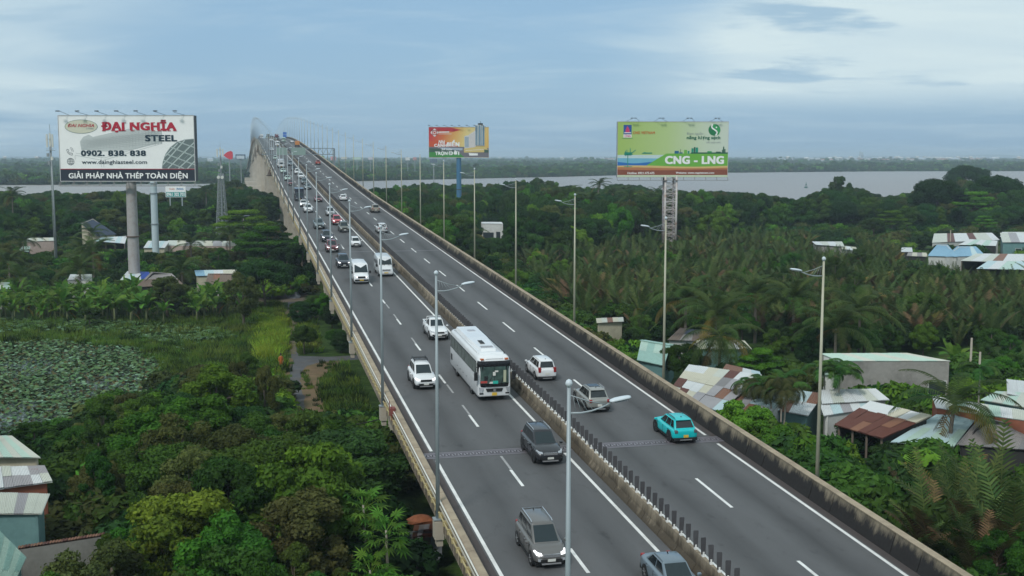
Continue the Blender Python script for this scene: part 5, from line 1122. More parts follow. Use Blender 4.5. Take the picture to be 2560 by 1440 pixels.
for a in ((705, 412, 750, 440, bl), (765, 395, 770, 440, gk), (755, 428, 790, 440, bl), (805, 402, 836, 440, flat('hill_green', (0, 0, 0))), (843, 412, 862, 440, tl), (882, 385, 905, 428, tl), (908, 372, 922, 428, gk), (925, 376, 952, 428, tl), (1050, 415, 1096, 430, flat('swirl_light', (0, 0, 0))), (1140, 420, 1190, 430, gk), (1203, 400, 1212, 430, gk), (1214, 368, 1226, 430, gk), (1228, 392, 1240, 430, gk)): B.poly([(a[0], a[1]), (a[2], a[1]), (a[2], a[3]), (a[0], a[3])], a[4], lay=6)
LAT = mat('rusty_white_lattice', (0.50, 0.48, 0.47), .7, dirt=(0.28, 0.13, 0.06), dscale=.9, dfac=.7); LATG = mat('grey_lattice', (0.28, 0.27, 0.29), .7, dirt=(0.25, 0.12, 0.06), dscale=.9, dfac=.6)
cxm = atY(1676, 520, YR).x-xR; hw = 1.35; legs = [(-hw, -.4), (hw, -.4), (-hw*1.05, 2.1), (hw*.72, 2.1)]
for i, (a, b) in enumerate(legs): mb = MB(); mb.cyl((cxm+a, b, -.3), (cxm+a, b, z0+.3), .25, n=12); mb.build('leg', LAT if i < 2 else LATG, bC, smooth=True)
nz_ = 9; zs_ = [z0*i/nz_ for i in range(nz_+1)]
for i in range(nz_):
    mb = MB(); za, zb_ = zs_[i], zs_[i+1]
    for (a, b) in ((0, 1), (2, 3), (0, 2), (1, 3)):
        A, C_ = legs[a], legs[b]; mb.bar((cxm+A[0], A[1], za), (cxm+C_[0], C_[1], za), .14)
        for q in range(2):
            z_a = za+(zb_-za)*q/2; z_b = z_a+(zb_-za)/2; mb.bar((cxm+A[0], A[1], z_a), (cxm+C_[0], C_[1], z_b), .08); mb.bar((cxm+C_[0], C_[1], z_a), (cxm+A[0], A[1], z_b), .08)
    mb.build('bracing', LAT, bC)
# ---- telecom masts
DST = mat('mast_steel', (0.26, 0.29, 0.30), .6, .3); ANT = mat('antenna_white', (0.55, 0.56, 0.52), .5)
def mast(px, pyb, pyt, wpx, label, Y, slim, group=None):
    b = atY(px, pyb, Y); root = thing('telecom_mast', label, 'mast', (b.x, Y, 0)); zt = atY(px, pyt, Y).z; k = Y/F
    if slim:
        mb_ = MB(); mb_.cyl((.22, 0, -.5), (.0, 0, zt-2), .20, .15, 10); mb_.build('pole', DST, root, smooth=True)
        mb_ = MB()
        for x in (-.32, -.10): mb_.bar((x, .3, 0), (x, .3, zt-4), .07)
        z = 0
        while z < zt-4: mb_.bar((-.32, .3, z), (-.10, .3, z), .04); mb_.bar((-.10, .3, z), (.2, 0, z+.4), .04); z += .9
        mb_.build('cable_ladder', DST, root)
        top = [(-.55, zt-4.6), (.0, zt-4.4), (.55, zt-4.6)]; ht = 4.3
    else:
        w0, w1 = wpx*k/2, .55; mb_ = MB(); n = 12
        for sx, sy in ((1, 1), (-1, 1), (1, -1), (-1, -1)):
            mb_.bar((sx*w0, sy*w0, -.2), (sx*w1, sy*w1, zt-8), .14)
        for i in range(n):
            f0, f1 = i/n, (i+1)/n; z0_, z1_ = (zt-8)*f0, (zt-8)*f1; a0, a1 = w0+(w1-w0)*f0, w0+(w1-w0)*f1
            for s in (1, -1):
                mb_.bar((-a0, s*a0, z0_), (a1, s*a1, z1_), .08); mb_.bar((a0, s*a0, z0_), (-a1, s*a1, z1_), .08); mb_.bar((s*a0, -a0, z0_), (s*a1, a1, z1_), .08); mb_.bar((s*a0, a0, z0_), (s*a1, -a1, z1_), .08)
                mb_.bar((-a0, s*a0, z0_), (a0, s*a0, z0_), .08); mb_.bar((s*a0, -a0, z0_), (s*a0, a0, z0_), .08)
        mb_.build('lattice', DST, root); mb_ = MB(); mb_.cyl((0, 0, 0), (0, 0, zt-2.5), .28, .2, 8); mb_.build('pole', DST, root)
        top = [(-.75, zt-4.0), (.0, zt-3.6), (.75, zt-4.0)]; ht = 3.4
        for a in (-.5, .5): mb_ = MB(); mb_.cyl((a, -.5, zt-9), (a, -.85, zt-9), .42, n=12); mb_.build('dish', ANT, root)
    for i, (x, z) in enumerate(top):
        mb_ = MB(); mb_.box((x, -.35+.2*(i % 2), z+ht*.5-.3), (.34, .2, ht*.62)); mb_.build('antenna', ANT, root)
    mb_ = MB(); mb_.box((0, 0, top[0][1]-.1), (1.5, 1.0, .08)); mb_.bar((-.8, -.4, top[0][1]+.2), (.8, -.4, top[0][1]+.2), .08); mb_.bar((-.8, -.4, top[0][1]+2.2), (.8, -.4, top[0][1]+2.2), .08); mb_.bar((0, 0, zt-3), (0, 0, zt+.6), .07); mb_.build('platform', DST, root)
    for x, z in ((-.5, -5.6), (.3, -6.3), (-.35, -7.2)): mb_ = MB(); mb_.box((x, -.3, zt+z), (.45, .3, .7)); mb_.build('radio_unit', ANT if x > 0 else DST, root)
    return root
mast(140, 665, 318, 20, 'slim steel telecom mast with white antennas just left of the large white billboard', 236.0, True)
mast(557, 600, 358, 28, 'tapering lattice telecom tower with white antennas and dishes left of the bridge', 308.0, False)
# red drop-shaped sign and small sign beyond the lattice tower
YD = 700.0; b = thing('red_sign', 'red rounded teardrop sign on a pole beyond the lattice telecom tower', 'sign', (atY(572, 388, YD).x, YD, 0)); z = atY(572, 388, YD).z; q = YD/F
mb = MB(); pts = [(-13, 0), (-8, -5), (-1, -9), (5, -10.5), (9, -8), (10, 0), (9, 8), (5, 10.5), (-1, 9), (-8, 5)]; mb.loft([[(x*q, yy, z+zz*q) for x, zz in pts] for yy in (0, .6)]); mb.build('sign_board', flat('drop_red', (0.50, 0.04, 0.06)), b)
mb = MB(); mb.bar((0, 1, -.2), (0, 1, z), .5); mb.build('post', DST, b)
YD = 900.0; b = thing('small_billboard', 'small pale billboard in a dark frame beside the red teardrop sign', 'billboard', (atY(601, 392, YD).x, YD, 0)); z = atY(601, 392, YD).z; q = YD/F
mb = MB(); mb.box((0, .4, z), (24*q, .8, 12*q)); mb.build('panel_box', flat('navy_frame', (.04, .08, .14)), b); mb = MB(); mb.box((0, -.05, z-.3), (20*q, .1, 8*q)); mb.build('face_sheet', flat('pale_blue', (.42, .50, .55)), b); mb = MB(); mb.bar((0, 1, -.2), (0, 1, z), .5); mb.build('post', DST, b)
for i, (px, py, wpx, hpx, Y, nm, cc, desc) in enumerate(((806, 392, 10, 6, 1250, 'g', (.25, .42, .28), 'tiny green and white billboard just right of the gantry sign truss'), (833, 396, 13, 9, 1150, 'p', (.55, .30, .33), 'tiny pink billboard beyond the gantry post'), (860, 395, 15, 6, 1300, 'w', (.5, .52, .5), 'tiny white billboard third from the gantry beyond the bridge'), (892, 396, 21, 6, 1280, 'm', (.42, .55, .48), 'widest pale mint billboard beyond the right parapet lamps'), (926, 396, 11, 6, 1300, 'v', (.5, .5, .55), 'tiny pale lilac billboard beyond the right parapet lamps'), (1019, 397, 11, 7, 1250, 'x', (.58, .6, .6), 'tiny white billboard left of the orange billboard'), (1037, 397, 9, 7, 1250, 'y', (.52, .25, .25), 'tiny red-pink billboard left of the orange billboard'), (1084, 402, 18, 9, 800, 'z', (.10, .14, .18), 'small dark-backed billboard under the orange billboard'))):
    b = thing('distant_billboard', desc, 'billboard', (atY(px, py, Y).x, Y, 0)); q = Y/F; z = atY(px, py, Y).z
    mb = MB(); mb.box((0, .5, z), (wpx*q, 1.0, hpx*q)); mb.build('panel_box', flat('far_'+nm, cc), b); mb = MB(); mb.bar((0, .8, -.2), (0, .8, z), .6); mb.build('post', DST, b)
# ================================================================== HOUSES
def cor_mat(name, col, **k): return mat('tin_'+name, col, .55, var=.12, vscale=.5, spec=.2, dirt=tuple(c*.62 for c in col), dscale=.5, dfac=.5, **k)
T = dict(mint=cor_mat('mint', (0.42, 0.55, 0.48)), teal=cor_mat('teal', (0.30, 0.46, 0.41)), white=cor_mat('white', (0.58, 0.60, 0.60)), cream=cor_mat('cream', (0.52, 0.50, 0.40)), grey=cor_mat('grey', (0.33, 0.32, 0.33)), dgrey=cor_mat('dark_grey', (0.22, 0.21, 0.21)),
   rust=cor_mat('rust', (0.12, 0.048, 0.036)), orng=cor_mat('orange_rust', (0.22, 0.11, 0.07)), ice=cor_mat('ice_blue', (0.44, 0.56, 0.58)), blue=cor_mat('sky_blue', (0.22, 0.38, 0.50)), slate=cor_mat('slate_blue', (0.04, 0.055, 0.085)), thatch=cor_mat('thatch', (0.16, 0.12, 0.095)), pale=cor_mat('pale', (0.50, 0.52, 0.46)), royal=cor_mat('royal_blue', (0.02, 0.06, 0.30)), fib=cor_mat('fibre_cement', (0.26, 0.24, 0.23)))
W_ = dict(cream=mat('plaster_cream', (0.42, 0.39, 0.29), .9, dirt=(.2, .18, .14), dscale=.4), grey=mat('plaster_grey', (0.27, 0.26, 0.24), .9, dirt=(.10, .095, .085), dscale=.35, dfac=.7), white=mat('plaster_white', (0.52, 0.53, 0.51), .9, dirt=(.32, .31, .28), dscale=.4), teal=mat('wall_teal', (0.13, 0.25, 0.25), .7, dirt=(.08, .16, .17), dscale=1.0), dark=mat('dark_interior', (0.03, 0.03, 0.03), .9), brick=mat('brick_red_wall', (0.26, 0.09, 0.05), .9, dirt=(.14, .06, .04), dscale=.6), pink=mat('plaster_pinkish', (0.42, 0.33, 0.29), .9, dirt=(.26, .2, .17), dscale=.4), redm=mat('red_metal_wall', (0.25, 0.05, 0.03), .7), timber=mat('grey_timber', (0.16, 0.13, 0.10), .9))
GLW = mat('house_glass', (0.03, 0.04, 0.045), .15)
def sheet(A, B_, C_, D, mcol, parent, name='roof_sheet', ribs=6, amp=.05, u0=0, u1=1, v0=0, v1=1, lift=0):
    """corrugated sheet on the quad A-B (eave) D-C (ridge); ribs run up the slope"""
    A, B_, C_, D = Vector(A), Vector(B_), Vector(C_), Vector(D); n_ = (B_-A).cross(D-A).normalized()
    if n_.z < 0: n_ = -n_
    def pt(u, v): return A*(1-u)*(1-v)+B_*u*(1-v)+C_*u*v+D*(1-u)*v
    vs = []; N2 = ribs*2
    for v in (v0, v1):
        for i in range(N2+1):
            u = u0+(u1-u0)*i/N2; vs.append(pt(u, v)+n_*(lift+(amp if i % 2 else 0)))
    top = len(vs)
    fs = [(i, i+1, N2+1+i+1, N2+1+i) for i in range(N2)]
    mb_ = MB(); mb_.add(vs, fs); 
    e = [pt(u0, v0)-n_*.03, pt(u1, v0)-n_*.03, pt(u1, v1)-n_*.03, pt(u0, v1)-n_*.03]; mb_.add(e, [(3, 2, 1, 0)])
    return mb_.build(name, mcol, parent, fix=False)
def house(name, label, pts, cols, rows, pal, wall, cat='house', wallin=.35, gable=False, wins=(), seed=0, ribs=6, k=-.01, base=0.0, open_sides=(), jit=0.0, group=None, rname='roof_sheet'):
    """pts: four roof corners (px, py, height) as the photograph shows them, in order near-left, near-right, far-right, far-left"""
    Q = [at(*p) for p in pts]
    for far, near in ((3, 0), (2, 1)):                     # keep a believable depth: far corner on its sight line, on a roof plane of slope k
        if Q[far].y-Q[near].y < (1.2 if Q[near].y < 120 else 3.0) or k > 0:
            m_ = (pts[far][1]-HOR)/F; Y_ = (CAMZ-pts[near][2]+k*Q[near].y)/(m_+k); Q[far] = atY(pts[far][0], pts[far][1], Y_)
    c = sum((Vector((q.x, q.y, 0)) for q in Q), Vector())/4
    root = thing(name, label, cat, (c.x, c.y, 0), 0, group); Q = [q-Vector((c.x, c.y, 0)) for q in Q]; r = random.Random(seed)
    rf = link('roof', None, root) if False else None
    panes = MB()
    if gable:
        M0 = (Q[0]+Q[3])/2+Vector((0, 0, gable)); M1 = (Q[1]+Q[2])/2+Vector((0, 0, gable)); fl = [(Q[0], Q[1], M1, M0), (Q[2], Q[3], M0, M1)]
    else: fl = [tuple(Q)]
    i_ = 0
    for q in fl:
        for a in range(cols):
            for b in range(rows):
                m_ = T[pal[i_ % len(pal)]] if len(pal) < 5 or True else None; i_ += 1
                sheet(*q, m_, root, rname, ribs, .045, a/cols, (a+1)/cols, b/rows+.0, (b+1)/rows+(.02 if b < rows-1 else 0), lift=r.uniform(0, jit)+.012*((a+b) % 2))
    # ridge cap
    if gable: mb_ = MB(); mb_.bar(M0+Vector((0, 0, .06)), M1+Vector((0, 0, .06)), .35, .08); mb_.build('ridge_cap', T[pal[0]], root)
    # walls under the roof, inset from the eaves
    cc = sum(Q, Vector())/4; I = []
    for q in Q: d = Vector((cc.x-q.x, cc.y-q.y, 0)); I.append(q+d.normalized()*wallin-Vector((0, 0, .06)))
    for i in range(4):
        if i in open_sides: continue
        a, b = I[i], I[(i+1) % 4]; mb_ = MB(); d = Vector((b.x-a.x, b.y-a.y, 0)).normalized(); nn_ = Vector((d.y, -d.x, 0))*.12
        top_a, top_b = Vector(a), Vector(b); lo_a, lo_b = Vector((a.x, a.y, base)), Vector((b.x, b.y, base))
        if gable and i in (1, 3):
            mid = (a+b)/2+Vector((0, 0, gable-.1)); ring0 = [lo_a, lo_b, top_b, mid, top_a]
        else: ring0 = [lo_a, lo_b, top_b, top_a]
        mb_.loft([ring0, [p-nn_ for p in ring0]]); mb_.build('wall', W_[wall] if isinstance(wall, str) else W_[wall[i]], root)
    for (side, u, w_, zb_, zt_) in wins:
        a, b = I[side], I[(side+1) % 4]; d = Vector((b.x-a.x, b.y-a.y, 0)); L_ = d.length; d.normalize(); nn_ = Vector((d.y, -d.x, 0)); p = Vector((a.x, a.y, 0))+d*L_*u
        ang = math.atan2(d.y, d.x)
        door = zb_ < .2
        mb_ = MB(); mb_.box(p+nn_*.03+Vector((0, 0, (zb_+zt_)/2)), (w_+.16, .10, zt_-zb_+.12), rz_=ang); fr = mb_.build('door' if door else 'window', W_['white'] if not door else W_['timber'], root)
        mb_ = MB(); mb_.box(p+nn_*.09+Vector((0, 0, (zb_+zt_)/2)), (w_, .04, zt_-zb_), rz_=ang); mb_.build('pane' if not door else 'door_leaf', GLW if not door else W_['dark'], fr)
    for i in open_sides:
        a, b = I[i], I[(i+1) % 4]
        for f in (0, .33, .66, 1):
            p = a*(1-f)+b*f; mb_ = MB(); mb_.bar((p.x, p.y, base), p, .12); mb_.build('post', W_['timber'], root)
    return root
# lower right, by the right parapet
house('tin_roofed_house', 'tiny white roof among palms right of the small teal billboard', [(476, 519, 3.0), (512, 519, 3.0), (510, 512, 3.4), (480, 512, 3.4)], 3, 1, ['white'], 'white', seed=70)
house('tin_roofed_house', 'cream roof with a rusty edge deep in the trees behind the right parapet', [(1492, 808, 3.0), (1560, 804, 3.0), (1558, 793, 3.4), (1490, 796, 3.4)], 5, 1, ['cream', 'pale', 'orng'], 'cream', seed=71)
house('tin_roofed_house', 'pale mint roof left of the warehouse behind the areca palms', [(2010, 935, 3.6), (2095, 938, 3.6), (2085, 915, 4.0), (2015, 913, 4.0)], 4, 1, ['mint', 'pale'], 'white', seed=72)
house('tin_roofed_house', 'wide white roof with a grey stripe between the two right palms and the rusty shed', [(2060, 1040, 3.2), (2180, 1022, 3.2), (2170, 1003, 3.5), (2050, 1012, 3.5)], 5, 1, ['white', 'ice', 'grey'], 'white', seed=73)
house('tin_roofed_shed', 'small white shed roof right of the nipa-hidden white roofs', [(2252, 630, 2.8), (2282, 630, 2.8), (2280, 619, 3.2), (2254, 619, 3.2)], 3, 1, ['white'], 'dark', 'shed', seed=74)
house('tin_roofed_shed', 'dull brown shed roof just left of the blue hipped roofs', [(2266, 640, 2.6), (2320, 642, 2.6), (2316, 632, 3.0), (2270, 631, 3.0)], 4, 1, ['fib', 'cream'], 'dark', 'shed', seed=75)
house('tin_roofed_house', 'upper white roof at the right end of the middle cluster', [(2500, 592, 3.2), (2566, 594, 3.2), (2560, 580, 3.8), (2505, 580, 3.8)], 4, 1, ['white', 'pale'], 'white', seed=76)
house('tin_roofed_house', 'long ice-white roof at the right edge below the turquoise walls', [(2440, 672, 3.0), (2640, 676, 3.0), (2640, 655, 3.5), (2470, 652, 3.5)], 7, 1, ['ice', 'white', 'mint'], 'dark', seed=77, open_sides=(0,))
pal = ['white', 'rust', 'cream', 'pale', 'orng', 'cream', 'rust', 'white', 'grey', 'white', 'pale', 'rust', 'cream', 'cream', 'white', 'white', 'cream', 'cream', 'grey', 'grey', 'cream', 'rust', 'grey', 'dgrey', 'grey', 'orng', 'white', 'ice']
house('tin_roofed_house', 'low house with a big patchwork roof of white, cream and rusty sheets by the parapet', [(1668, 985, 3.4), (1800, 1030, 3.4), (1905, 938, 4.4), (1722, 912, 4.4)], 7, 4, ['pale', 'rust', 'cream', 'white', 'rust', 'white', 'cream', 'white', 'cream', 'white', 'cream', 'cream', 'grey', 'cream', 'cream', 'pale', 'grey', 'grey', 'dgrey', 'rust', 'grey', 'orng', 'grey', 'white', 'ice', 'grey', 'white', 'pale'], 'teal', seed=1, jit=.05)
house('tin_roofed_shed', 'grey and white patched tin shed roof left of the curly palms', [(1800, 1034, 3.2), (1905, 1052, 3.1), (1990, 970, 4.0), (1880, 950, 4.0)], 5, 3, ['grey', 'orng', 'dgrey', 'grey', 'grey', 'white', 'orng', 'ice', 'white', 'grey', 'ice', 'white', 'white', 'ice', 'grey'], 'white', 'shed', seed=2, jit=.05)
house('tin_roofed_house', 'teal-green gabled tin roof nearest the parapet above the patchwork roof', [(1592, 900, 3.0), (1660, 915, 3.0), (1690, 862, 3.3), (1612, 850, 3.3)], 4, 2, ['teal', 'mint', 'teal', 'teal'], 'teal', gable=.9, seed=3)
house('lean_to', 'narrow yellow-green lean-to roof touching the right parapet', [(1608, 924, 2.2), (1660, 926, 2.2), (1664, 912, 2.5), (1640, 908, 2.5)], 3, 1, ['mint', 'cream'], 'dark', 'shed', seed=4)
house('thatched_house', 'low house with a dark brown and blue-edged thatched roof behind the round green tree', [(1668, 850, 3.0), (1790, 855, 3.0), (1775, 828, 4.2), (1700, 820, 4.2)], 4, 2, ['thatch', 'thatch', 'fib', 'slate', 'thatch', 'thatch', 'slate', 'thatch'], 'white', seed=5, rname='thatch_panel', ribs=4)
house('tin_roofed_house', 'long pale cream tin roof with a pale green wall behind the drooping coconut palm', [(1745, 872, 3.4), (1880, 873, 3.4), (1862, 852, 4.2), (1740, 850, 4.2)], 6, 1, ['cream', 'white', 'cream'], 'teal', seed=6, wins=((0, .7, 1.0, 1.0, 2.0),))
house('whitewashed_wall_shed', 'low white block with a rusty top edge beside the patchwork roof', [(1805, 925, 4.4), (1905, 950, 4.2), (1900, 930, 4.8), (1815, 910, 4.9)], 4, 1, ['orng', 'orng', 'white', 'ice'], 'white', 'shed', seed=7)
house('warehouse', 'grey stained concrete warehouse with a shallow mint tin roof', [(2098, 903, 4.6), (2378, 903, 4.6), (2268, 883, 5.0), (2052, 884, 5.0)], 9, 1, ['mint', 'mint', 'pale'], ['grey', 'grey', 'grey', 'white'], seed=8, wallin=.15, wins=((0, .86, .8, 1.6, 2.8), (0, .93, .8, 1.6, 2.8)), cat='warehouse')
house('red_slatted_shed', 'small mint roof over a red slatted wall in front of the warehouse', [(2122, 948, 2.8), (2208, 940, 2.8), (2196, 925, 3.4), (2118, 930, 3.4)], 4, 1, ['mint', 'white'], 'redm', 'shed', seed=9, wallin=.1)
house('tin_roofed_house', 'white ice-blue tin roof with a rusty edge behind the two palms', [(1900, 1020, 3.0), (2020, 1040, 2.9), (2060, 985, 3.5), (1920, 965, 3.5)], 5, 2, ['ice', 'white', 'ice', 'white', 'orng'], 'teal', seed=10, jit=.03)
house('tin_roofed_house', 'long white tin roof behind the rusty-roofed house', [(2055, 1010, 3.6), (2225, 1000, 3.6), (2190, 972, 4.0), (2050, 975, 4.0)], 6, 1, ['white', 'pale', 'white'], 'grey', seed=11)
house('rusty_roofed_house', 'big shed roof of dark rusty tin with pale strips and white upper sheets', [(2085, 1062, 3.2), (2205, 1097, 3.2), (2330, 1040, 4.2), (2175, 1003, 4.2)], 6, 3, ['rust', 'rust', 'white', 'rust', 'rust', 'white', 'orng', 'rust', 'white', 'rust', 'rust', 'cream', 'rust', 'orng', 'white', 'rust', 'rust', 'cream'], 'dark', seed=12, open_sides=(0,), jit=.04)
house('tin_roofed_house', 'wide pale ice-blue tin roof beside the thatched-looking grey roof', [(2225, 1105, 3.0), (2385, 1117, 3.0), (2445, 1040, 3.8), (2340, 1037, 3.9)], 6, 2, ['ice', 'ice', 'mint', 'ice'], 'dark', seed=13, open_sides=(0,))
house('grey_roofed_house', 'large weathered grey fibre-cement roof at the right edge', [(2390, 1112, 3.0), (2640, 1130, 3.0), (2640, 1085, 4.4), (2452, 1042, 4.4)], 8, 2, ['fib', 'dgrey', 'fib'], 'dark', seed=14)
house('long_white_roof', 'long white roof strip above a rusty band running to the right edge', [(2340, 1020, 4.2), (2620, 1060, 4.2), (2620, 1035, 4.6), (2330, 990, 4.8)], 10, 1, ['white', 'pale', 'mint'], ['orng' if False else 'brick']*4, seed=15, wallin=.1, cat='shed')
house('curved_mint_roof', 'rounded mint roof at the right edge below a white parapet', [(2450, 1000, 3.8), (2620, 1030, 3.8), (2620, 985, 4.6), (2490, 978, 4.6)], 6, 1, ['mint', 'pale'], 'teal', seed=16, cat='shed')
house('white_upper_wall', 'white patterned parapet wall rising behind the mint roof at the right edge', [(2518, 985, 4.0), (2620, 1005, 4.0), (2620, 960, 6.0), (2516, 948, 6.0)], 4, 1, ['white'], 'white', seed=17, cat='wall')
# middle right
house('tin_roofed_house', 'white tin roof peeping over the nipa palms left of the middle right cluster', [(2040, 612, 3.4), (2112, 617, 3.2), (2105, 604, 4.4), (2030, 604, 4.4)], 4, 1, ['white', 'pale'], 'grey', seed=20)
house('tin_roofed_house', 'small pale roof right of the white roof among the palms', [(2104, 622, 3.0), (2148, 628, 3.0), (2140, 618, 3.6), (2100, 614, 3.6)], 3, 1, ['cream', 'white'], 'white', seed=21)
house('blue_hipped_house', 'light blue hipped roof left of the middle right cluster', [(2318, 640, 3.0), (2395, 642, 3.0), (2370, 612, 4.6), (2342, 612, 4.6)], 5, 1, ['blue'], 'white', seed=22, ribs=5, k=.35)
house('blue_hipped_house', 'second light blue hipped roof, the longer one with a rusty stain', [(2362, 642, 3.0), (2465, 640, 3.0), (2440, 616, 4.4), (2392, 616, 4.4)], 6, 1, ['blue', 'blue', 'blue', 'blue', 'ice', 'blue'], 'white', seed=23, ribs=5, k=.35)
house('tin_roofed_house', 'long dirty white tin roof on posts in front of the blue roofs', [(2400, 652, 3.2), (2640, 660, 3.2), (2620, 636, 3.8), (2440, 634, 3.8)], 9, 1, ['pale', 'white', 'pale', 'orng', 'white', 'white'], 'dark', seed=24, open_sides=(0,))
house('tin_roofed_house', 'pinkish white tin roof with two rusty strips behind the blue roofs', [(2330, 607, 3.2), (2500, 600, 3.2), (2480, 582, 4.2), (2335, 584, 4.2)], 9, 1, ['pale', 'pale', 'rust', 'white', 'white', 'rust', 'pale', 'pale', 'white'], 'white', seed=25)
house('teal_walled_house', 'pale-roofed house with turquoise walls at the right edge of the middle cluster', [(2506, 606, 3.6), (2640, 606, 3.6), (2620, 582, 4.6), (2500, 582, 4.6)], 6, 1, ['pale', 'grey', 'white'], 'teal', seed=26, wins=((0, .3, 1.2, 1.0, 2.2), (0, .6, 1.2, 1.0, 2.2)))
house('tin_roofed_house', 'white and mint awning roof behind the long dirty white roof', [(2395, 612, 3.0), (2490, 615, 3.0), (2494, 602, 3.6), (2425, 598, 3.6)], 5, 1, ['white', 'mint'], 'dark', seed=27)
house('far_shed', 'dark shed with a pale sloping roof under the tall trees at the right edge', [(2530, 535, 4.0), (2640, 540, 4.0), (2640, 520, 6.0), (2530, 522, 6.0)], 4, 1, ['thatch', 'cream'], 'dark', seed=28)
# small white house seen through trees in the middle
house('white_flat_roofed_house', 'small white flat-roofed concrete house among the trees beyond the bridge', [(1205, 559, 7.0), (1258, 560, 7.0), (1254, 555, 7.2), (1203, 555, 7.2)], 3, 1, ['white'], 'white', seed=30, wallin=.1, wins=((0, .78, 1.0, 3.0, 5.2), (0, .3, 2.6, 1.0, 5.0)))
# left cluster
house('slate_roofed_house', 'house with a steep dark slate-blue roof and cream gable left of the billboard column', [(244, 590, 3.4), (292, 586, 3.4), (232, 546, 7.6), (200, 558, 7.6)], 6, 4, ['slate'], 'cream', seed=40, k=1.4, rname='roof_tile_strip')
house('white_roofed_house', 'bright ice-white tin awning beside the slate-roofed house', [(238, 603, 3.0), (312, 609, 3.0), (318, 590, 4.0), (252, 594, 4.0)], 6, 1, ['ice', 'white'], 'dark', seed=41, open_sides=(0,))
house('white_roofed_house', 'lone white tin roof right of the grey billboard column', [(358, 620, 2.8), (412, 620, 2.8), (424, 603, 3.6), (370, 602, 3.6)], 5, 1, ['white', 'ice'], 'cream', seed=42)
house('pink_walled_house', 'low pinkish plaster house left of the slim telecom mast', [(66, 604, 3.8), (136, 602, 3.8), (134, 594, 4.0), (68, 595, 4.0)], 5, 1, ['pale', 'cream'], 'pink', seed=43, wallin=.1)
house('mint_roofed_shed', 'small mint sloping shed roof at the far left', [(46, 626, 2.8), (72, 630, 2.8), (76, 616, 3.6), (56, 616, 3.6)], 3, 1, ['mint'], 'dark', 'shed', seed=44)
house('compound_wall', 'long pinkish compound wall between the white roof and the lattice tower', [(420, 614, 2.8), (600, 616, 2.8), (600, 603, 3.0), (420, 601, 3.0)], 8, 1, ['pale', 'cream', 'grey'], 'pink', 'wall', seed=45, wallin=.05, wins=((0, .55, .8, 1.0, 2.0), (0, .8, .8, 1.0, 2.0)))
house('white_block_house', 'white boxy house among dark trees left of the billboard column', [(168, 700, 3.4), (230, 702, 3.4), (230, 686, 3.6), (176, 686, 3.6)], 4, 1, ['white', 'pale'], 'white', seed=46, wallin=.05)
house('blue_walled_house', 'house with a royal blue wall panel half hidden by the billboard column', [(300, 700, 3.2), (388, 700, 3.2), (372, 680, 3.8), (318, 678, 3.8)], 5, 1, ['white', 'ice', 'white', 'royal', 'royal'], ['cream', 'cream', 'white', 'white'], seed=47)
house('thatched_house', 'grey thatched roof with a hump behind the bushy tree right of the billboard column', [(340, 718, 3.0), (460, 712, 3.0), (430, 684, 4.8), (378, 680, 4.8)], 5, 2, ['thatch', 'fib'], 'dark', seed=48, k=.5, rname='thatch_panel', ribs=4)
house('thatched_house', 'brown thatched roof with a bright blue sheet along its top', [(512, 712, 3.0), (600, 712, 3.0), (596, 684, 4.6), (520, 684, 4.6)], 5, 2, ['thatch', 'thatch', 'thatch', 'orng', 'thatch'], 'dark', seed=49, k=.5, rname='thatch_panel', ribs=4)
house('blue_roofed_house', 'pale wall house with a light blue roof sheet behind the brown thatch', [(490, 690, 3.8), (606, 688, 3.8), (604, 674, 4.2), (486, 676, 4.2)], 5, 1, ['blue', 'ice', 'white', 'cream', 'cream'], 'cream', seed=50)
house('thatched_hut', 'small round-fronted thatched hut in front of the brown thatched house', [(525, 742, 1.8), (560, 742, 1.8), (556, 728, 3.4), (530, 728, 3.4)], 3, 1, ['thatch', 'fib'], 'timber', 'hut', seed=51, k=.6, rname='thatch_panel')
house('grey_house', 'small grey house at the far left edge behind the banana plants', [(-20, 724, 3.0), (26, 722, 3.0), (24, 706, 3.4), (-20, 706, 3.4)], 3, 1, ['mint', 'pale'], 'grey', seed=52, wins=((0, .7, .8, 1.0, 2.0),))
# bottom left
house('mint_roofed_house', 'pale mint roof at the left edge, topmost of the bottom left roofs', [(-60, 1143, 4.6), (103, 1145, 4.6), (30, 1090, 5.8), (-60, 1090, 5.8)], 7, 1, ['pale', 'mint'], 'cream', seed=60, wallin=.5)
house('grey_white_roof_house', 'broken grey-white tin roof in the middle of the bottom left roofs', [(-40, 1228, 3.6), (132, 1205, 3.6), (112, 1166, 4.2), (-40, 1168, 4.2)], 7, 2, ['white', 'grey', 'white', 'white', 'grey', 'pale', 'grey'], 'brick', seed=61, jit=.06)
house('teal_sided_house', 'grey roof with a turquoise fascia over a teal corrugated wall, bottom left', [(-60, 1285, 3.4), (105, 1285, 3.4), (125, 1235, 3.8), (-60, 1230, 3.8)], 7, 1, ['pale', 'grey', 'pale'], 'teal', seed=62)
house('aqua_roofed_house', 'bright aqua tin roof cut off by the bottom left corner', [(-80, 1560, 3.0), (30, 1470, 3.0), (66, 1395, 3.2), (-30, 1300, 4.6)], 7, 2, ['mint', 'teal', 'mint', 'mint'], 'teal', seed=63, wallin=.5)
h = house('tiled_wall', 'long low grey wall capped with orange clay tiles below the teal house', [(45, 1372, 2.4), (262, 1338, 2.4), (262, 1332, 2.42), (45, 1366, 2.42)], 14, 1, ['orng', 'rust', 'orng'], 'grey', 'wall', seed=64, wallin=.02, ribs=2)
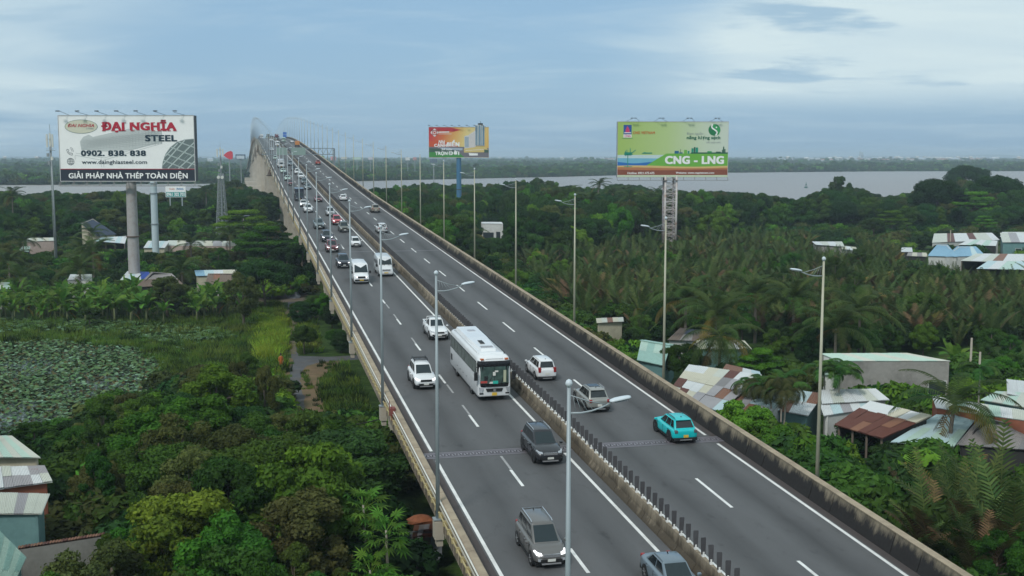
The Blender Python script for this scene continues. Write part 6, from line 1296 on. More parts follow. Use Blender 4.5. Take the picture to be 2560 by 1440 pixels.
# stilt shack under the bridge
house('tin_shack', 'rusty tin shack with an orange tarpaulin tucked under the edge of the bridge', [(1030, 1345, 2.3), (1080, 1340, 2.2), (1090, 1310, 2.7), (1035, 1315, 2.8)], 4, 2, ['rust', 'orng', 'grey', 'fib', 'rust', 'grey'], 'timber', 'shack', seed=65, jit=.08)
b = at(1053, 1305, 2.9); tp = thing('tarpaulin_heap', 'crumpled orange tarpaulin heap on the roof of the shack under the bridge', 'tarpaulin', b); mb = MB(); r = random.Random(2); rg = []
for z, rr in ((0, .75), (.15, .7), (.32, .45), (.42, .12)): rg.append([(math.cos(t)*rr*r.uniform(.8, 1.2), math.sin(t)*rr*.7*r.uniform(.8, 1.2), z) for t in np.linspace(0, 6.28, 13)[:-1]])
mb.loft(rg); mb.build('cloth', mat('orange_tarp', (0.20, 0.065, 0.025), .8, var=.4), tp)
b = at(1050, 1400, .6); tp = thing('white_cloth_screen', 'pale grey cloth sheets hanging below the shack under the bridge', 'cloth', b); mb = MB()
ws = [[(x*.5-.8, math.sin(x*1.7)*.12, z) for x in range(5)] for z in (0, .8, 1.6)]; mb.loft(ws, close=False, cap=False); mb.build('cloth', mat('pale_cloth', (0.20, 0.22, 0.24), .9), tp, fix=False)
# grey covered heaps by the track
for i, (px, py, s_, lab) in enumerate(((655, 742, 1.3, 'large grey-blue covered heap at the left end of the dirt clearing'), (735, 728, 1.0, 'grey covered heap at the back right of the dirt clearing'), (733, 745, .9, 'grey covered heap at the front right of the dirt clearing'), (672, 724, .7, 'small upright grey bundle at the back of the dirt clearing'))):
    b = at(px, py, 0); t_ = thing('covered_heap', lab, 'heap', b, 0, 'covered heaps on the clearing'); mb = MB(); r = random.Random(i+5); rg = []
    for z, rr in ((-.1, 1.2), (.4, 1.15), (.9, .8), (1.15, .2)): rg.append([(math.cos(t)*rr*s_*r.uniform(.8, 1.2), math.sin(t)*rr*.8*s_*r.uniform(.8, 1.2), z*s_) for t in np.linspace(0, 6.28, 11)[:-1]])
    mb.loft(rg); mb.build('cover', mat('grey_cover', (0.16, 0.18, 0.21), .8, var=.3), t_)
# person in orange by the track
def person(px, py):
    b = at(px, py, 0); root = thing('person', 'person in orange standing at the bend of the grey track', 'person', b)
    OR = mat('orange_clothing', (0.45, 0.13, 0.03), .9); SK = mat('skin', (0.28, 0.15, 0.09), .6); HR = mat('dark_hair', (0.015, 0.012, 0.01), .6)
    me = bpy.data.meshes.new('body')
    v = [(0,0,.92), (0,0,1.15), (0,.0,1.40), (0,0,1.50), (0,-.01,1.62), (-.20,0,1.40), (-.26,.02,1.12), (-.24,-.08,.88), (.20,0,1.40), (.25,.03,1.12), (.20,-.14,.90), (-.10,0,.88), (-.12,-.02,.48), (-.12,.02,.06), (-.13,-.12,.03), (.10,0,.88), (.12,-.05,.48), (.12,.03,.06), (.13,-.11,.03), (0,-.01,1.70)]
    e = [(0,1), (1,2), (2,3), (3,4), (4,19), (2,5), (5,6), (6,7), (2,8), (8,9), (9,10), (0,11), (11,12), (12,13), (13,14), (0,15), (15,16), (16,17), (17,18)]
    rad = [.15, .14, .15, .055, .09, .065, .045, .035, .065, .045, .035, .10, .065, .045, .04, .10, .065, .045, .04, .08]
    me.from_pydata(v, e, []); o = link('body', me, root); o.modifiers.new('k', 'SKIN'); o.modifiers[0].use_smooth_shade = True
    for i, r in enumerate(rad): me.skin_vertices[0].data[i].radius = (r, r*.8)
    me.skin_vertices[0].data[0].use_root = True
    m2 = o.modifiers.new('s', 'SUBSURF'); m2.levels = 2; m2.render_levels = 2; bake(o)
    o.data.materials.clear(); o.data.materials.append(OR); o.data.materials.append(SK)
    for p_ in o.data.polygons:
        if p_.center.z > 1.5 or (abs(p_.center.x) > .17 and p_.center.z < 1.02 and p_.center.z > .75 and abs(p_.center.x) > .19): p_.material_index = 1
    mb_ = MB(); mb_.loft([[(math.cos(t)*r, .015+math.sin(t)*r, z) for t in np.linspace(0, 6.28, 11)[:-1]] for z, r in ((1.64, .10), (1.72, .105), (1.78, .08), (1.81, .02))]); mb_.build('hair', HR, root, smooth=True)
    root.rotation_euler = (0, 0, .6)
person(703, 925)
# utility poles
for i, (px, pyt, pyb, lab, lamp) in enumerate(((2048, 505, 575, 'thin lit-arm pole among the trees right of the big lattice billboard', True), (2367, 495, 545, 'pale street pole in front of the tall dark trees at right', True), (2200, 548, 590, 'short concrete pole beyond the nipa palms', False), (2374, 575, 640, 'grey pole standing among the middle right roofs', False), (2423, 845, 985, 'tall concrete pole right of the warehouse', False), (2445, 880, 1000, 'second concrete pole right of the warehouse', False), (610, 540, 600, 'thin pole right of the lattice telecom tower', True))):
    b = at(px, pyb, 0); h_ = atY(px, pyt, b.y).z; t_ = thing('utility_pole', lab, 'pole', b); mb = MB(); mb.cyl((0, 0, -.2), (0, 0, h_), .14, .10, 8); mb.build('shaft', CONCP, t_)
    if lamp: mb = MB(); mb.bar((-.3, 0, h_), (1.3, 0, h_+.15), .14); mb.box((1.2, 0, h_+.12), (.8, .3, .16)); mb.build('lamp_arm', GALV, t_)
# channel marker in the river
b = at(2015, 470, 0.06); t_ = thing('channel_buoy', 'small dark green navigation buoy on the river', 'buoy', b); mb = MB(); mb.cyl((0, 0, -.3), (0, 0, .9), 1.3, 1.1, 12); mb.build('float', mat('buoy_green', (0.02, 0.10, 0.08), .5), t_)
mb = MB()
for a in range(4): mb.bar((math.cos(a*1.57)*.8, math.sin(a*1.57)*.8, .9), (0, 0, 3.6), .12)
mb.bar((0, 0, 3.0), (0, 0, 4.6), .15); mb.box((0, 0, 2.4), (.7, .7, .6)); mb.build('cage', mat('buoy_green', (0, 0, 0)), t_)
# town beyond the river
TWN = [mat('town_'+str(i), c, .8, var=.15, vscale=.05) for i, c in enumerate(((.62, .64, .64), (.5, .52, .5), (.55, .48, .42), (.38, .44, .48)))]; RFT = [mat('town_roof_'+str(i), c, .8) for i, c in enumerate(((.35, .4, .45), (.3, .14, .1), (.6, .62, .62)))]
r = random.Random(8); tw_protos = []
for i in range(6):
    root = thing('town_building', '', 'building'); w_, d_, h_ = ((14, 12, 11), (34, 18, 8), (10, 12, 16), (22, 14, 9), (50, 26, 9), (12, 10, 13))[i]
    mb = MB(); mb.box((0, 0, h_/2), (w_, d_, h_)); mb.build('wall', TWN[i % 4], root)
    mb = MB(); mb.loft([[(-w_/2-.4, -d_/2-.4, h_), (w_/2+.4, -d_/2-.4, h_), (w_/2+.4, d_/2+.4, h_), (-w_/2-.4, d_/2+.4, h_)], [(-w_/2, -.3, h_+2.2), (w_/2, -.3, h_+2.2), (w_/2, .3, h_+2.2), (-w_/2, .3, h_+2.2)]]); mb.build('roof', RFT[i % 3], root)
    for fl in range(int(h_//3.2)):
        mb = MB(); 
        for k in range(int(w_//3.5)): mb.box((-w_/2+2+k*3.5, -d_/2-.03, 1.8+fl*3.2), (1.5, .12, 1.4))
        mb.build('window_row', GLW, root)
    tw_protos.append(root)
index_kids()
n_ = 0
spots = []
for i in range(110): 
    px = 2600-abs(r.gauss(0, 1))*330; spots.append((max(1950, px), r.uniform(3300, 5200)))
for px, Y in ((1405, 4000), (1438, 4100), (1450, 4050), (1470, 4300), (1482, 4200), (1505, 4100), (1522, 4200), (1290, 4600), (1340, 4700), (1965, 3800), (1972, 3900), (2012, 3300), (2040, 3500), (2070, 3600), (2095, 3500), (2128, 3400), (1900, 4200), (1880, 4100), (530, 3000), (1250, 4800), (20, 3600), (60, 3800), (100, 3700)): spots.append((px, Y))
for px, Y in spots:
    k = r.choice([0, 1, 2, 3, 5, 0, 5]) if n_ > 5 else n_
    o = tw_protos[k] if n_ < 6 else copy_tree(tw_protos[k]); X = (px-1280)/F*Y
    o.location = (X, Y, 4.0); o.rotation_euler = (0, 0, r.uniform(-.4, .4)); n_ += 1
    o['label'] = 'one of the tiny pale buildings of the hazy town beyond the river'; o['group'] = 'distant town buildings beyond the river'
b = atY(2153, 392, 5200); t_ = thing('tower_block', 'slender tower standing alone above the hazy town on the horizon', 'tower', (b.x, 5200, 0)); mb = MB(); mb.box((0, 0, 14), (18, 16, 28)); mb.box((0, 0, 34), (14, 13, 12)); mb.box((-4, 0, 41), (4, 4, 6)); mb.build('wall', TWN[3], t_)
mb = MB()
for k in range(9): mb.box((0, -8.05, 4+k*2.8), (15, .2, 1.2))
mb.build('window_row', GLW, t_)
mb = MB(); mb.box((-14, 0, 8), (22, 14, 16)); mb.build('annex', TWN[0], t_)
# ================================================================== VEGETATION
BARK = mat('bark', (0.12, 0.10, 0.075), .95, var=.3, vscale=4.0); PBARK = mat('palm_bark', (0.17, 0.145, 0.12), .95, var=.25, vscale=3.0, stretch=(1, 1, 4)); PALEB = mat('pale_bark', (0.33, 0.30, 0.25), .9, var=.2, vscale=3.0)
LF = [leafmat('leaf_mid', (0.0215, 0.0629, 0.0147), (0.0565, 0.1331, 0.0230), (0.0465, 0.0629, 0.0213)),
      leafmat('leaf_dark', (0.0134, 0.0444, 0.0165), (0.0333, 0.0887, 0.0248), (0.0199, 0.0407, 0.0197)),
      leafmat('leaf_fresh', (0.0399, 0.1221, 0.0165), (0.1030, 0.2313, 0.0296), (0.0299, 0.0831, 0.0165)),
      leafmat('leaf_olive', (0.0465, 0.0666, 0.0230), (0.0964, 0.1184, 0.0461), (0.0665, 0.0629, 0.0296)),
      leafmat('leaf_yellow_green', (0.0299, 0.0776, 0.0132), (0.1219, 0.1947, 0.0273), (0.0432, 0.0887, 0.0165), big=.3)]
def leaves(P_, Nn, size, rng, aspect=1.7):
    """one rhombic leaf (quad) per point, facing roughly along its normal"""
    n = len(P_); q = Nn+rng.normal(0, .55, (n, 3)); q /= np.linalg.norm(q, axis=1)[:, None]+1e-9
    t = rng.normal(0, 1, (n, 3)); t -= (t*q).sum(1)[:, None]*q; t /= np.linalg.norm(t, axis=1)[:, None]+1e-9; b = np.cross(q, t)
    s = size*rng.uniform(.55, 1.35, n)[:, None]; a = t*s*aspect*.5; c = b*s*.5
    v = np.stack([P_-a, P_+c*.9-a*.1-q*s*.06, P_+a, P_-c*.9-a*.1-q*s*.06], 1).reshape(-1, 3); f = np.arange(4*n).reshape(n, 4); return v, f
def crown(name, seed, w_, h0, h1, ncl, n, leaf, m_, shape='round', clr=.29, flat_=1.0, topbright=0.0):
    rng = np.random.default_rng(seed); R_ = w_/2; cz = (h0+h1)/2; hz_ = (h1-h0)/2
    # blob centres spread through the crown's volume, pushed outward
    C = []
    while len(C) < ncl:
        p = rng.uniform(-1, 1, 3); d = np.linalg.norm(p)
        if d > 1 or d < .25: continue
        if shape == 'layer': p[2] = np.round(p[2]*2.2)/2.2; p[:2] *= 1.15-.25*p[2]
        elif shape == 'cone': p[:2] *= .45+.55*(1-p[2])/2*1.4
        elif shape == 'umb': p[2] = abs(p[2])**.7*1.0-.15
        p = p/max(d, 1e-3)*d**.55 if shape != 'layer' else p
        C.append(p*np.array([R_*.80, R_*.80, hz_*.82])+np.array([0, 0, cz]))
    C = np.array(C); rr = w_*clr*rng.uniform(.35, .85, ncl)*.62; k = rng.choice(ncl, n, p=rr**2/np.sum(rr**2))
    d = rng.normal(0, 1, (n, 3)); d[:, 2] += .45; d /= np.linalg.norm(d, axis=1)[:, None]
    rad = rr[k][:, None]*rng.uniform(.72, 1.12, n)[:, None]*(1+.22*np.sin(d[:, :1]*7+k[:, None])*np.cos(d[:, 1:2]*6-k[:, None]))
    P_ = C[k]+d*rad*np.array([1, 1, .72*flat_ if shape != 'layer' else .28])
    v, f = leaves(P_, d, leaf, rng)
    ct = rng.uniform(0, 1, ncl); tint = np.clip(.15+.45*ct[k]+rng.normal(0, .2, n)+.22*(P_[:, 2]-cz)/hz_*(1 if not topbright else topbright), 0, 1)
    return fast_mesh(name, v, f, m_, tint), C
def trunk_mesh(C, h0, hh, seed, r0=.16, m_=BARK, nb=7):
    r = random.Random(seed); mb_ = MB(); x = r.uniform(-.3, .3); y = r.uniform(-.3, .3)
    mb_.tube([(0, 0, -.3), (x*.3, y*.3, hh*.25), (x, y, hh*.5), (x*1.3, y*1.2, hh*.78)], [r0*1.25, r0, r0*.75, r0*.3], 7)
    for i in range(min(nb, len(C))):
        c_ = C[i]; z = hh*r.uniform(.28, .55); mb_.tube([(x*z/hh, y*z/hh, z), (c_[0]*.45, c_[1]*.45, (z+c_[2])/2+.1), tuple(c_)], [r0*.5, r0*.32, r0*.12], 5)
    return mb_.mesh('trunk', m_, smooth=True)
# tree kinds, built at real size with the foot at the origin: (crown mesh, trunk mesh, height, width, words)
KINDS = []
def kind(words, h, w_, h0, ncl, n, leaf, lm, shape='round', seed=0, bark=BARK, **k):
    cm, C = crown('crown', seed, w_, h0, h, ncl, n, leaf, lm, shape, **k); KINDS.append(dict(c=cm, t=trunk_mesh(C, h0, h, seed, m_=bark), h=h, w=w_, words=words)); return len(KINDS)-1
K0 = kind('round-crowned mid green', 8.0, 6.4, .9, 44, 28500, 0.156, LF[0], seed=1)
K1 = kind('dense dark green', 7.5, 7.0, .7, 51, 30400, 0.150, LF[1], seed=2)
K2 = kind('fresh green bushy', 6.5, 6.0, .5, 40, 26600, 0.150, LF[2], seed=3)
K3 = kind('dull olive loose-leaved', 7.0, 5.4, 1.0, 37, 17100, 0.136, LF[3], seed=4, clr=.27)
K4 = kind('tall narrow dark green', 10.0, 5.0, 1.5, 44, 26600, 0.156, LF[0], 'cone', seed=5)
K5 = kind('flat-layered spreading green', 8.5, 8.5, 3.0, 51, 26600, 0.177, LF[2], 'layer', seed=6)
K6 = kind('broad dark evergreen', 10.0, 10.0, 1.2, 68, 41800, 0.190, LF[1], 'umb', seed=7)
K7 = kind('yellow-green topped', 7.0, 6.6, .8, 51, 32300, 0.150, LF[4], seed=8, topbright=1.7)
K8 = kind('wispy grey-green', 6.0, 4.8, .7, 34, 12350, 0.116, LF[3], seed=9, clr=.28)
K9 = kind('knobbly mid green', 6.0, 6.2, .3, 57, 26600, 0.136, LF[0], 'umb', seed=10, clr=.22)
# far versions, light
FK = []
for i, (h, w_, lm, sh) in enumerate(((9, 10, LF[0], 'round'), (8, 11, LF[1], 'umb'), (10, 9, LF[0], 'cone'), (7, 10, LF[3], 'round'), (8, 10, LF[2], 'umb'))):
    FK.append(crown('far_crown', 40+i, w_, 0.0, h, 16, 900, 1.05, lm, sh, clr=.42)[0])
# ---- what must stay in view: (x0, x1, lowest visible y, distance)
PROT = []
def prot(x0, x1, yb, Y): PROT.append((x0, x1, yb, Y))
for a in ((0, 190, 1060, 400), (180, 430, 985, 400), (430, 560, 915, 400), (560, 700, 875, 400), (700, 765, 1035, 400), (765, 895, 1035, 400), (0, 600, 830, 170), (630, 760, 750, 400)): prot(*a)
for a in ((1492, 1560, 812, 200), (2010, 2095, 945, 200), (2060, 2180, 1040, 200), (2252, 2320, 645, 400), (2440, 2560, 678, 400), (476, 512, 522, 400), (1600, 1690, 925, 200), (1640, 1900, 1000, 200), (1660, 1880, 880, 200), (1900, 2040, 1000, 200), (2050, 2380, 935, 200), (2120, 2210, 965, 200), (1740, 1880, 1020, 95), (2080, 2330, 1090, 200), (2230, 2440, 1115, 200), (2390, 2560, 1095, 200), (2340, 2560, 1045, 200), (2450, 2560, 1010, 200),
          (2030, 2150, 618, 400), (2318, 2560, 655, 400), (2330, 2500, 607, 400), (1200, 1258, 592, 400), (1655, 1698, 600, 277), (1141, 1154, 488, 384),
          (200, 320, 622, 400), (66, 150, 622, 400), (355, 425, 628, 400), (420, 600, 616, 400), (168, 232, 715, 400), (300, 395, 700, 400), (340, 470, 715, 400), (485, 606, 712, 400), (312, 345, 735, 184), (375, 395, 555, 400), (412, 466, 500, 400), (133, 150, 660, 236), (545, 572, 598, 308), (46, 76, 630, 400), (0, 24, 728, 400),
          (0, 104, 1165, 90), (0, 132, 1230, 90), (0, 125, 1310, 90), (0, 160, 1345, 90), (0, 60, 1440, 90), (100, 260, 1345, 62), (855, 1015, 1440, 58), (1020, 1110, 1440, 62)): prot(*a)
SKY = [(-200, 480), (0, 474), (60, 488), (130, 478), (210, 484), (300, 476), (380, 486), (470, 474), (560, 452), (620, 462), (650, 480), (900, 480), (960, 468), (1050, 458), (1180, 462), (1290, 452), (1345, 440), (1400, 462), (1470, 470), (1560, 455), (1640, 476), (1760, 478), (1870, 482), (1990, 500), (2045, 480), (2105, 455), (2160, 478), (2215, 496), (2260, 480), (2330, 462), (2420, 425), (2500, 445), (2560, 478), (2800, 480)]
_sx = [a for a, b in SKY]; _sy = [b for a, b in SKY]
FOOT = []
for o in bpy.data.objects:
    if o.parent is None and o.get('category') in ('house', 'shed', 'warehouse', 'wall', 'hut', 'shack', 'billboard', 'column', 'mast'):
        xs, ys = [], []
        for ch in bpy.data.objects:
            if ch.parent is o and ch.type == 'MESH' and ch.name.startswith(('wall', 'roof', 'column', 'leg', 'shaft', 'lattice')):
                for v in list(ch.data.vertices)[::7]: p = o.location+v.co; xs.append(p.x); ys.append(p.y)
        if xs: FOOT.append((min(xs)-1.0, max(xs)+1.0, min(ys)-1.0, max(ys)+1.0))
def inpoly(x, y, P_):
    c = False; j = len(P_)-1
    for i in range(len(P_)):
        if (P_[i][1] > y) != (P_[j][1] > y) and x < (P_[j][0]-P_[i][0])*(y-P_[i][1])/(P_[j][1]-P_[i][1])+P_[i][0]: c = not c
        j = i
    return c
def gp(*pts): return [tuple(at(a, b, 0))[:2] for a, b in pts]
POND = gp((-80, 866), (120, 858), (240, 862), (330, 880), (390, 920), (420, 985), (300, 1030), (200, 1080), (60, 1150), (-80, 1190))
POND2 = gp((-80, 800), (200, 806), (330, 812), (560, 830), (600, 850), (420, 866), (300, 840), (120, 836), (-80, 840))
TRACK = gp((718, 750), (738, 750), (736, 800), (738, 850), (745, 890), (820, 892), (905, 888), (985, 885), (985, 896), (900, 899), (800, 905), (766, 915), (752, 935), (752, 965), (762, 1000), (768, 1060), (776, 1140), (754, 1140), (748, 1060), (742, 1000), (722, 960), (724, 935), (732, 905), (726, 850), (722, 800))
DIRT = gp((700, 893), (800, 903), (858, 903), (835, 930), (808, 950), (800, 980), (822, 1030), (830, 1090), (690, 1090), (700, 1000), (696, 940))
def proj(x, y, z):
    dz = z-CAMZ; d = y*math.cos(PITCH)-dz*math.sin(PITCH); u = y*math.sin(PITCH)+dz*math.cos(PITCH)
    return 1280+F*x/d, 720-F*u/d
def sl(x, y): return x*U.x+y*U.y, x*R.x+y*R.y
def fit(x, y, h, w_, slack=0, pond=True):
    """height the plant may have here without hiding what the photograph shows; 0 if it cannot stand here"""
    s, l = sl(x, y)
    if 8.3-w_*.4 < l < 30.5+w_*.40 and -20 < s < 460:
        if not (l < 12.0 and s > 75 and rz(s) > 4.5): return 0
        h = min(h, rz(s)-2.8)
    for a in FOOT:
        if a[0]-w_*.28 < x < a[1]+w_*.28 and a[2]-w_*.28 < y < a[3]+w_*.28: return 0
    if pond and (inpoly(x, y, POND) or inpoly(x, y, TRACK) or inpoly(x, y, DIRT)): return 0
    px, py = proj(x, y, 0); hw = w_*.42/y*F
    lim = h
    for x0, x1, yb, Y in PROT:
        if y < Y and px+hw > x0 and px-hw < x1 and py > yb-2:
            hm = CAMZ-(yb-HOR)*y/F; lim = min(lim, hm)
    ys = np.interp(px, _sx, _sy); lim = min(lim, (CAMZ-(ys-HOR)*y/F)*random.uniform(.66, 1.10))
    return max(0, lim)
index_kids()
TREES = []
def plant(k, x, y, h, label, group, wsc=1.0, name='broadleaf_tree', cat='tree', rot=None):
    K = KINDS[k]; t_ = thing(name, label, cat, (x, y, 0), random.uniform(0, 6.28) if rot is None else rot, group); s = h/K['h']
    t_.scale = (s*wsc, s*wsc, s); link('crown', K['c'], t_); link('trunk', K['t'], t_); TREES.append((x, y, K['w']*s*.5)); return t_
GRID = {}
def near_ok(x, y, d):
    g = (int(x//12), int(y//12))
    for i in (-1, 0, 1):
        for j in (-1, 0, 1):
            for (a, b, e) in GRID.get((g[0]+i, g[1]+j), ()):
                if (a-x)**2+(b-y)**2 < (d+e)**2*.25: return False
    GRID.setdefault(g, []).append((x, y, d)); return True
def zone(poly, n, kinds, hr, label, group, dens=1.0, tries=40, minh=2.2, wsc=(.82, 1.12)):
    """kinds: list of kind ids; label: text with {w} for the words of the kind"""
    xs = [p[0] for p in poly]; ys = [p[1] for p in poly]; c = 0
    for _ in range(n*tries):
        if c >= n: break
        x = random.uniform(min(xs), max(xs)); y = random.uniform(min(ys), max(ys))
        if not inpoly(x, y, poly): continue
        k = random.choice(kinds); K = KINDS[k]; h = random.uniform(*hr); wd = K['w']*h/K['h']
        h2 = fit(x, y, h, wd)
        if h2 < minh: continue
        ws = random.uniform(*wsc)
        if h2 < h: ws = min(1.5, ws*(h/h2)**.35)
        if not near_ok(x, y, wd*dens): continue
        plant(k, x, y, h2, label.format(w=K['words']), group.format(w=K['words']), ws); c += 1
    return c
# --- single trees the photograph singles out
def solo(k, px, pyb, h, label, wsc=1.0, name='broadleaf_tree', pyt=None):
    b = at(px, pyb, 0)
    if pyt is not None: h = atY(px, pyt, b.y).z
    GRID.setdefault((int(b.x//12), int(b.y//12)), []).append((b.x, b.y, KINDS[k]['w']*h/KINDS[k]['h']*.7)); return plant(k, b.x, b.y, h, label, None, wsc, name)
def solot(k, px, pyt, h, label, wsc=1.0, name='broadleaf_tree'):
    """tree whose top is seen at px, pyt and which is h high"""
    Y = (CAMZ-h)*F/(pyt-HOR) ; x = (px-1280)/F*Y; d = ray(px, pyt); t = (h-CAMZ)/d[2]; x = d[0]*t; Y = d[1]*t
    GRID.setdefault((int(x//12), int(Y//12)), []).append((x, Y, KINDS[k]['w']*h/KINDS[k]['h']*.7)); return plant(k, x, Y, h, label, None, wsc, name)
solot(K7, 440, 1218, 6.6, 'bushy tree with a bright yellow-green top near the bottom left of the picture', 1.15)
solot(K7, 470, 1225, 6.2, 'second yellow-green topped tree, just right of the brightest one', .9)
solot(K3, 745, 1222, 6.4, 'loose olive tree with a rounded top left of the papaya plants', 1.25)
solot(K8, 270, 1352, 5.6, 'wispy grey-green tree over the tiled wall at bottom left', 1.2)
solot(K8, 175, 1378, 5.2, 'smaller wispy grey-green tree left of the tiled wall end', 1.2)
solot(K2, 395, 1010, 6.2, 'fresh green tree with light shoots in the middle of the left wood', 1.2)
solot(K1, 850, 1075, 6.0, 'dark green tree filling the corner below the grey track', 1.5)
solot(K9, 690, 1075, 6.2, 'knobbly mid green tree at the near end of the grey track', 1.3)
solot(K3, 662, 905, 6.4, 'dark olive tree standing left of the dirt patch by the track', .5)
solot(K3, 596, 895, 6.0, 'narrow brownish tree beside the field, left of the dirt patch', .55)
solot(K9, 1712, 848, 5.0, 'round glossy green tree in front of the thatched roof by the right parapet', 1.0)
solot(K5, 1905, 868, 4.8, 'flat-topped green tree right of the drooping coconut palm', 1.0)
solot(K2, 1830, 1005, 3.8, 'feathery green bush spilling over the right parapet below the patchwork roof', 1.3)
solot(K2, 1862, 1000, 5.0, 'large feathery green bush in front of the patchwork roof house', 1.2); solot(K2, 1925, 1050, 4.2, 'feathery bush below the curly areca palms', 1.2); solot(K0, 1985, 1130, 3.0, 'low green bush left of the foot of the tall right lamp post', 1.4)
solot(K2, 1780, 1070, 2.6, 'low feathery bush right behind the parapet above the turquoise car', 1.2)
solot(K1, 2160, 1050, 3.4, 'dark vine-covered bush in front of the rusty roof', 1.6)
solot(K1, 2240, 1100, 3.0, 'low dark bush hung with vines right of the tall right lamp post', 1.7)
solot(K3, 2025, 905, 5.2, 'narrow dark vine-draped tree between the two palms', .62)
solot(K0, 2105, 438, 15.5, 'tall dome-shaped tree standing alone against the river right of centre', .80)
solot(K6, 2085, 470, 13, 'broad tree at the left foot of the tall dome-shaped tree', .8); solot(K0, 2150, 475, 12, 'tree at the right foot of the tall dome-shaped tree', .9)
solot(K6, 2420, 408, 19.0, 'highest dark tree of the group against the river at the right edge', 1.2)
solot(K6, 2350, 440, 16.5, 'broad tree left of the highest dark tree at the right edge', 1.1)
solot(K6, 2490, 432, 17.0, 'broad tree right of the highest dark tree at the right edge', 1.1)
solot(K5, 2440, 475, 12.5, 'layered fresh green tree in front of the highest dark trees at right', 1.0)
solot(K6, 2555, 468, 13, 'dark tree at the right edge of the picture above the shed', 1.1)
solot(K4, 1345, 440, 13.5, 'tree rising highest against the river between the two right billboards', 1.4)
solot(K0, 590, 448, 12.5, 'tall tree between the lattice tower and the bridge', 1.4)
solot(K6, 620, 470, 12, 'dark broad tree against the bridge piers', 1.1)
solot(K5, 610, 520, 11, 'flat-layered tree beside the lattice tower', 1.2)
solot(K5, 665, 560, 10, 'flat-layered yellowish tree below the lattice tower beside the bridge', 1.2)
solot(K6, 660, 640, 8, 'dark spreading tree in the shade left of the bridge columns', 1.2)
solo(K9, 225, 822, 3.2, 'round low bush among the banana plants', 1.0)
solo(K3, 420, 800, 7, 'bushy tree with pale slender trunks beside the lotus field', 1.3, pyt=686)
solo(K8, 610, 820, 6, 'grey-brown wispy tree with a thin white trunk by the clearing', .8, pyt=672)
solo(K1, 110, 745, 5, 'dark reddish-green tree left of the white boxy house', 1.4, pyt=672)
solot(K2, 2500, 1325, 3.8, 'bright green bush in the bottom right corner', 1.0); solot(K2, 2555, 1300, 4.0, 'second bright green bush at the bottom right edge', 1.0)
# --- woods
Gl = gp
wood1 = [(-36, 44), (0, 44), (7, 50), (6, 58), (0, 72), (-8, 88), (-14, 96), (-24, 108), (-40, 110), (-46, 80)]
zone(wood1, 112, [K0, K1, K2, K3, K9, K4, K0, K8, K2], (4.2, 7.8), '{w} tree in the dense wood left of the near end of the bridge', '{w} trees of the near left wood', .46, 120)
under = [(-3, 100), (0, 60), (6, 60), (4, 150), (-10, 180), (-12, 150)]
zone(gp((560, 760), (760, 740), (900, 890), (760, 888), (700, 750)), 12, [K1, K2, K9], (2.5, 4.0), '{w} bush in the shade along the left foot of the bridge', '{w} bushes along the left foot of the bridge', .5, 60, 1.0)
zone(gp((0, 745), (0, 610), (620, 600), (790, 660), (800, 740), (600, 745)), 50, [K0, K1, K3, K9, K2], (4, 7.5), '{w} tree between the houses left of the bridge', '{w} trees among the left houses', .8, 90)
zone(gp((-60, 600), (-60, 540), (640, 530), (700, 600)), 34, [K0, K1, K6, K4, K0], (8, 12), '{w} tree in the wood behind the left houses', '{w} trees behind the left houses', .75, 90)
# right side
zone(gp((1300, 560), (1640, 545), (2700, 545), (2700, 600), (1900, 640), (1300, 640)), 34, [K0, K1, K2, K9, K5], (6, 9.5), '{w} tree in the belt behind the nipa palms right of the bridge', '{w} trees behind the nipa palms', .8, 90)
zone(gp((900, 700), (1000, 600), (1150, 560), (1380, 580), (1400, 720), (1500, 850), (1560, 930), (1420, 800), (1200, 720)), 30, [K0, K2, K1, K9], (4.0, 6.5), '{w} tree crowding the right side of the bridge', '{w} trees along the right side of the bridge', .6, 80)
zone(gp((1850, 1190), (1960, 1080), (2080, 1000), (2560, 1010), (2560, 900), (1900, 860), (1560, 830), (1500, 800), (1600, 930)), 26, [K2, K9, K0, K1], (3, 4.6), '{w} tree or bush among the roofs behind the right parapet', '{w} trees among the right roofs', .8, 80, 1.3)
print('TREES', len(TREES))
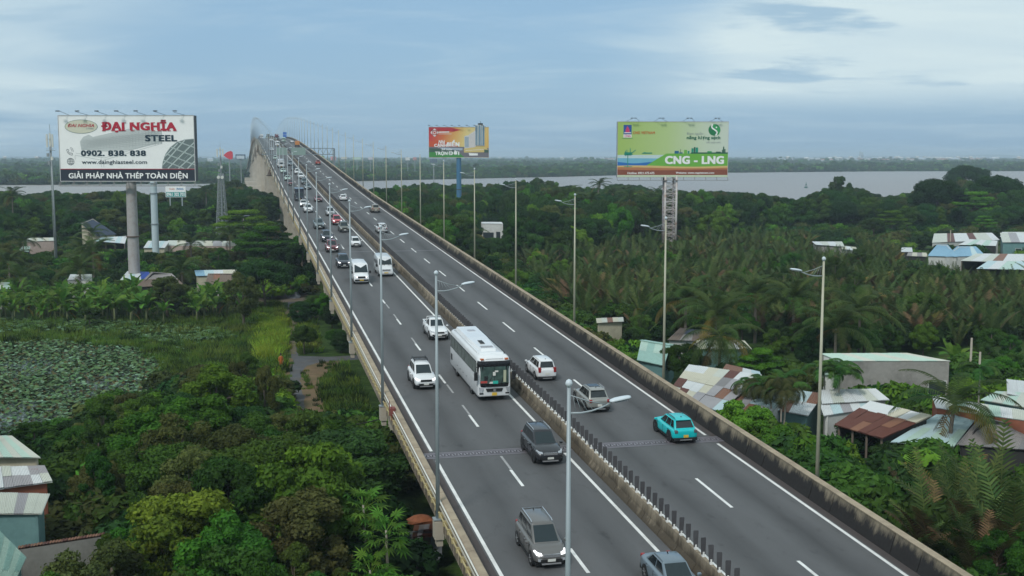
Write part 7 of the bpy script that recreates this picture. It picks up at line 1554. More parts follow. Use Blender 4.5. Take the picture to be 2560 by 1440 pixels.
# ------------------------------------------------------------------ palms
def frond_mesh(name, L, n, ll, arch, droop, lm, seed, width=.10, twist=0.0, hang=.5, stem_m=None, torn=0.0, fold=.35):
    """a feather palm leaf: stalk along +x curving up then down, leaflets on both sides"""
    rng = np.random.default_rng(seed); N_ = 26; t = np.linspace(0, 1, N_); ang = arch-droop*t**1.25; dx = np.cos(ang)*L/N_; dz = np.sin(ang)*L/N_
    X = np.concatenate([[0], np.cumsum(dx)]); Z = np.concatenate([[0], np.cumsum(dz)]); V = []; Fc = []; tn = []
    def at_(u): i = u*N_; k = min(int(i), N_-1); f = i-k; return np.array([X[k]+(X[k+1]-X[k])*f, 0, Z[k]+(Z[k+1]-Z[k])*f]), ang[k]
    for i in range(n):
        u = .12+.88*i/(n-1)
        for sd in (1, -1):
            if rng.random() < torn: continue
            p, a = at_(u); l_ = ll*(math.sin(math.pi*(0.12+.83*u))**.6)*rng.uniform(.85, 1.1); fw = .55+.5*u
            d = np.array([math.cos(a)*fw*.7, sd*1.0, math.sin(a)*fw*.7+fold*(1-u)]); d /= np.linalg.norm(d)
            m1 = p+d*l_*.5+np.array([0, 0, -hang*l_*.10]); e = p+d*l_+np.array([0, 0, -hang*l_*.55]); tg = np.array([math.cos(a), 0, math.sin(a)])*width*.5
            b = len(V); V += [p-tg, p+tg, m1+tg*.8, m1-tg*.8, e]; Fc += [(b, b+1, b+2, b+3), (b+3, b+2, b+4, b+4)]; r_ = rng.uniform(0, 1); tn += [r_, r_]
    b = len(V)
    for i in range(0, N_+1, 3):
        p = np.array([X[i], 0, Z[i]]); r_ = .045*(1-i/N_*.75)*L/5; V += [p+np.array([0, r_, 0]), p+np.array([0, 0, r_]), p+np.array([0, -r_, 0]), p+np.array([0, 0, -r_])]
    k = (N_//3)
    for i in range(k):
        for j in range(4): Fc.append((b+i*4+j, b+i*4+(j+1) % 4, b+(i+1)*4+(j+1) % 4, b+(i+1)*4+j)); tn.append(.9)
    me = bpy.data.meshes.new(name); fs = [f if f[2] != f[3] else f[:3] for f in Fc]; me.from_pydata([tuple(v) for v in V], [], fs); me.materials.append(lm)
    a = me.attributes.new('tint', 'FLOAT', 'FACE'); a.data.foreach_set('value', tn); return me
PF = leafmat('palm_green', (0.022, 0.048, 0.014), (0.055, 0.090, 0.026), None, trans=.25); PFY = leafmat('palm_yellow', (0.12, 0.105, 0.03), (0.20, 0.15, 0.05), None); PFD = leafmat('palm_dead', (0.065, 0.045, 0.030), (0.125, 0.088, 0.058), None, trans=.15); NF = leafmat('nipa_green', (0.030, 0.060, 0.022), (0.085, 0.115, 0.045), None, trans=.25); AF = leafmat('areca_green', (0.02, 0.06, 0.015), (0.05, 0.12, 0.03), None, trans=.3)
CF = [frond_mesh('frond', 4.6, 24, 1.05, a, dr, PF, 10+i, .13, hang=hg) for i, (a, dr, hg) in enumerate(((1.1, 1.3, .6), (.75, 1.4, .9), (.3, 1.3, 1.1)))]
CFD = [frond_mesh('frond', 4.0, 22, .9, -.6, .9, PFD, 20, .11, hang=1.2, torn=.15), frond_mesh('frond', 4.2, 24, .95, .2, 1.5, PFY, 21, .12, hang=1.2)]
def coconut(x, y, h, label, group=None, lean=(0, 0), nf=19, dead=2, sc=1.0, droopy=False):
    t_ = thing('coconut_palm', label, 'palm tree', (x, y, 0), 0, group); mb_ = MB(); lx, ly = lean; hh = h
    mb_.tube([(0, 0, -.3), (lx*.15, ly*.15, hh*.35), (lx*.5, ly*.5, hh*.7), (lx, ly, hh)], [.24, .17, .15, .13], 8); mb_.build('trunk', PBARK, t_, smooth=True); r = random.Random(int(x*13+y*7))
    for i in range(nf):
        f = i/nf; a = i*2.399+r.uniform(-.2, .2); j = 0 if f < .3 else (1 if f < .65 else 2)
        if droopy: j = 2 if f > .25 else 1
        fr = link('frond', CF[j], t_, (lx, ly, hh)); fr.rotation_euler = (r.uniform(-.15, .15), (.0 if not droopy else .75*f)+r.uniform(-.12, .12), a); s = sc*r.uniform(.85, 1.1); fr.scale = (s, s, s)
    for i in range(dead):
        fr = link('frond', CFD[i % 2], t_, (lx, ly, hh-.1)); fr.rotation_euler = (0, r.uniform(0, .4), r.uniform(0, 6.28)); fr.scale = (sc, sc, sc)
        if i == 0: fr['label'] = 'brown dead frond'
    mb_ = MB()
    for i in range(6): a = i*1.05; mb_.cyl((lx+math.cos(a)*.22, ly+math.sin(a)*.22, hh-.45), (lx+math.cos(a)*.3, ly+math.sin(a)*.3, hh-.2), .12, .10, 7)
    mb_.build('coconuts', mat('coconut_husk', (0.16, 0.12, 0.04), .8), t_); return t_
def coco_at(px, pyt, h, label, **k):
    """crown centre seen at px, pyt, h above the ground"""
    p = at(px, pyt, h); GRID.setdefault((int(p.x//12), int(p.y//12)), []).append((p.x, p.y, 2)); return coconut(p.x, p.y, h, label, **k)
coco_at(2375, 1010, 5.4, 'drooping half-dead coconut palm in front of the ice-blue roof at right', nf=12, dead=4, lean=(.3, 0), sc=1.0)
coco_at(1800, 838, 5.6, 'coconut palm with hanging brown fronds behind the round green tree', nf=17, dead=5, droopy=True)
for px, py, h, d in ((1715, 750, 6.0, 'leftmost'), (1985, 745, 6.2, 'middle'), (2150, 780, 5.6, 'third'), (1790, 790, 5.0, 'low'), (2090, 820, 4.6, 'smaller'), (1890, 735, 6.0, 'fourth')):
    coco_at(px, py, h, {'leftmost': 'coconut palm with long arching fronds left in the row behind the right roofs', 'middle': 'large coconut palm with spreading arched fronds behind the curly palms', 'third': 'coconut palm behind the warehouse roof left end', 'low': 'low coconut palm just behind the cream tin roof', 'smaller': 'smaller coconut palm immediately left of the warehouse', 'fourth': 'coconut palm rising out of the nipa palms left of the tall right lamp post'}[d], sc=1.15)
coco_at(232, 628, 6.0, 'spreading coconut palm in front of the slate-roofed house', nf=18, sc=1.1)
coco_at(1488, 462, 13.0, 'tall coconut palm leaning against the river between the right billboards', lean=(1.5, 0)); coco_at(1422, 485, 12, 'coconut palm left of the tall leaning one', group=None)
coco_at(1325, 545, 7, 'coconut palm with brown hanging fronds among trees right of the bridge', dead=6, droopy=True); coco_at(1180, 585, 6, 'palm with brown fronds in front of the small white house', dead=7, droopy=True)
coco_at(30, 490, 12, 'coconut palm at the far left edge against the trees'); coco_at(515, 480, 11, 'coconut palm between the small teal billboard and the lattice tower')
r = random.Random(5); 
for i in range(14): px = r.uniform(1400, 1680); coco_at(px, r.uniform(476, 505), r.uniform(9, 12), 'dark coconut palm in the grove below the middle of the river', group='dark coconut palms of the grove', dead=1, nf=15)
for i in range(10): px = r.uniform(20, 600); coco_at(px, r.uniform(560, 700), r.uniform(4, 6), 'coconut palm among the trees around the left houses', group='coconut palms around the left houses', dead=1, nf=15)
# areca (royal) palms by the second lamp post: clustered thin pale trunks with arching crowns
AFm = [frond_mesh('frond', 2.2, 26, .62, a, dr, AF, 30+i, .09, hang=1.0) for i, (a, dr) in enumerate(((1.2, 2.0), (.9, 2.2)))]; AFD = frond_mesh('frond', 2.2, 24, .6, .9, 3.1, leafmat('areca_curled', (.03, .045, .02), (.07, .07, .03)), 33, .08, hang=1.3)
def areca(px, pyt, h, n, label, curled=False):
    p = at(px, pyt, h); t_ = thing('areca_palm', label, 'palm tree', (p.x, p.y, 0)); r = random.Random(px)
    for i in range(n):
        a = i*2.4; bx, by = math.cos(a)*.5*(i > 0), math.sin(a)*.5*(i > 0); tx, ty = bx*2.0, by*2.0; hh = h*r.uniform(.85, 1.0) if i else h
        mb_ = MB(); mb_.tube([(bx, by, -.2), ((bx+tx)/2, (by+ty)/2, hh*.5), (tx, ty, hh)], [.09, .07, .07], 7); mb_.build('trunk', PALEB, t_, smooth=True)
        for k in range(11): fr = link('frond', AFD if curled and k % 3 else AFm[k % 2], t_, (tx, ty, hh)); fr.rotation_euler = (r.uniform(-.2, .2), r.uniform(-.1, .25), k*2.399); s = r.uniform(.9, 1.15); fr.scale = (s, s, s)
areca(1955, 955, 5.6, 3, 'cluster of areca palms with curled hanging fronds left of the tall right lamp post', True); areca(2088, 930, 5.4, 3, 'bright green areca palm cluster right of the tall right lamp post'); areca(1905, 965, 4.6, 2, 'smaller areca palm with dark curled fronds above the grey tin shed', True); areca(2450, 930, 5, 1, 'single feathery palm right of the warehouse')
# ---- nipa palms
NM = [frond_mesh('frond', L, 26, .85, a, dr, m_, 50+i, .14, hang=.25, fold=.7) for i, (L, a, dr, m_) in enumerate(((5.8, 1.52, .28, NF), (5.6, 1.42, .45, NF), (5.2, 1.32, .75, NF), (5.0, 1.38, .8, PFD), (5.0, 1.3, 1.1, PFY)))]
def nipa(x, y, h, label, group, nf=11, dead=.22, r=random, sc=1.0, name='nipa_palm'):
    t_ = thing(name, label, 'palm', (x, y, 0), r.uniform(0, 6.28), group); k = h/5.6; t_.scale = (k, k, k)
    t_.rotation_euler = (r.uniform(-.16, .16), r.uniform(-.16, .16), r.uniform(0, 6.28))
    for i in range(nf):
        j = 3 if r.random() < dead else (4 if r.random() < .06 else r.choice((0, 1, 1, 2, 2))); fr = link('frond', NM[j], t_, (math.cos(i*2.4)*.2, math.sin(i*2.4)*.2, 0)); fr.rotation_euler = (r.uniform(-.12, .12), r.uniform(-.1, .18), i*2.399+r.uniform(-.3, .3)); s = r.uniform(.75, 1.15); fr.scale = (s, s, s)
# joined versions for the mass beyond
def nipa_joined(seed):
    r = random.Random(seed); VV = []; FF = []; TT = []; MI = []
    for i in range(12):
        j = 3 if r.random() < .26 else (4 if r.random() < .07 else r.choice((0, 1, 1, 2, 2))); me = NM[j]; M_ = Matrix.Rotation(i*2.399+r.uniform(-.3, .3), 4, 'Z') @ Matrix.Rotation(r.uniform(-.1, .18), 4, 'Y') @ Matrix.Rotation(r.uniform(-.15, .15), 4, 'X'); s = r.uniform(.75, 1.15)
        b = len(VV); VV += [tuple(M_ @ (v.co*s)) for v in me.vertices]; FF += [tuple(b+q for q in p.vertices) for p in me.polygons]; TT += [d.value for d in me.attributes['tint'].data]; MI += [0 if j < 3 else (1 if j == 3 else 2)]*len(me.polygons)
    me = bpy.data.meshes.new('nipa_clump'); me.from_pydata(VV, [], FF); [me.materials.append(m_) for m_ in (NF, PFD, PFY)]; me.polygons.foreach_set('material_index', MI); a = me.attributes.new('tint', 'FLOAT', 'FACE'); a.data.foreach_set('value', TT); return me
NJ = [nipa_joined(i) for i in range(4)]
r = random.Random(77)
# big ones in the bottom right corner
for px, pyt, h, lab, dd in ((2440, 1180, 6.2, 'huge nipa palm with orange-brown drooping fronds in the lower right corner', .45), (2330, 1215, 5.4, 'nipa palm whose withered fronds reach towards the right parapet', .55), (2520, 1130, 6.8, 'nipa palm with tall upright green fronds at the right edge', .15), (2260, 1270, 4.2, 'half-withered nipa palm nearest the grassy verge', .5), (2555, 1220, 6.0, 'nipa palm cut by the right edge of the picture', .2), (2470, 1300, 4.6, 'low nipa palm in the bottom right corner', .4), (2400, 1130, 5.6, 'nipa palm right below the grey roof', .3), (2300, 1160, 4.6, 'low nipa palm in front of the ice-blue roof', .4)):
    p = at(px, pyt, h*.9); nipa(p.x, p.y, h, lab, None, 15, dd, r)
zone(gp((1320, 640), (2330, 670), (2560, 700), (2560, 850), (1700, 830), (1400, 740)), 26, [K0, K2, K9, K4], (4.6, 6.6), '{w} tree rising out of the nipa palms right of the bridge', '{w} trees among the nipa palms', 1.2, 80)
nip_poly = gp((1320, 625), (1700, 612), (2040, 625), (2330, 655), (2700, 690), (2700, 850), (2380, 880), (2060, 870), (1900, 850), (1690, 840), (1600, 870), (1480, 830), (1370, 750), (1320, 700))
cand = []
xs = [p[0] for p in nip_poly]; ys = [p[1] for p in nip_poly]; tries = 0
while len(cand) < 1500 and tries < 60000:
    tries += 1; x = r.uniform(min(xs), max(xs)); y = r.uniform(min(ys), max(ys))
    if not inpoly(x, y, nip_poly): continue
    h = r.uniform(3.4, 5.6)+1.1*math.sin(x*.16)*math.cos(y*.11+x*.05); h2 = fit(x, y, h, 3)
    if h2 < 2.5 or not near_ok(x, y, 2.6): continue
    cand.append((y, x, h2))
cand.sort()
print('NIPA', len(cand))
for y, x, h in cand[:200]: nipa(x, y, h, 'nipa palm of the green and brown thicket behind the roofs right of the bridge', 'nipa palms of the right thicket', 11, r.choice((.05, .15, .3, .6)), r)
# ---- bananas and papayas
BNM = leafmat('banana_green', (0.040, 0.105, 0.018), (0.095, 0.19, 0.035), None, trans=.35, rough=.45); BNY = leafmat('banana_dry', (0.16, 0.12, 0.04), (0.24, 0.19, 0.07), None)
def blade_leaf(name, L, wd, arch, droop, lm, seed):
    rng = np.random.default_rng(seed); N_ = 12; V = []; Fc = []; tn = []; x = z = 0.0
    for i in range(N_+1):
        u = i/N_; a = arch-droop*u**1.4; wv = wd*math.sin(math.pi*min(1, .05+u*.93))**.55*(1 if u > .12 else .2); V += [(x, -wv/2, z+wv*.18*(1-u)), (x, 0, z), (x, wv/2, z+wv*.18*(1-u))]; x += math.cos(a)*L/N_; z += math.sin(a)*L/N_
    for i in range(N_):
        for j in (0, 1):
            if rng.random() < .10 and i > 3: continue
            Fc.append((i*3+j, i*3+j+1, i*3+3+j+1, i*3+3+j)); tn.append(rng.uniform(.2, .8))
    me = bpy.data.meshes.new(name); me.from_pydata(V, [], Fc); me.materials.append(lm); me.polygons.foreach_set('use_smooth', [True]*len(Fc)); a = me.attributes.new('tint', 'FLOAT', 'FACE'); a.data.foreach_set('value', tn); return me
BL_ = [blade_leaf('leaf', 2.3, .62, 1.35, .9, BNM, 1), blade_leaf('leaf', 2.4, .66, 1.1, 1.5, BNM, 2), blade_leaf('leaf', 2.2, .6, .7, 1.7, BNM, 3), blade_leaf('leaf', 2.0, .5, -.3, 1.2, BNY, 4)]; BST = mat('banana_stem', (0.12, 0.14, 0.06), .8)
bst = MB(); bst.tube([(0, 0, -.1), (0, 0, .8), (.05, 0, 1.7)], [.13, .11, .07], 8); bst_me = bst.mesh('stem', BST, smooth=True)
def banana(x, y, s, label, group, nf=8):
    t_ = thing('banana_plant', label, 'banana plant', (x, y, 0), random.uniform(0, 6.28), group); t_.scale = (s, s, s); link('stem', bst_me, t_)
    for i in range(nf): j = 3 if (i == nf-1 and random.random() < .25) else (0 if i < 2 else random.choice((1, 1, 2))); l_ = link('leaf', BL_[j], t_, (.05, 0, 1.65)); l_.rotation_euler = (random.uniform(-.25, .25), random.uniform(-.1, .15), i*2.399); k = random.uniform(.8, 1.15); l_.scale = (k, k, k)
bp_ = gp((-40, 805), (-40, 750), (300, 742), (610, 770), (610, 800), (450, 810), (330, 815), (200, 812)); xs = [p[0] for p in bp_]; ys = [p[1] for p in bp_]; c = 0; t = 0
while c < 190 and t < 30000:
    t += 1; x = random.uniform(min(xs), max(xs)); y = random.uniform(min(ys), max(ys))
    if not inpoly(x, y, bp_) or fit(x, y, 3, 2, pond=False) <= 0 or not near_ok(x, y, 1.15): continue
    banana(x, y, random.uniform(.75, 1.3), 'banana plant in the bright green row behind the lotus pond', 'banana plants behind the lotus pond', 8); c += 1
for px, py, s, lab in ((830, 1098, 1.1, 'banana plant at the near end of the grass patch by the bridge'), (868, 1075, .9, 'smaller banana plant close to the bridge near the grey track'), (655, 1290, 1.25, 'banana plant with a broad upright leaf between the bottom left trees'), (615, 1400, 1.2, 'banana plant with torn leaves left of the loose olive tree'), (660, 700, 1.2, 'banana plant behind the covered heap'), (2390, 895, 1.2, 'banana plant at the right end of the warehouse'), (2270, 950, 1.1, 'banana plant in front of the warehouse wall')):
    p = at(px, py, 3.0*s*.7); banana(p.x, p.y, s, lab, None)
PPM = leafmat('papaya_green', (0.05, 0.13, 0.02), (0.10, 0.22, 0.04), None, trans=.35)
def lobed():
    V = [(0, 0, 0), (.55, 0, .08)]; Fc = []; tn = []; c = (.55, 0, .08)
    for i in range(9):
        a = -2.2+i*.55; l_ = .42-.06*abs(i-4); V += [(c[0]+math.cos(a-.22)*.16, math.sin(a-.22)*.16, .08), (c[0]+math.cos(a)*l_, math.sin(a)*l_, -.02), (c[0]+math.cos(a+.22)*.16, math.sin(a+.22)*.16, .08)]; b = len(V)-3; Fc.append((1, b, b+1, b+2)); tn.append(.5)
    V += [(0, -.015, 0), (0, .015, 0), (.55, .01, .07), (.55, -.01, .07)]; b = len(V)-4; Fc.append((b, b+1, b+2, b+3)); tn.append(.9); me = bpy.data.meshes.new('leaf'); me.from_pydata(V, [], Fc); me.materials.append(PPM); a = me.attributes.new('tint', 'FLOAT', 'FACE'); a.data.foreach_set('value', tn); return me
PL_ = lobed()
for px, py, h, lab in ((908, 1262, 4.6, 'tallest papaya plant at the bottom left of the bridge'), (965, 1325, 4.0, 'papaya plant right of the tallest one, near the shack'), (925, 1425, 2.6, 'low papaya plant at the bottom of the picture')):
    p = at(px, py, h); t_ = thing('papaya_plant', lab, 'papaya plant', (p.x, p.y, 0)); mb = MB(); mb.tube([(0, 0, -.2), (.05, 0, h*.6), (0, 0, h)], [.10, .08, .05], 8); mb.build('stem', PALEB, t_, smooth=True)
    for i in range(30): f = i/30; l_ = link('leaf', PL_, t_, (0, 0, h-.75*f)); l_.rotation_euler = (random.uniform(-.2, .2), -.75+1.25*f+random.uniform(-.1, .1), i*2.399); k = random.uniform(1.3, 1.9); l_.scale = (k, k, k)
# ------------------------------------------------------------------ masses that nobody could count
def scatter(name, pts, meshes, label=None):
    """pts: (x, y, z, scale, rot, variant, zscale); one object, instances by geometry nodes from meshes held in a helper group"""
    pts = np.array(pts, dtype=np.float32); me = bpy.data.meshes.new(name); me.vertices.add(len(pts)); me.vertices.foreach_set('co', np.ascontiguousarray(pts[:, :3]).ravel())
    for nm, col in (('scl', 3), ('rot', 4), ('zsc', 6)): a = me.attributes.new(nm, 'FLOAT', 'POINT'); a.data.foreach_set('value', pts[:, col].copy())
    a = me.attributes.new('var', 'INT', 'POINT'); a.data.foreach_set('value', pts[:, 5].astype(np.int32)); me.update()
    o = link(name, me); tag(o, kind='stuff'); 
    if label: o['label'] = label
    g = bpy.data.node_groups.new(name, 'GeometryNodeTree'); g.is_modifier = True; g.interface.new_socket('Geometry', in_out='INPUT', socket_type='NodeSocketGeometry'); g.interface.new_socket('Geometry', in_out='OUTPUT', socket_type='NodeSocketGeometry')
    n = g.nodes; l = g.links; gi = n.new('NodeGroupInput'); go = n.new('NodeGroupOutput'); jn = n.new('GeometryNodeJoinGeometry')
    def attr(nm, ty='FLOAT'): k = n.new('GeometryNodeInputNamedAttribute'); k.data_type = ty; k.inputs[0].default_value = nm; return k.outputs[0]
    rot = n.new('ShaderNodeCombineXYZ'); l.new(attr('rot'), rot.inputs[2]); sc = n.new('ShaderNodeCombineXYZ'); s_ = attr('scl'); l.new(s_, sc.inputs[0]); l.new(s_, sc.inputs[1]); l.new(attr('zsc'), sc.inputs[2]); va = attr('var', 'INT')
    for k, src in enumerate(meshes):
        w0 = [q for q in pts if int(q[5]) == k]
        if not w0: continue
        q = w0[0]; src = link(src.name.split('.')[0], src, o, (float(q[0]), float(q[1]), float(q[2]))); src.rotation_euler = (0, 0, float(q[4])); src.scale = (float(q[3]), float(q[3]), float(q[6])); src['kind'] = 'stuff'
        oi = n.new('GeometryNodeObjectInfo'); oi.transform_space = 'ORIGINAL'; oi.inputs['Object'].default_value = src; oi.inputs['As Instance'].default_value = True
        cp = n.new('FunctionNodeCompare'); cp.data_type = 'INT'; cp.operation = 'EQUAL'; l.new(va, cp.inputs[2]); cp.inputs[3].default_value = k
        ip = n.new('GeometryNodeInstanceOnPoints'); l.new(gi.outputs[0], ip.inputs['Points']); l.new(cp.outputs[0], ip.inputs['Selection']); l.new(oi.outputs['Geometry'], ip.inputs['Instance']); l.new(rot.outputs[0], ip.inputs['Rotation']); l.new(sc.outputs[0], ip.inputs['Scale']); l.new(ip.outputs[0], jn.inputs[0])
    l.new(jn.outputs[0], go.inputs[0]); md = o.modifiers.new('scatter', 'NODES'); md.node_group = g; return o
def holder(me):
    """mesh of one plant of a mass; scatter() stands one of each kind as an ordinary object among its copies"""
    return me
HF = [holder(m_) for m_ in FK]; HN = [holder(m_) for m_ in NJ]; HK = [holder(KINDS[k]['c']) for k in (K0, K1, K2, K3, K4, K6, K9)]; HKh = [KINDS[k]['h'] for k in (K0, K1, K2, K3, K4, K6, K9)]; HKw = [KINDS[k]['w'] for k in (K0, K1, K2, K3, K4, K6, K9)]
if len(cand) > 200: scatter('nipa_thicket', [(x, y, 0, h/5.6, r.uniform(0, 6.28), r.randrange(4), h/5.6) for y, x, h in cand[200:]], HN, 'dense mass of nipa palms behind the nearer ones right of the bridge')
# far bank wood
R2 = np.random.default_rng(3); pts = []
Y = 880.0
while Y < 6200:
    sp = 7.0 if Y < 1500 else (9.0 if Y < 2500 else 15.0); half = Y*.50; xs = np.arange(-half-20, half+20, sp)
    for x in xs:
        x += R2.uniform(-.5, .5)*sp; y = Y+R2.uniform(-.5, .5)*sp
        if y < far_y(x)+3: continue
        s_, l_ = sl(x, y)
        if 3 < l_ < 36 and y < 1800: continue
        n_ = .8+.55*math.sin(x*.011+y*.004)*math.sin(y*.013+x*.003)
        if Y > 2500 and R2.random() < .12: continue
        k = (sp/7.0)**.8*R2.uniform(.7, 1.15)*max(.6, n_)*.92
        if y < far_y(x)+14: k *= .85
        pts.append((x, y, -.5, k, R2.uniform(0, 6.28), R2.choice([0, 1, 2, 3, 1, 0, 4]), k*R2.uniform(.75, 1.1)*(.8 if Y > 2500 else 1)))
    Y += sp*.9 if Y < 1500 else (sp*1.3 if Y < 2500 else sp*2.0)
print('FAR', len(pts)); scatter('far_bank_wood', pts, HF, 'dark wood along the far bank of the river')
# wood on the near bank, behind the individually built trees
pts = []
nearw = [(-600, 300), (-300, 230), (-170, 215), (-90, 300), (-75, 380), (-60, 600), (-150, 550), (-300, 510), (-500, 480), (-800, 450)]
nearr = [(-30, 230), (10, 235), (40, 300), (90, 330), (240, 300), (430, 330), (600, 480), (700, 600), (420, 575), (260, 495), (190, 475), (110, 492), (50, 550), (-50, 590), (-58, 470)]
for poly_, sp in ((nearw, 5.2), (nearr, 5.2)):
    xs = [p[0] for p in poly_]; ys = [p[1] for p in poly_]
    for x in np.arange(min(xs), max(xs), sp):
        for y in np.arange(min(ys), max(ys), sp):
            xx = x+R2.uniform(-.5, .5)*sp; yy = y+R2.uniform(-.5, .5)*sp
            if abs(xx) > yy*.56 or not inpoly(xx, yy, poly_): continue
            v = int(R2.choice([0, 1, 0, 1, 2, 3, 4, 5, 6])); cl = .5+.5*math.sin(xx*.05+1.3)*math.cos(yy*.04+xx*.02); h = R2.uniform(5.5, 9.0)+5.5*cl
            if v == 4: h += 2
            h2 = fit(xx, yy, h, 5)
            if h2 < 2.2: continue
            w_ = max(h2/HKh[v], .55)*R2.uniform(.95, 1.35); w_ = min(w_, 8.5/HKw[v]); pts.append((xx, yy, 0, w_, R2.uniform(0, 6.28), v, h2/HKh[v]))
print('NEARBANK', len(pts)); scatter('river_bank_wood', pts, HK, 'mass of trees on the near river bank')
# undergrowth beneath every wood
SHM = [crown('shrub', 70+i, 3.2, -.5, 2.3, 10, 1700, .24, LF[j], 'umb', clr=.5)[0] for i, j in enumerate((0, 1, 2, 3))]; HS = [holder(m_) for m_ in SHM]
pts = []
def fillz(poly_, sp, hr, prob=1.0, var=(0, 1, 1, 0, 3, 2)):
    xs = [p[0] for p in poly_]; ys = [p[1] for p in poly_]
    for x in np.arange(min(xs), max(xs), sp):
        for y in np.arange(min(ys), max(ys), sp):
            xx = x+R2.uniform(-.5, .5)*sp; yy = y+R2.uniform(-.5, .5)*sp
            if not inpoly(xx, yy, poly_) or R2.random() > prob: continue
            h = R2.uniform(*hr); h2 = fit(xx, yy, h, 2.0)
            if h2 < .3: continue
            pts.append((xx, yy, 0, h2/2.3*R2.uniform(.9, 1.5) if h2 > 1.2 else R2.uniform(.5, .8), R2.uniform(0, 6.28), int(R2.choice(var)), h2/2.3))
fillz(wood1, 1.9, (1.6, 3.4)); fillz(gp((-60, 745), (-60, 600), (640, 600), (800, 740), (600, 755)), 2.8, (1.2, 3.2)); fillz(gp((-60, 600), (-60, 540), (640, 530), (700, 600)), 4.0, (1.5, 4.0))
fillz(gp((900, 700), (1000, 600), (1150, 560), (1380, 580), (1400, 720), (1500, 850), (1560, 960), (1420, 830), (1200, 740)), 2.4, (1.2, 3.0)); fillz(gp((1300, 540), (2700, 540), (2700, 700), (2300, 660), (1700, 620), (1300, 650)), 4.2, (1.5, 4.0))
fillz([(14, 50), (24, 46), (60, 80), (60, 110), (40, 118), (20, 110), (9, 100), (12, 76)], 2.1, (.8, 2.2), .75, (0, 2, 2, 1, 0)); fillz(nip_poly, 3.4, (1.5, 3.2), 1.0, (0, 1, 1, 0))
fillz([(-7, 92), (-4, 84), (2, 68), (6, 60), (8, 70), (0, 100), (-20, 190), (-28, 220), (-22, 170), (-12, 130)], 1.9, (.9, 2.2), .8, (1, 0, 1)); 
fillz([(16, 62), (48, 62), (62, 100), (40, 112), (18, 104), (12, 84)], 2.0, (2.0, 3.8), .9, (0, 2, 1, 0)); fillz([(14, 52), (20, 50), (30, 62), (26, 70), (18, 66)], 1.2, (.7, 1.6), 1, (2, 0, 2))
fillz(gp((930, 700), (1560, 1020), (1900, 1290), (2250, 1640), (2600, 1640), (2200, 1250), (1900, 1080), (1500, 830)), 1.9, (1.0, 2.4), .9, (0, 2, 1, 2))
print('SHRUB', len(pts)); scatter('undergrowth', pts, HS, 'tangled low bushes filling the gaps under the trees')
# ------------------------------------------------------------------ pond, field, track
_pr = random.Random(4); _pp = []
for i in range(len(POND)):
    a_ = Vector(POND[i]); b_ = Vector(POND[(i+1) % len(POND)]); n_ = max(2, int((b_-a_).length/2.5))
    for k in range(n_): q_ = a_.lerp(b_, k/n_); _pp.append((q_.x+_pr.uniform(-1.3, 1.3), q_.y+_pr.uniform(-1.6, 1.6)))
POND = _pp
mb = MB(); mb.add([(x, y, .05) for x, y in POND], [tuple(range(len(POND)))]); tag(mb.build('pond', water_material('pond_water', (0.07, 0.10, 0.09), .25, 1.5, .15), fix=False), kind='structure')
mb = MB(); mb.add([(x, y, .045) for x, y in POND2], [tuple(range(len(POND2)))]); tag(mb.build('pond', _M.get('x') or bpy.data.materials['pond_water'], fix=False), kind='structure')
def disc_leaf(name, r_, m_, z, seed, tilt=.25):
    rng = np.random.default_rng(seed); V = []; Fc = []; n = 8
    for i in range(n): a = 2*math.pi*i/n; V.append((math.cos(a)*r_, math.sin(a)*r_, z+math.cos(a*1+seed)*r_*tilt+.05*r_))
    V.append((0, 0, z-.1*r_)); 
    for i in range(n): Fc.append((i, (i+1) % n, n))
    V += [(-.012, 0, 0), (.012, 0, 0), (.012, 0, z-.1*r_), (-.012, 0, z-.1*r_)]; Fc.append((n+1, n+2, n+3, n+4))
    me = bpy.data.meshes.new(name); me.from_pydata(V, [], Fc); me.materials.append(m_); a = me.attributes.new('tint', 'FLOAT', 'FACE'); a.data.foreach_set('value', [rng.uniform(.1, .9)]*len(Fc)); return me
LT = leafmat('lotus_leaf', (0.075, 0.155, 0.12), (0.165, 0.27, 0.24), (0.05, 0.085, 0.05), trans=.1, big=.25, rough=.5); LT2 = leafmat('lotus_brown', (0.06, 0.055, 0.03), (0.13, 0.10, 0.07), None, trans=.1); LT3 = leafmat('lotus_dark', (0.035, 0.08, 0.04), (0.07, 0.13, 0.07), None, trans=.1)
LH = [holder(disc_leaf('lotus_leaf', .19, LT, .32, 1)), holder(disc_leaf('lotus_leaf', .16, LT, .20, 2, .45)), holder(disc_leaf('lotus_leaf', .17, LT2, .26, 3, .7)), holder(disc_leaf('lotus_leaf', .19, LT3, .35, 4, .4))]
pts = []
def lotus(poly_, n, var, sc=(.7, 1.25)):
    xs = [p[0] for p in poly_]; ys = [p[1] for p in poly_]; c = 0
    while c < n:
        x = R2.uniform(min(xs), max(xs)); y = R2.uniform(min(ys), max(ys)); c += 1
        if not inpoly(x, y, poly_): continue
        d = math.sin(x*.35+y*.11)*math.sin(y*.23-x*.1)
        if R2.random() < .40+.35*d: continue
        s = R2.uniform(*sc); pts.append((x, y, 0, s, R2.uniform(0, 6.28), int(R2.choice(var)), s))
lotus(POND, 60000, [0, 1, 3, 3, 0, 2, 3, 1, 2], (.5, 1.15)); lotus(gp((-60, 830), (620, 820), (560, 900), (480, 1000), (300, 1060), (-60, 1200)), 9000, [0, 3, 3, 2], (.7, 1.1)); lotus(POND2, 14000, [3, 3, 0, 3, 3], (1.0, 1.6))
scatter('lotus_leaves', pts, LH, 'lotus leaves crowding the pond, blue-green with brown patches')
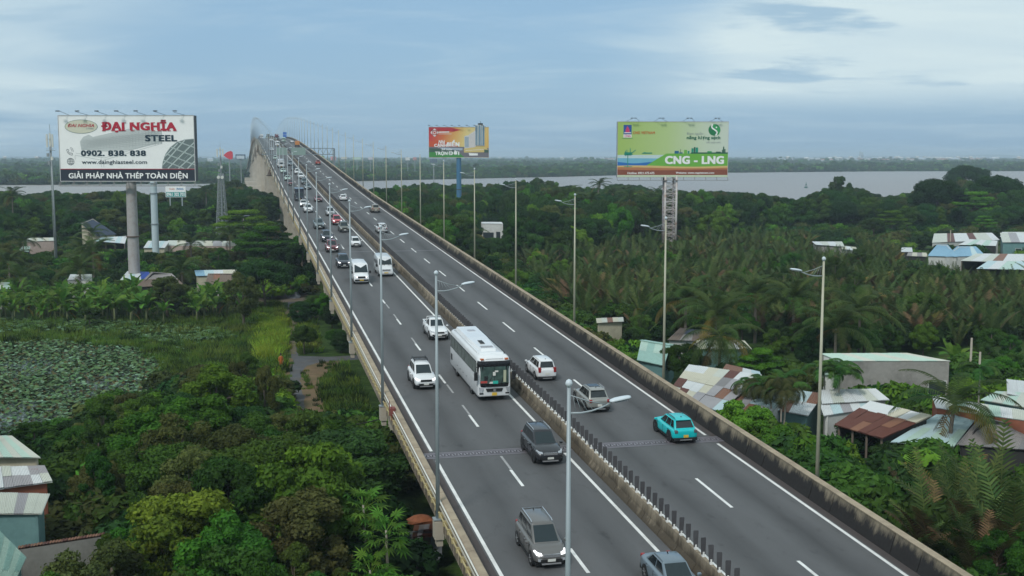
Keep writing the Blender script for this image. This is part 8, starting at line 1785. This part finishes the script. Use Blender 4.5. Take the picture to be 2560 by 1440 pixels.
TRM = mat('track_gravel', (0.085, 0.09, 0.10), .95, var=.3, vscale=.8, dirt=(.10, .085, .06), dscale=.5, dfac=.6); DM = mat('dry_ground', (0.15, 0.098, 0.052), .95, var=.35, vscale=.7, dirt=(.085, .08, .03), dscale=.5, dfac=.8)
def rough_sheet(name, poly_, z, m_, jit):
    rr_ = random.Random(len(poly_)); P_ = []
    for i in range(len(poly_)):
        a = Vector(poly_[i]); b = Vector(poly_[(i+1) % len(poly_)]); n = max(2, int((b-a).length/1.2))
        for k in range(n): q = a.lerp(b, k/n); P_.append((q.x+rr_.uniform(-jit, jit), q.y+rr_.uniform(-jit, jit), z))
    mb_ = MB(); mb_.add(P_, [tuple(range(len(P_)))]); return tag(mb_.build(name, m_, fix=False), kind='structure')
rough_sheet('dry_ground', DIRT, .008, DM, .35); rough_sheet('track', TRACK, .014, TRM, .12); rough_sheet('clearing', gp((655, 715), (760, 712), (765, 752), (640, 760)), .02, mat('bare_earth', (.12, .095, .07), .95, var=.3, vscale=.8), .5)
rough_sheet('track', gp((715, 775), (745, 775), (740, 885), (722, 885)), .016, mat('worn_earth', (.13, .105, .06), .95, var=.3, vscale=1.0, dirt=(.06, .075, .03), dscale=.6, dfac=.8), .25)
GR_ = [leafmat('grass_green', (0.060, 0.115, 0.022), (0.105, 0.18, 0.036), (0.13, 0.115, 0.04), trans=.3, big=.06), leafmat('grass_lime', (0.15, 0.25, 0.03), (0.23, 0.32, 0.045), None, trans=.35), leafmat('grass_dark', (0.015, 0.036, 0.010), (0.028, 0.058, 0.014), None, trans=.3)]
def tuft(m_, seed, h=.5, w_=1.0, n=60):
    rng = np.random.default_rng(seed); p = np.zeros((n, 3)); p[:, :2] = rng.uniform(-w_/2, w_/2, (n, 2)); a = rng.uniform(0, 6.28, n); hh = h*rng.uniform(.4, 1.1, n); ln = rng.normal(0, .35, (n, 2))*hh[:, None]
    s = np.stack([np.cos(a), np.sin(a), np.zeros(n)], 1)*.035; tip = p.copy(); tip[:, :2] += ln; tip[:, 2] = hh; mid = (p+tip)/2; mid[:, 2] *= 1.15
    v = np.stack([p-s, p+s, mid+s*.7, mid-s*.7, mid-s*.7, mid+s*.7, tip+s*.1, tip-s*.1], 1).reshape(-1, 3); return fast_mesh('grass_tuft', v, np.arange(8*n).reshape(-1, 4), m_, np.repeat(rng.uniform(0, 1, n), 2))
HG = [holder(tuft(GR_[0], 1)), holder(tuft(GR_[0], 2, .7)), holder(tuft(GR_[1], 3, .7)), holder(tuft(GR_[2], 4, .6))]
pts = []
def grass(poly_, sp, var, sc=(.8, 1.4), pr=1.0):
    xs = [p[0] for p in poly_]; ys = [p[1] for p in poly_]
    for x in np.arange(min(xs), max(xs), sp):
        for y in np.arange(min(ys), max(ys), sp):
            xx = x+R2.uniform(-.5, .5)*sp; yy = y+R2.uniform(-.5, .5)*sp
            if not inpoly(xx, yy, poly_) or inpoly(xx, yy, POND) or inpoly(xx, yy, TRACK) or R2.random() > pr: continue
            s_, l_ = sl(xx, yy)
            if 10.5 < l_ < 29.4 and s_ < 200: continue
            s = R2.uniform(*sc); pts.append((xx, yy, 0, s, R2.uniform(0, 6.28), int(R2.choice(var)), s*R2.uniform(.6, 1.2)))
FIELD = gp((-60, 812), (200, 800), (620, 790), (640, 760), (700, 756), (715, 890), (700, 1040), (560, 1000), (420, 1100), (60, 1200), (-60, 1200))
LIME = gp((655, 808), (705, 812), (704, 850), (700, 900), (645, 905), (655, 860)); PATCH = gp((865, 903), (905, 903), (960, 1060), (900, 1110), (838, 1070), (826, 1030), (806, 985), (812, 955), (842, 930))
grass(FIELD, .85, [0, 1, 0, 0, 3], (.9, 1.7), 1.0); grass(LIME, .55, [2, 2, 2, 0], (1.1, 1.9)); grass(gp((630, 785), (722, 790), (722, 900), (690, 960), (615, 930)), 1.1, [2, 0, 0], (.9, 1.5)); grass(PATCH, .6, [0, 0, 3], (1, 1.6)); grass(gp((745, 800), (780, 810), (800, 880), (752, 885)), .7, [2, 0, 1], (.8, 1.4)); grass([(14, 50), (20, 46), (34, 62), (30, 74), (16, 72)], .6, [0, 0, 1], (1, 1.8)); grass(DIRT, .9, [0, 3], (.4, .8), .35)
print('GRASS', len(pts)); scatter('grass', pts, HG, 'rough grass of the field and verges')
# chain-link fence with green netting at the right, power line low left
f_ = thing('netting_fence', 'green netting fence half hidden behind the nipa palms by the right parapet', 'fence', tuple(at(2190, 1260, 0))); mb = MB(); L_ = 9.0
for k in range(5): mb.bar((k*L_/4, -k*1.2, 0), (k*L_/4, -k*1.2, 2.0), .06)
mb.build('post', GALV, f_); mb = MB(); mb.loft([[(k*L_/4, -k*1.2, z) for k in range(5)] for z in (.1, 1.9)], close=False, cap=False); mb.build('netting', mat('green_netting', (0.02, 0.16, 0.12), .8), f_, fix=False)
a = at(580, 1030, 3.5); b = road(78, 9.0, -1.2); mb = MB(); mb.tube([tuple(Vector(a).lerp(Vector(b), t/10)-Vector((0, 0, 1.0*math.sin(math.pi*t/10)))) for t in range(11)], .035, 5)
tag(mb.build('power_line', mat('black_cable', (.01, .01, .01), .7)), 'thin black cable hanging from the trees to the bridge above the grey track', 'cable')

# ------------------------------------------------------------------ tell alike plants apart by row and place
def rows(group_start, noun, where, nrow, describe=None):
    L_ = [o for o in bpy.data.objects if o.parent is None and str(o.get('group', '')).startswith(group_start)]
    L_.sort(key=lambda o: o.location.y); n = max(1, math.ceil(len(L_)/nrow))
    for k in range(nrow):
        row = sorted(L_[k*n:(k+1)*n], key=lambda o: o.location.x/o.location.y)
        for i, o in enumerate(row): o['label'] = '%s, %s from the left in the %s row of %s' % (describe(o) if describe else noun, ORD[i], ORD[k], where)
def wd(o): return o['label'].split(' tree')[0].split(' bush')[0]+' tree'
OGR = {}
for o in list(bpy.data.objects):
    if o.parent is None and o.get('group') and ' trees ' in ' '+o['group']+' ' and ('near left wood' in o['group'] or 'left houses' in o['group'] or 'nipa palms' in o['group'] or 'side of the bridge' in o['group'] or 'right roofs' in o['group']): pass
for suffix, where, nrow in (('of the near left wood', 'the near left wood', 6), ('among the left houses', 'the left settlement', 5), ('behind the left houses', 'the back left wood', 3), ('among the nipa palms', 'the nipa thicket', 3), ('behind the nipa palms', 'the belt behind the nipas', 3), ('along the right side of the bridge', 'the bridge right side', 4), ('among the right roofs', 'the right roofs', 3), ('along the left foot of the bridge', 'the bridge left foot', 2)):
    L_ = [o for o in bpy.data.objects if o.parent is None and str(o.get('group', '')).endswith(suffix)]; L_.sort(key=lambda o: o.location.y); n = max(1, math.ceil(len(L_)/nrow))
    for k in range(nrow):
        for i, o in enumerate(sorted(L_[k*n:(k+1)*n], key=lambda o: o.location.x/o.location.y)):
            o['label'] = '%s, %s from left, row %s, %s' % (wd(o), ORD[i], ('one', 'two', 'three', 'four', 'five', 'six')[k], where); o['group'] = 'trees '+suffix
rows('nipa palms of the right thicket', 'nipa palm', 'the right thicket', 6); rows('banana plants behind the lotus pond', 'banana plant', 'the pond edge', 4); rows('dark coconut palms', 'dark coconut palm', 'the river grove', 2); rows('coconut palms around', 'coconut palm', 'the left settlement', 2)
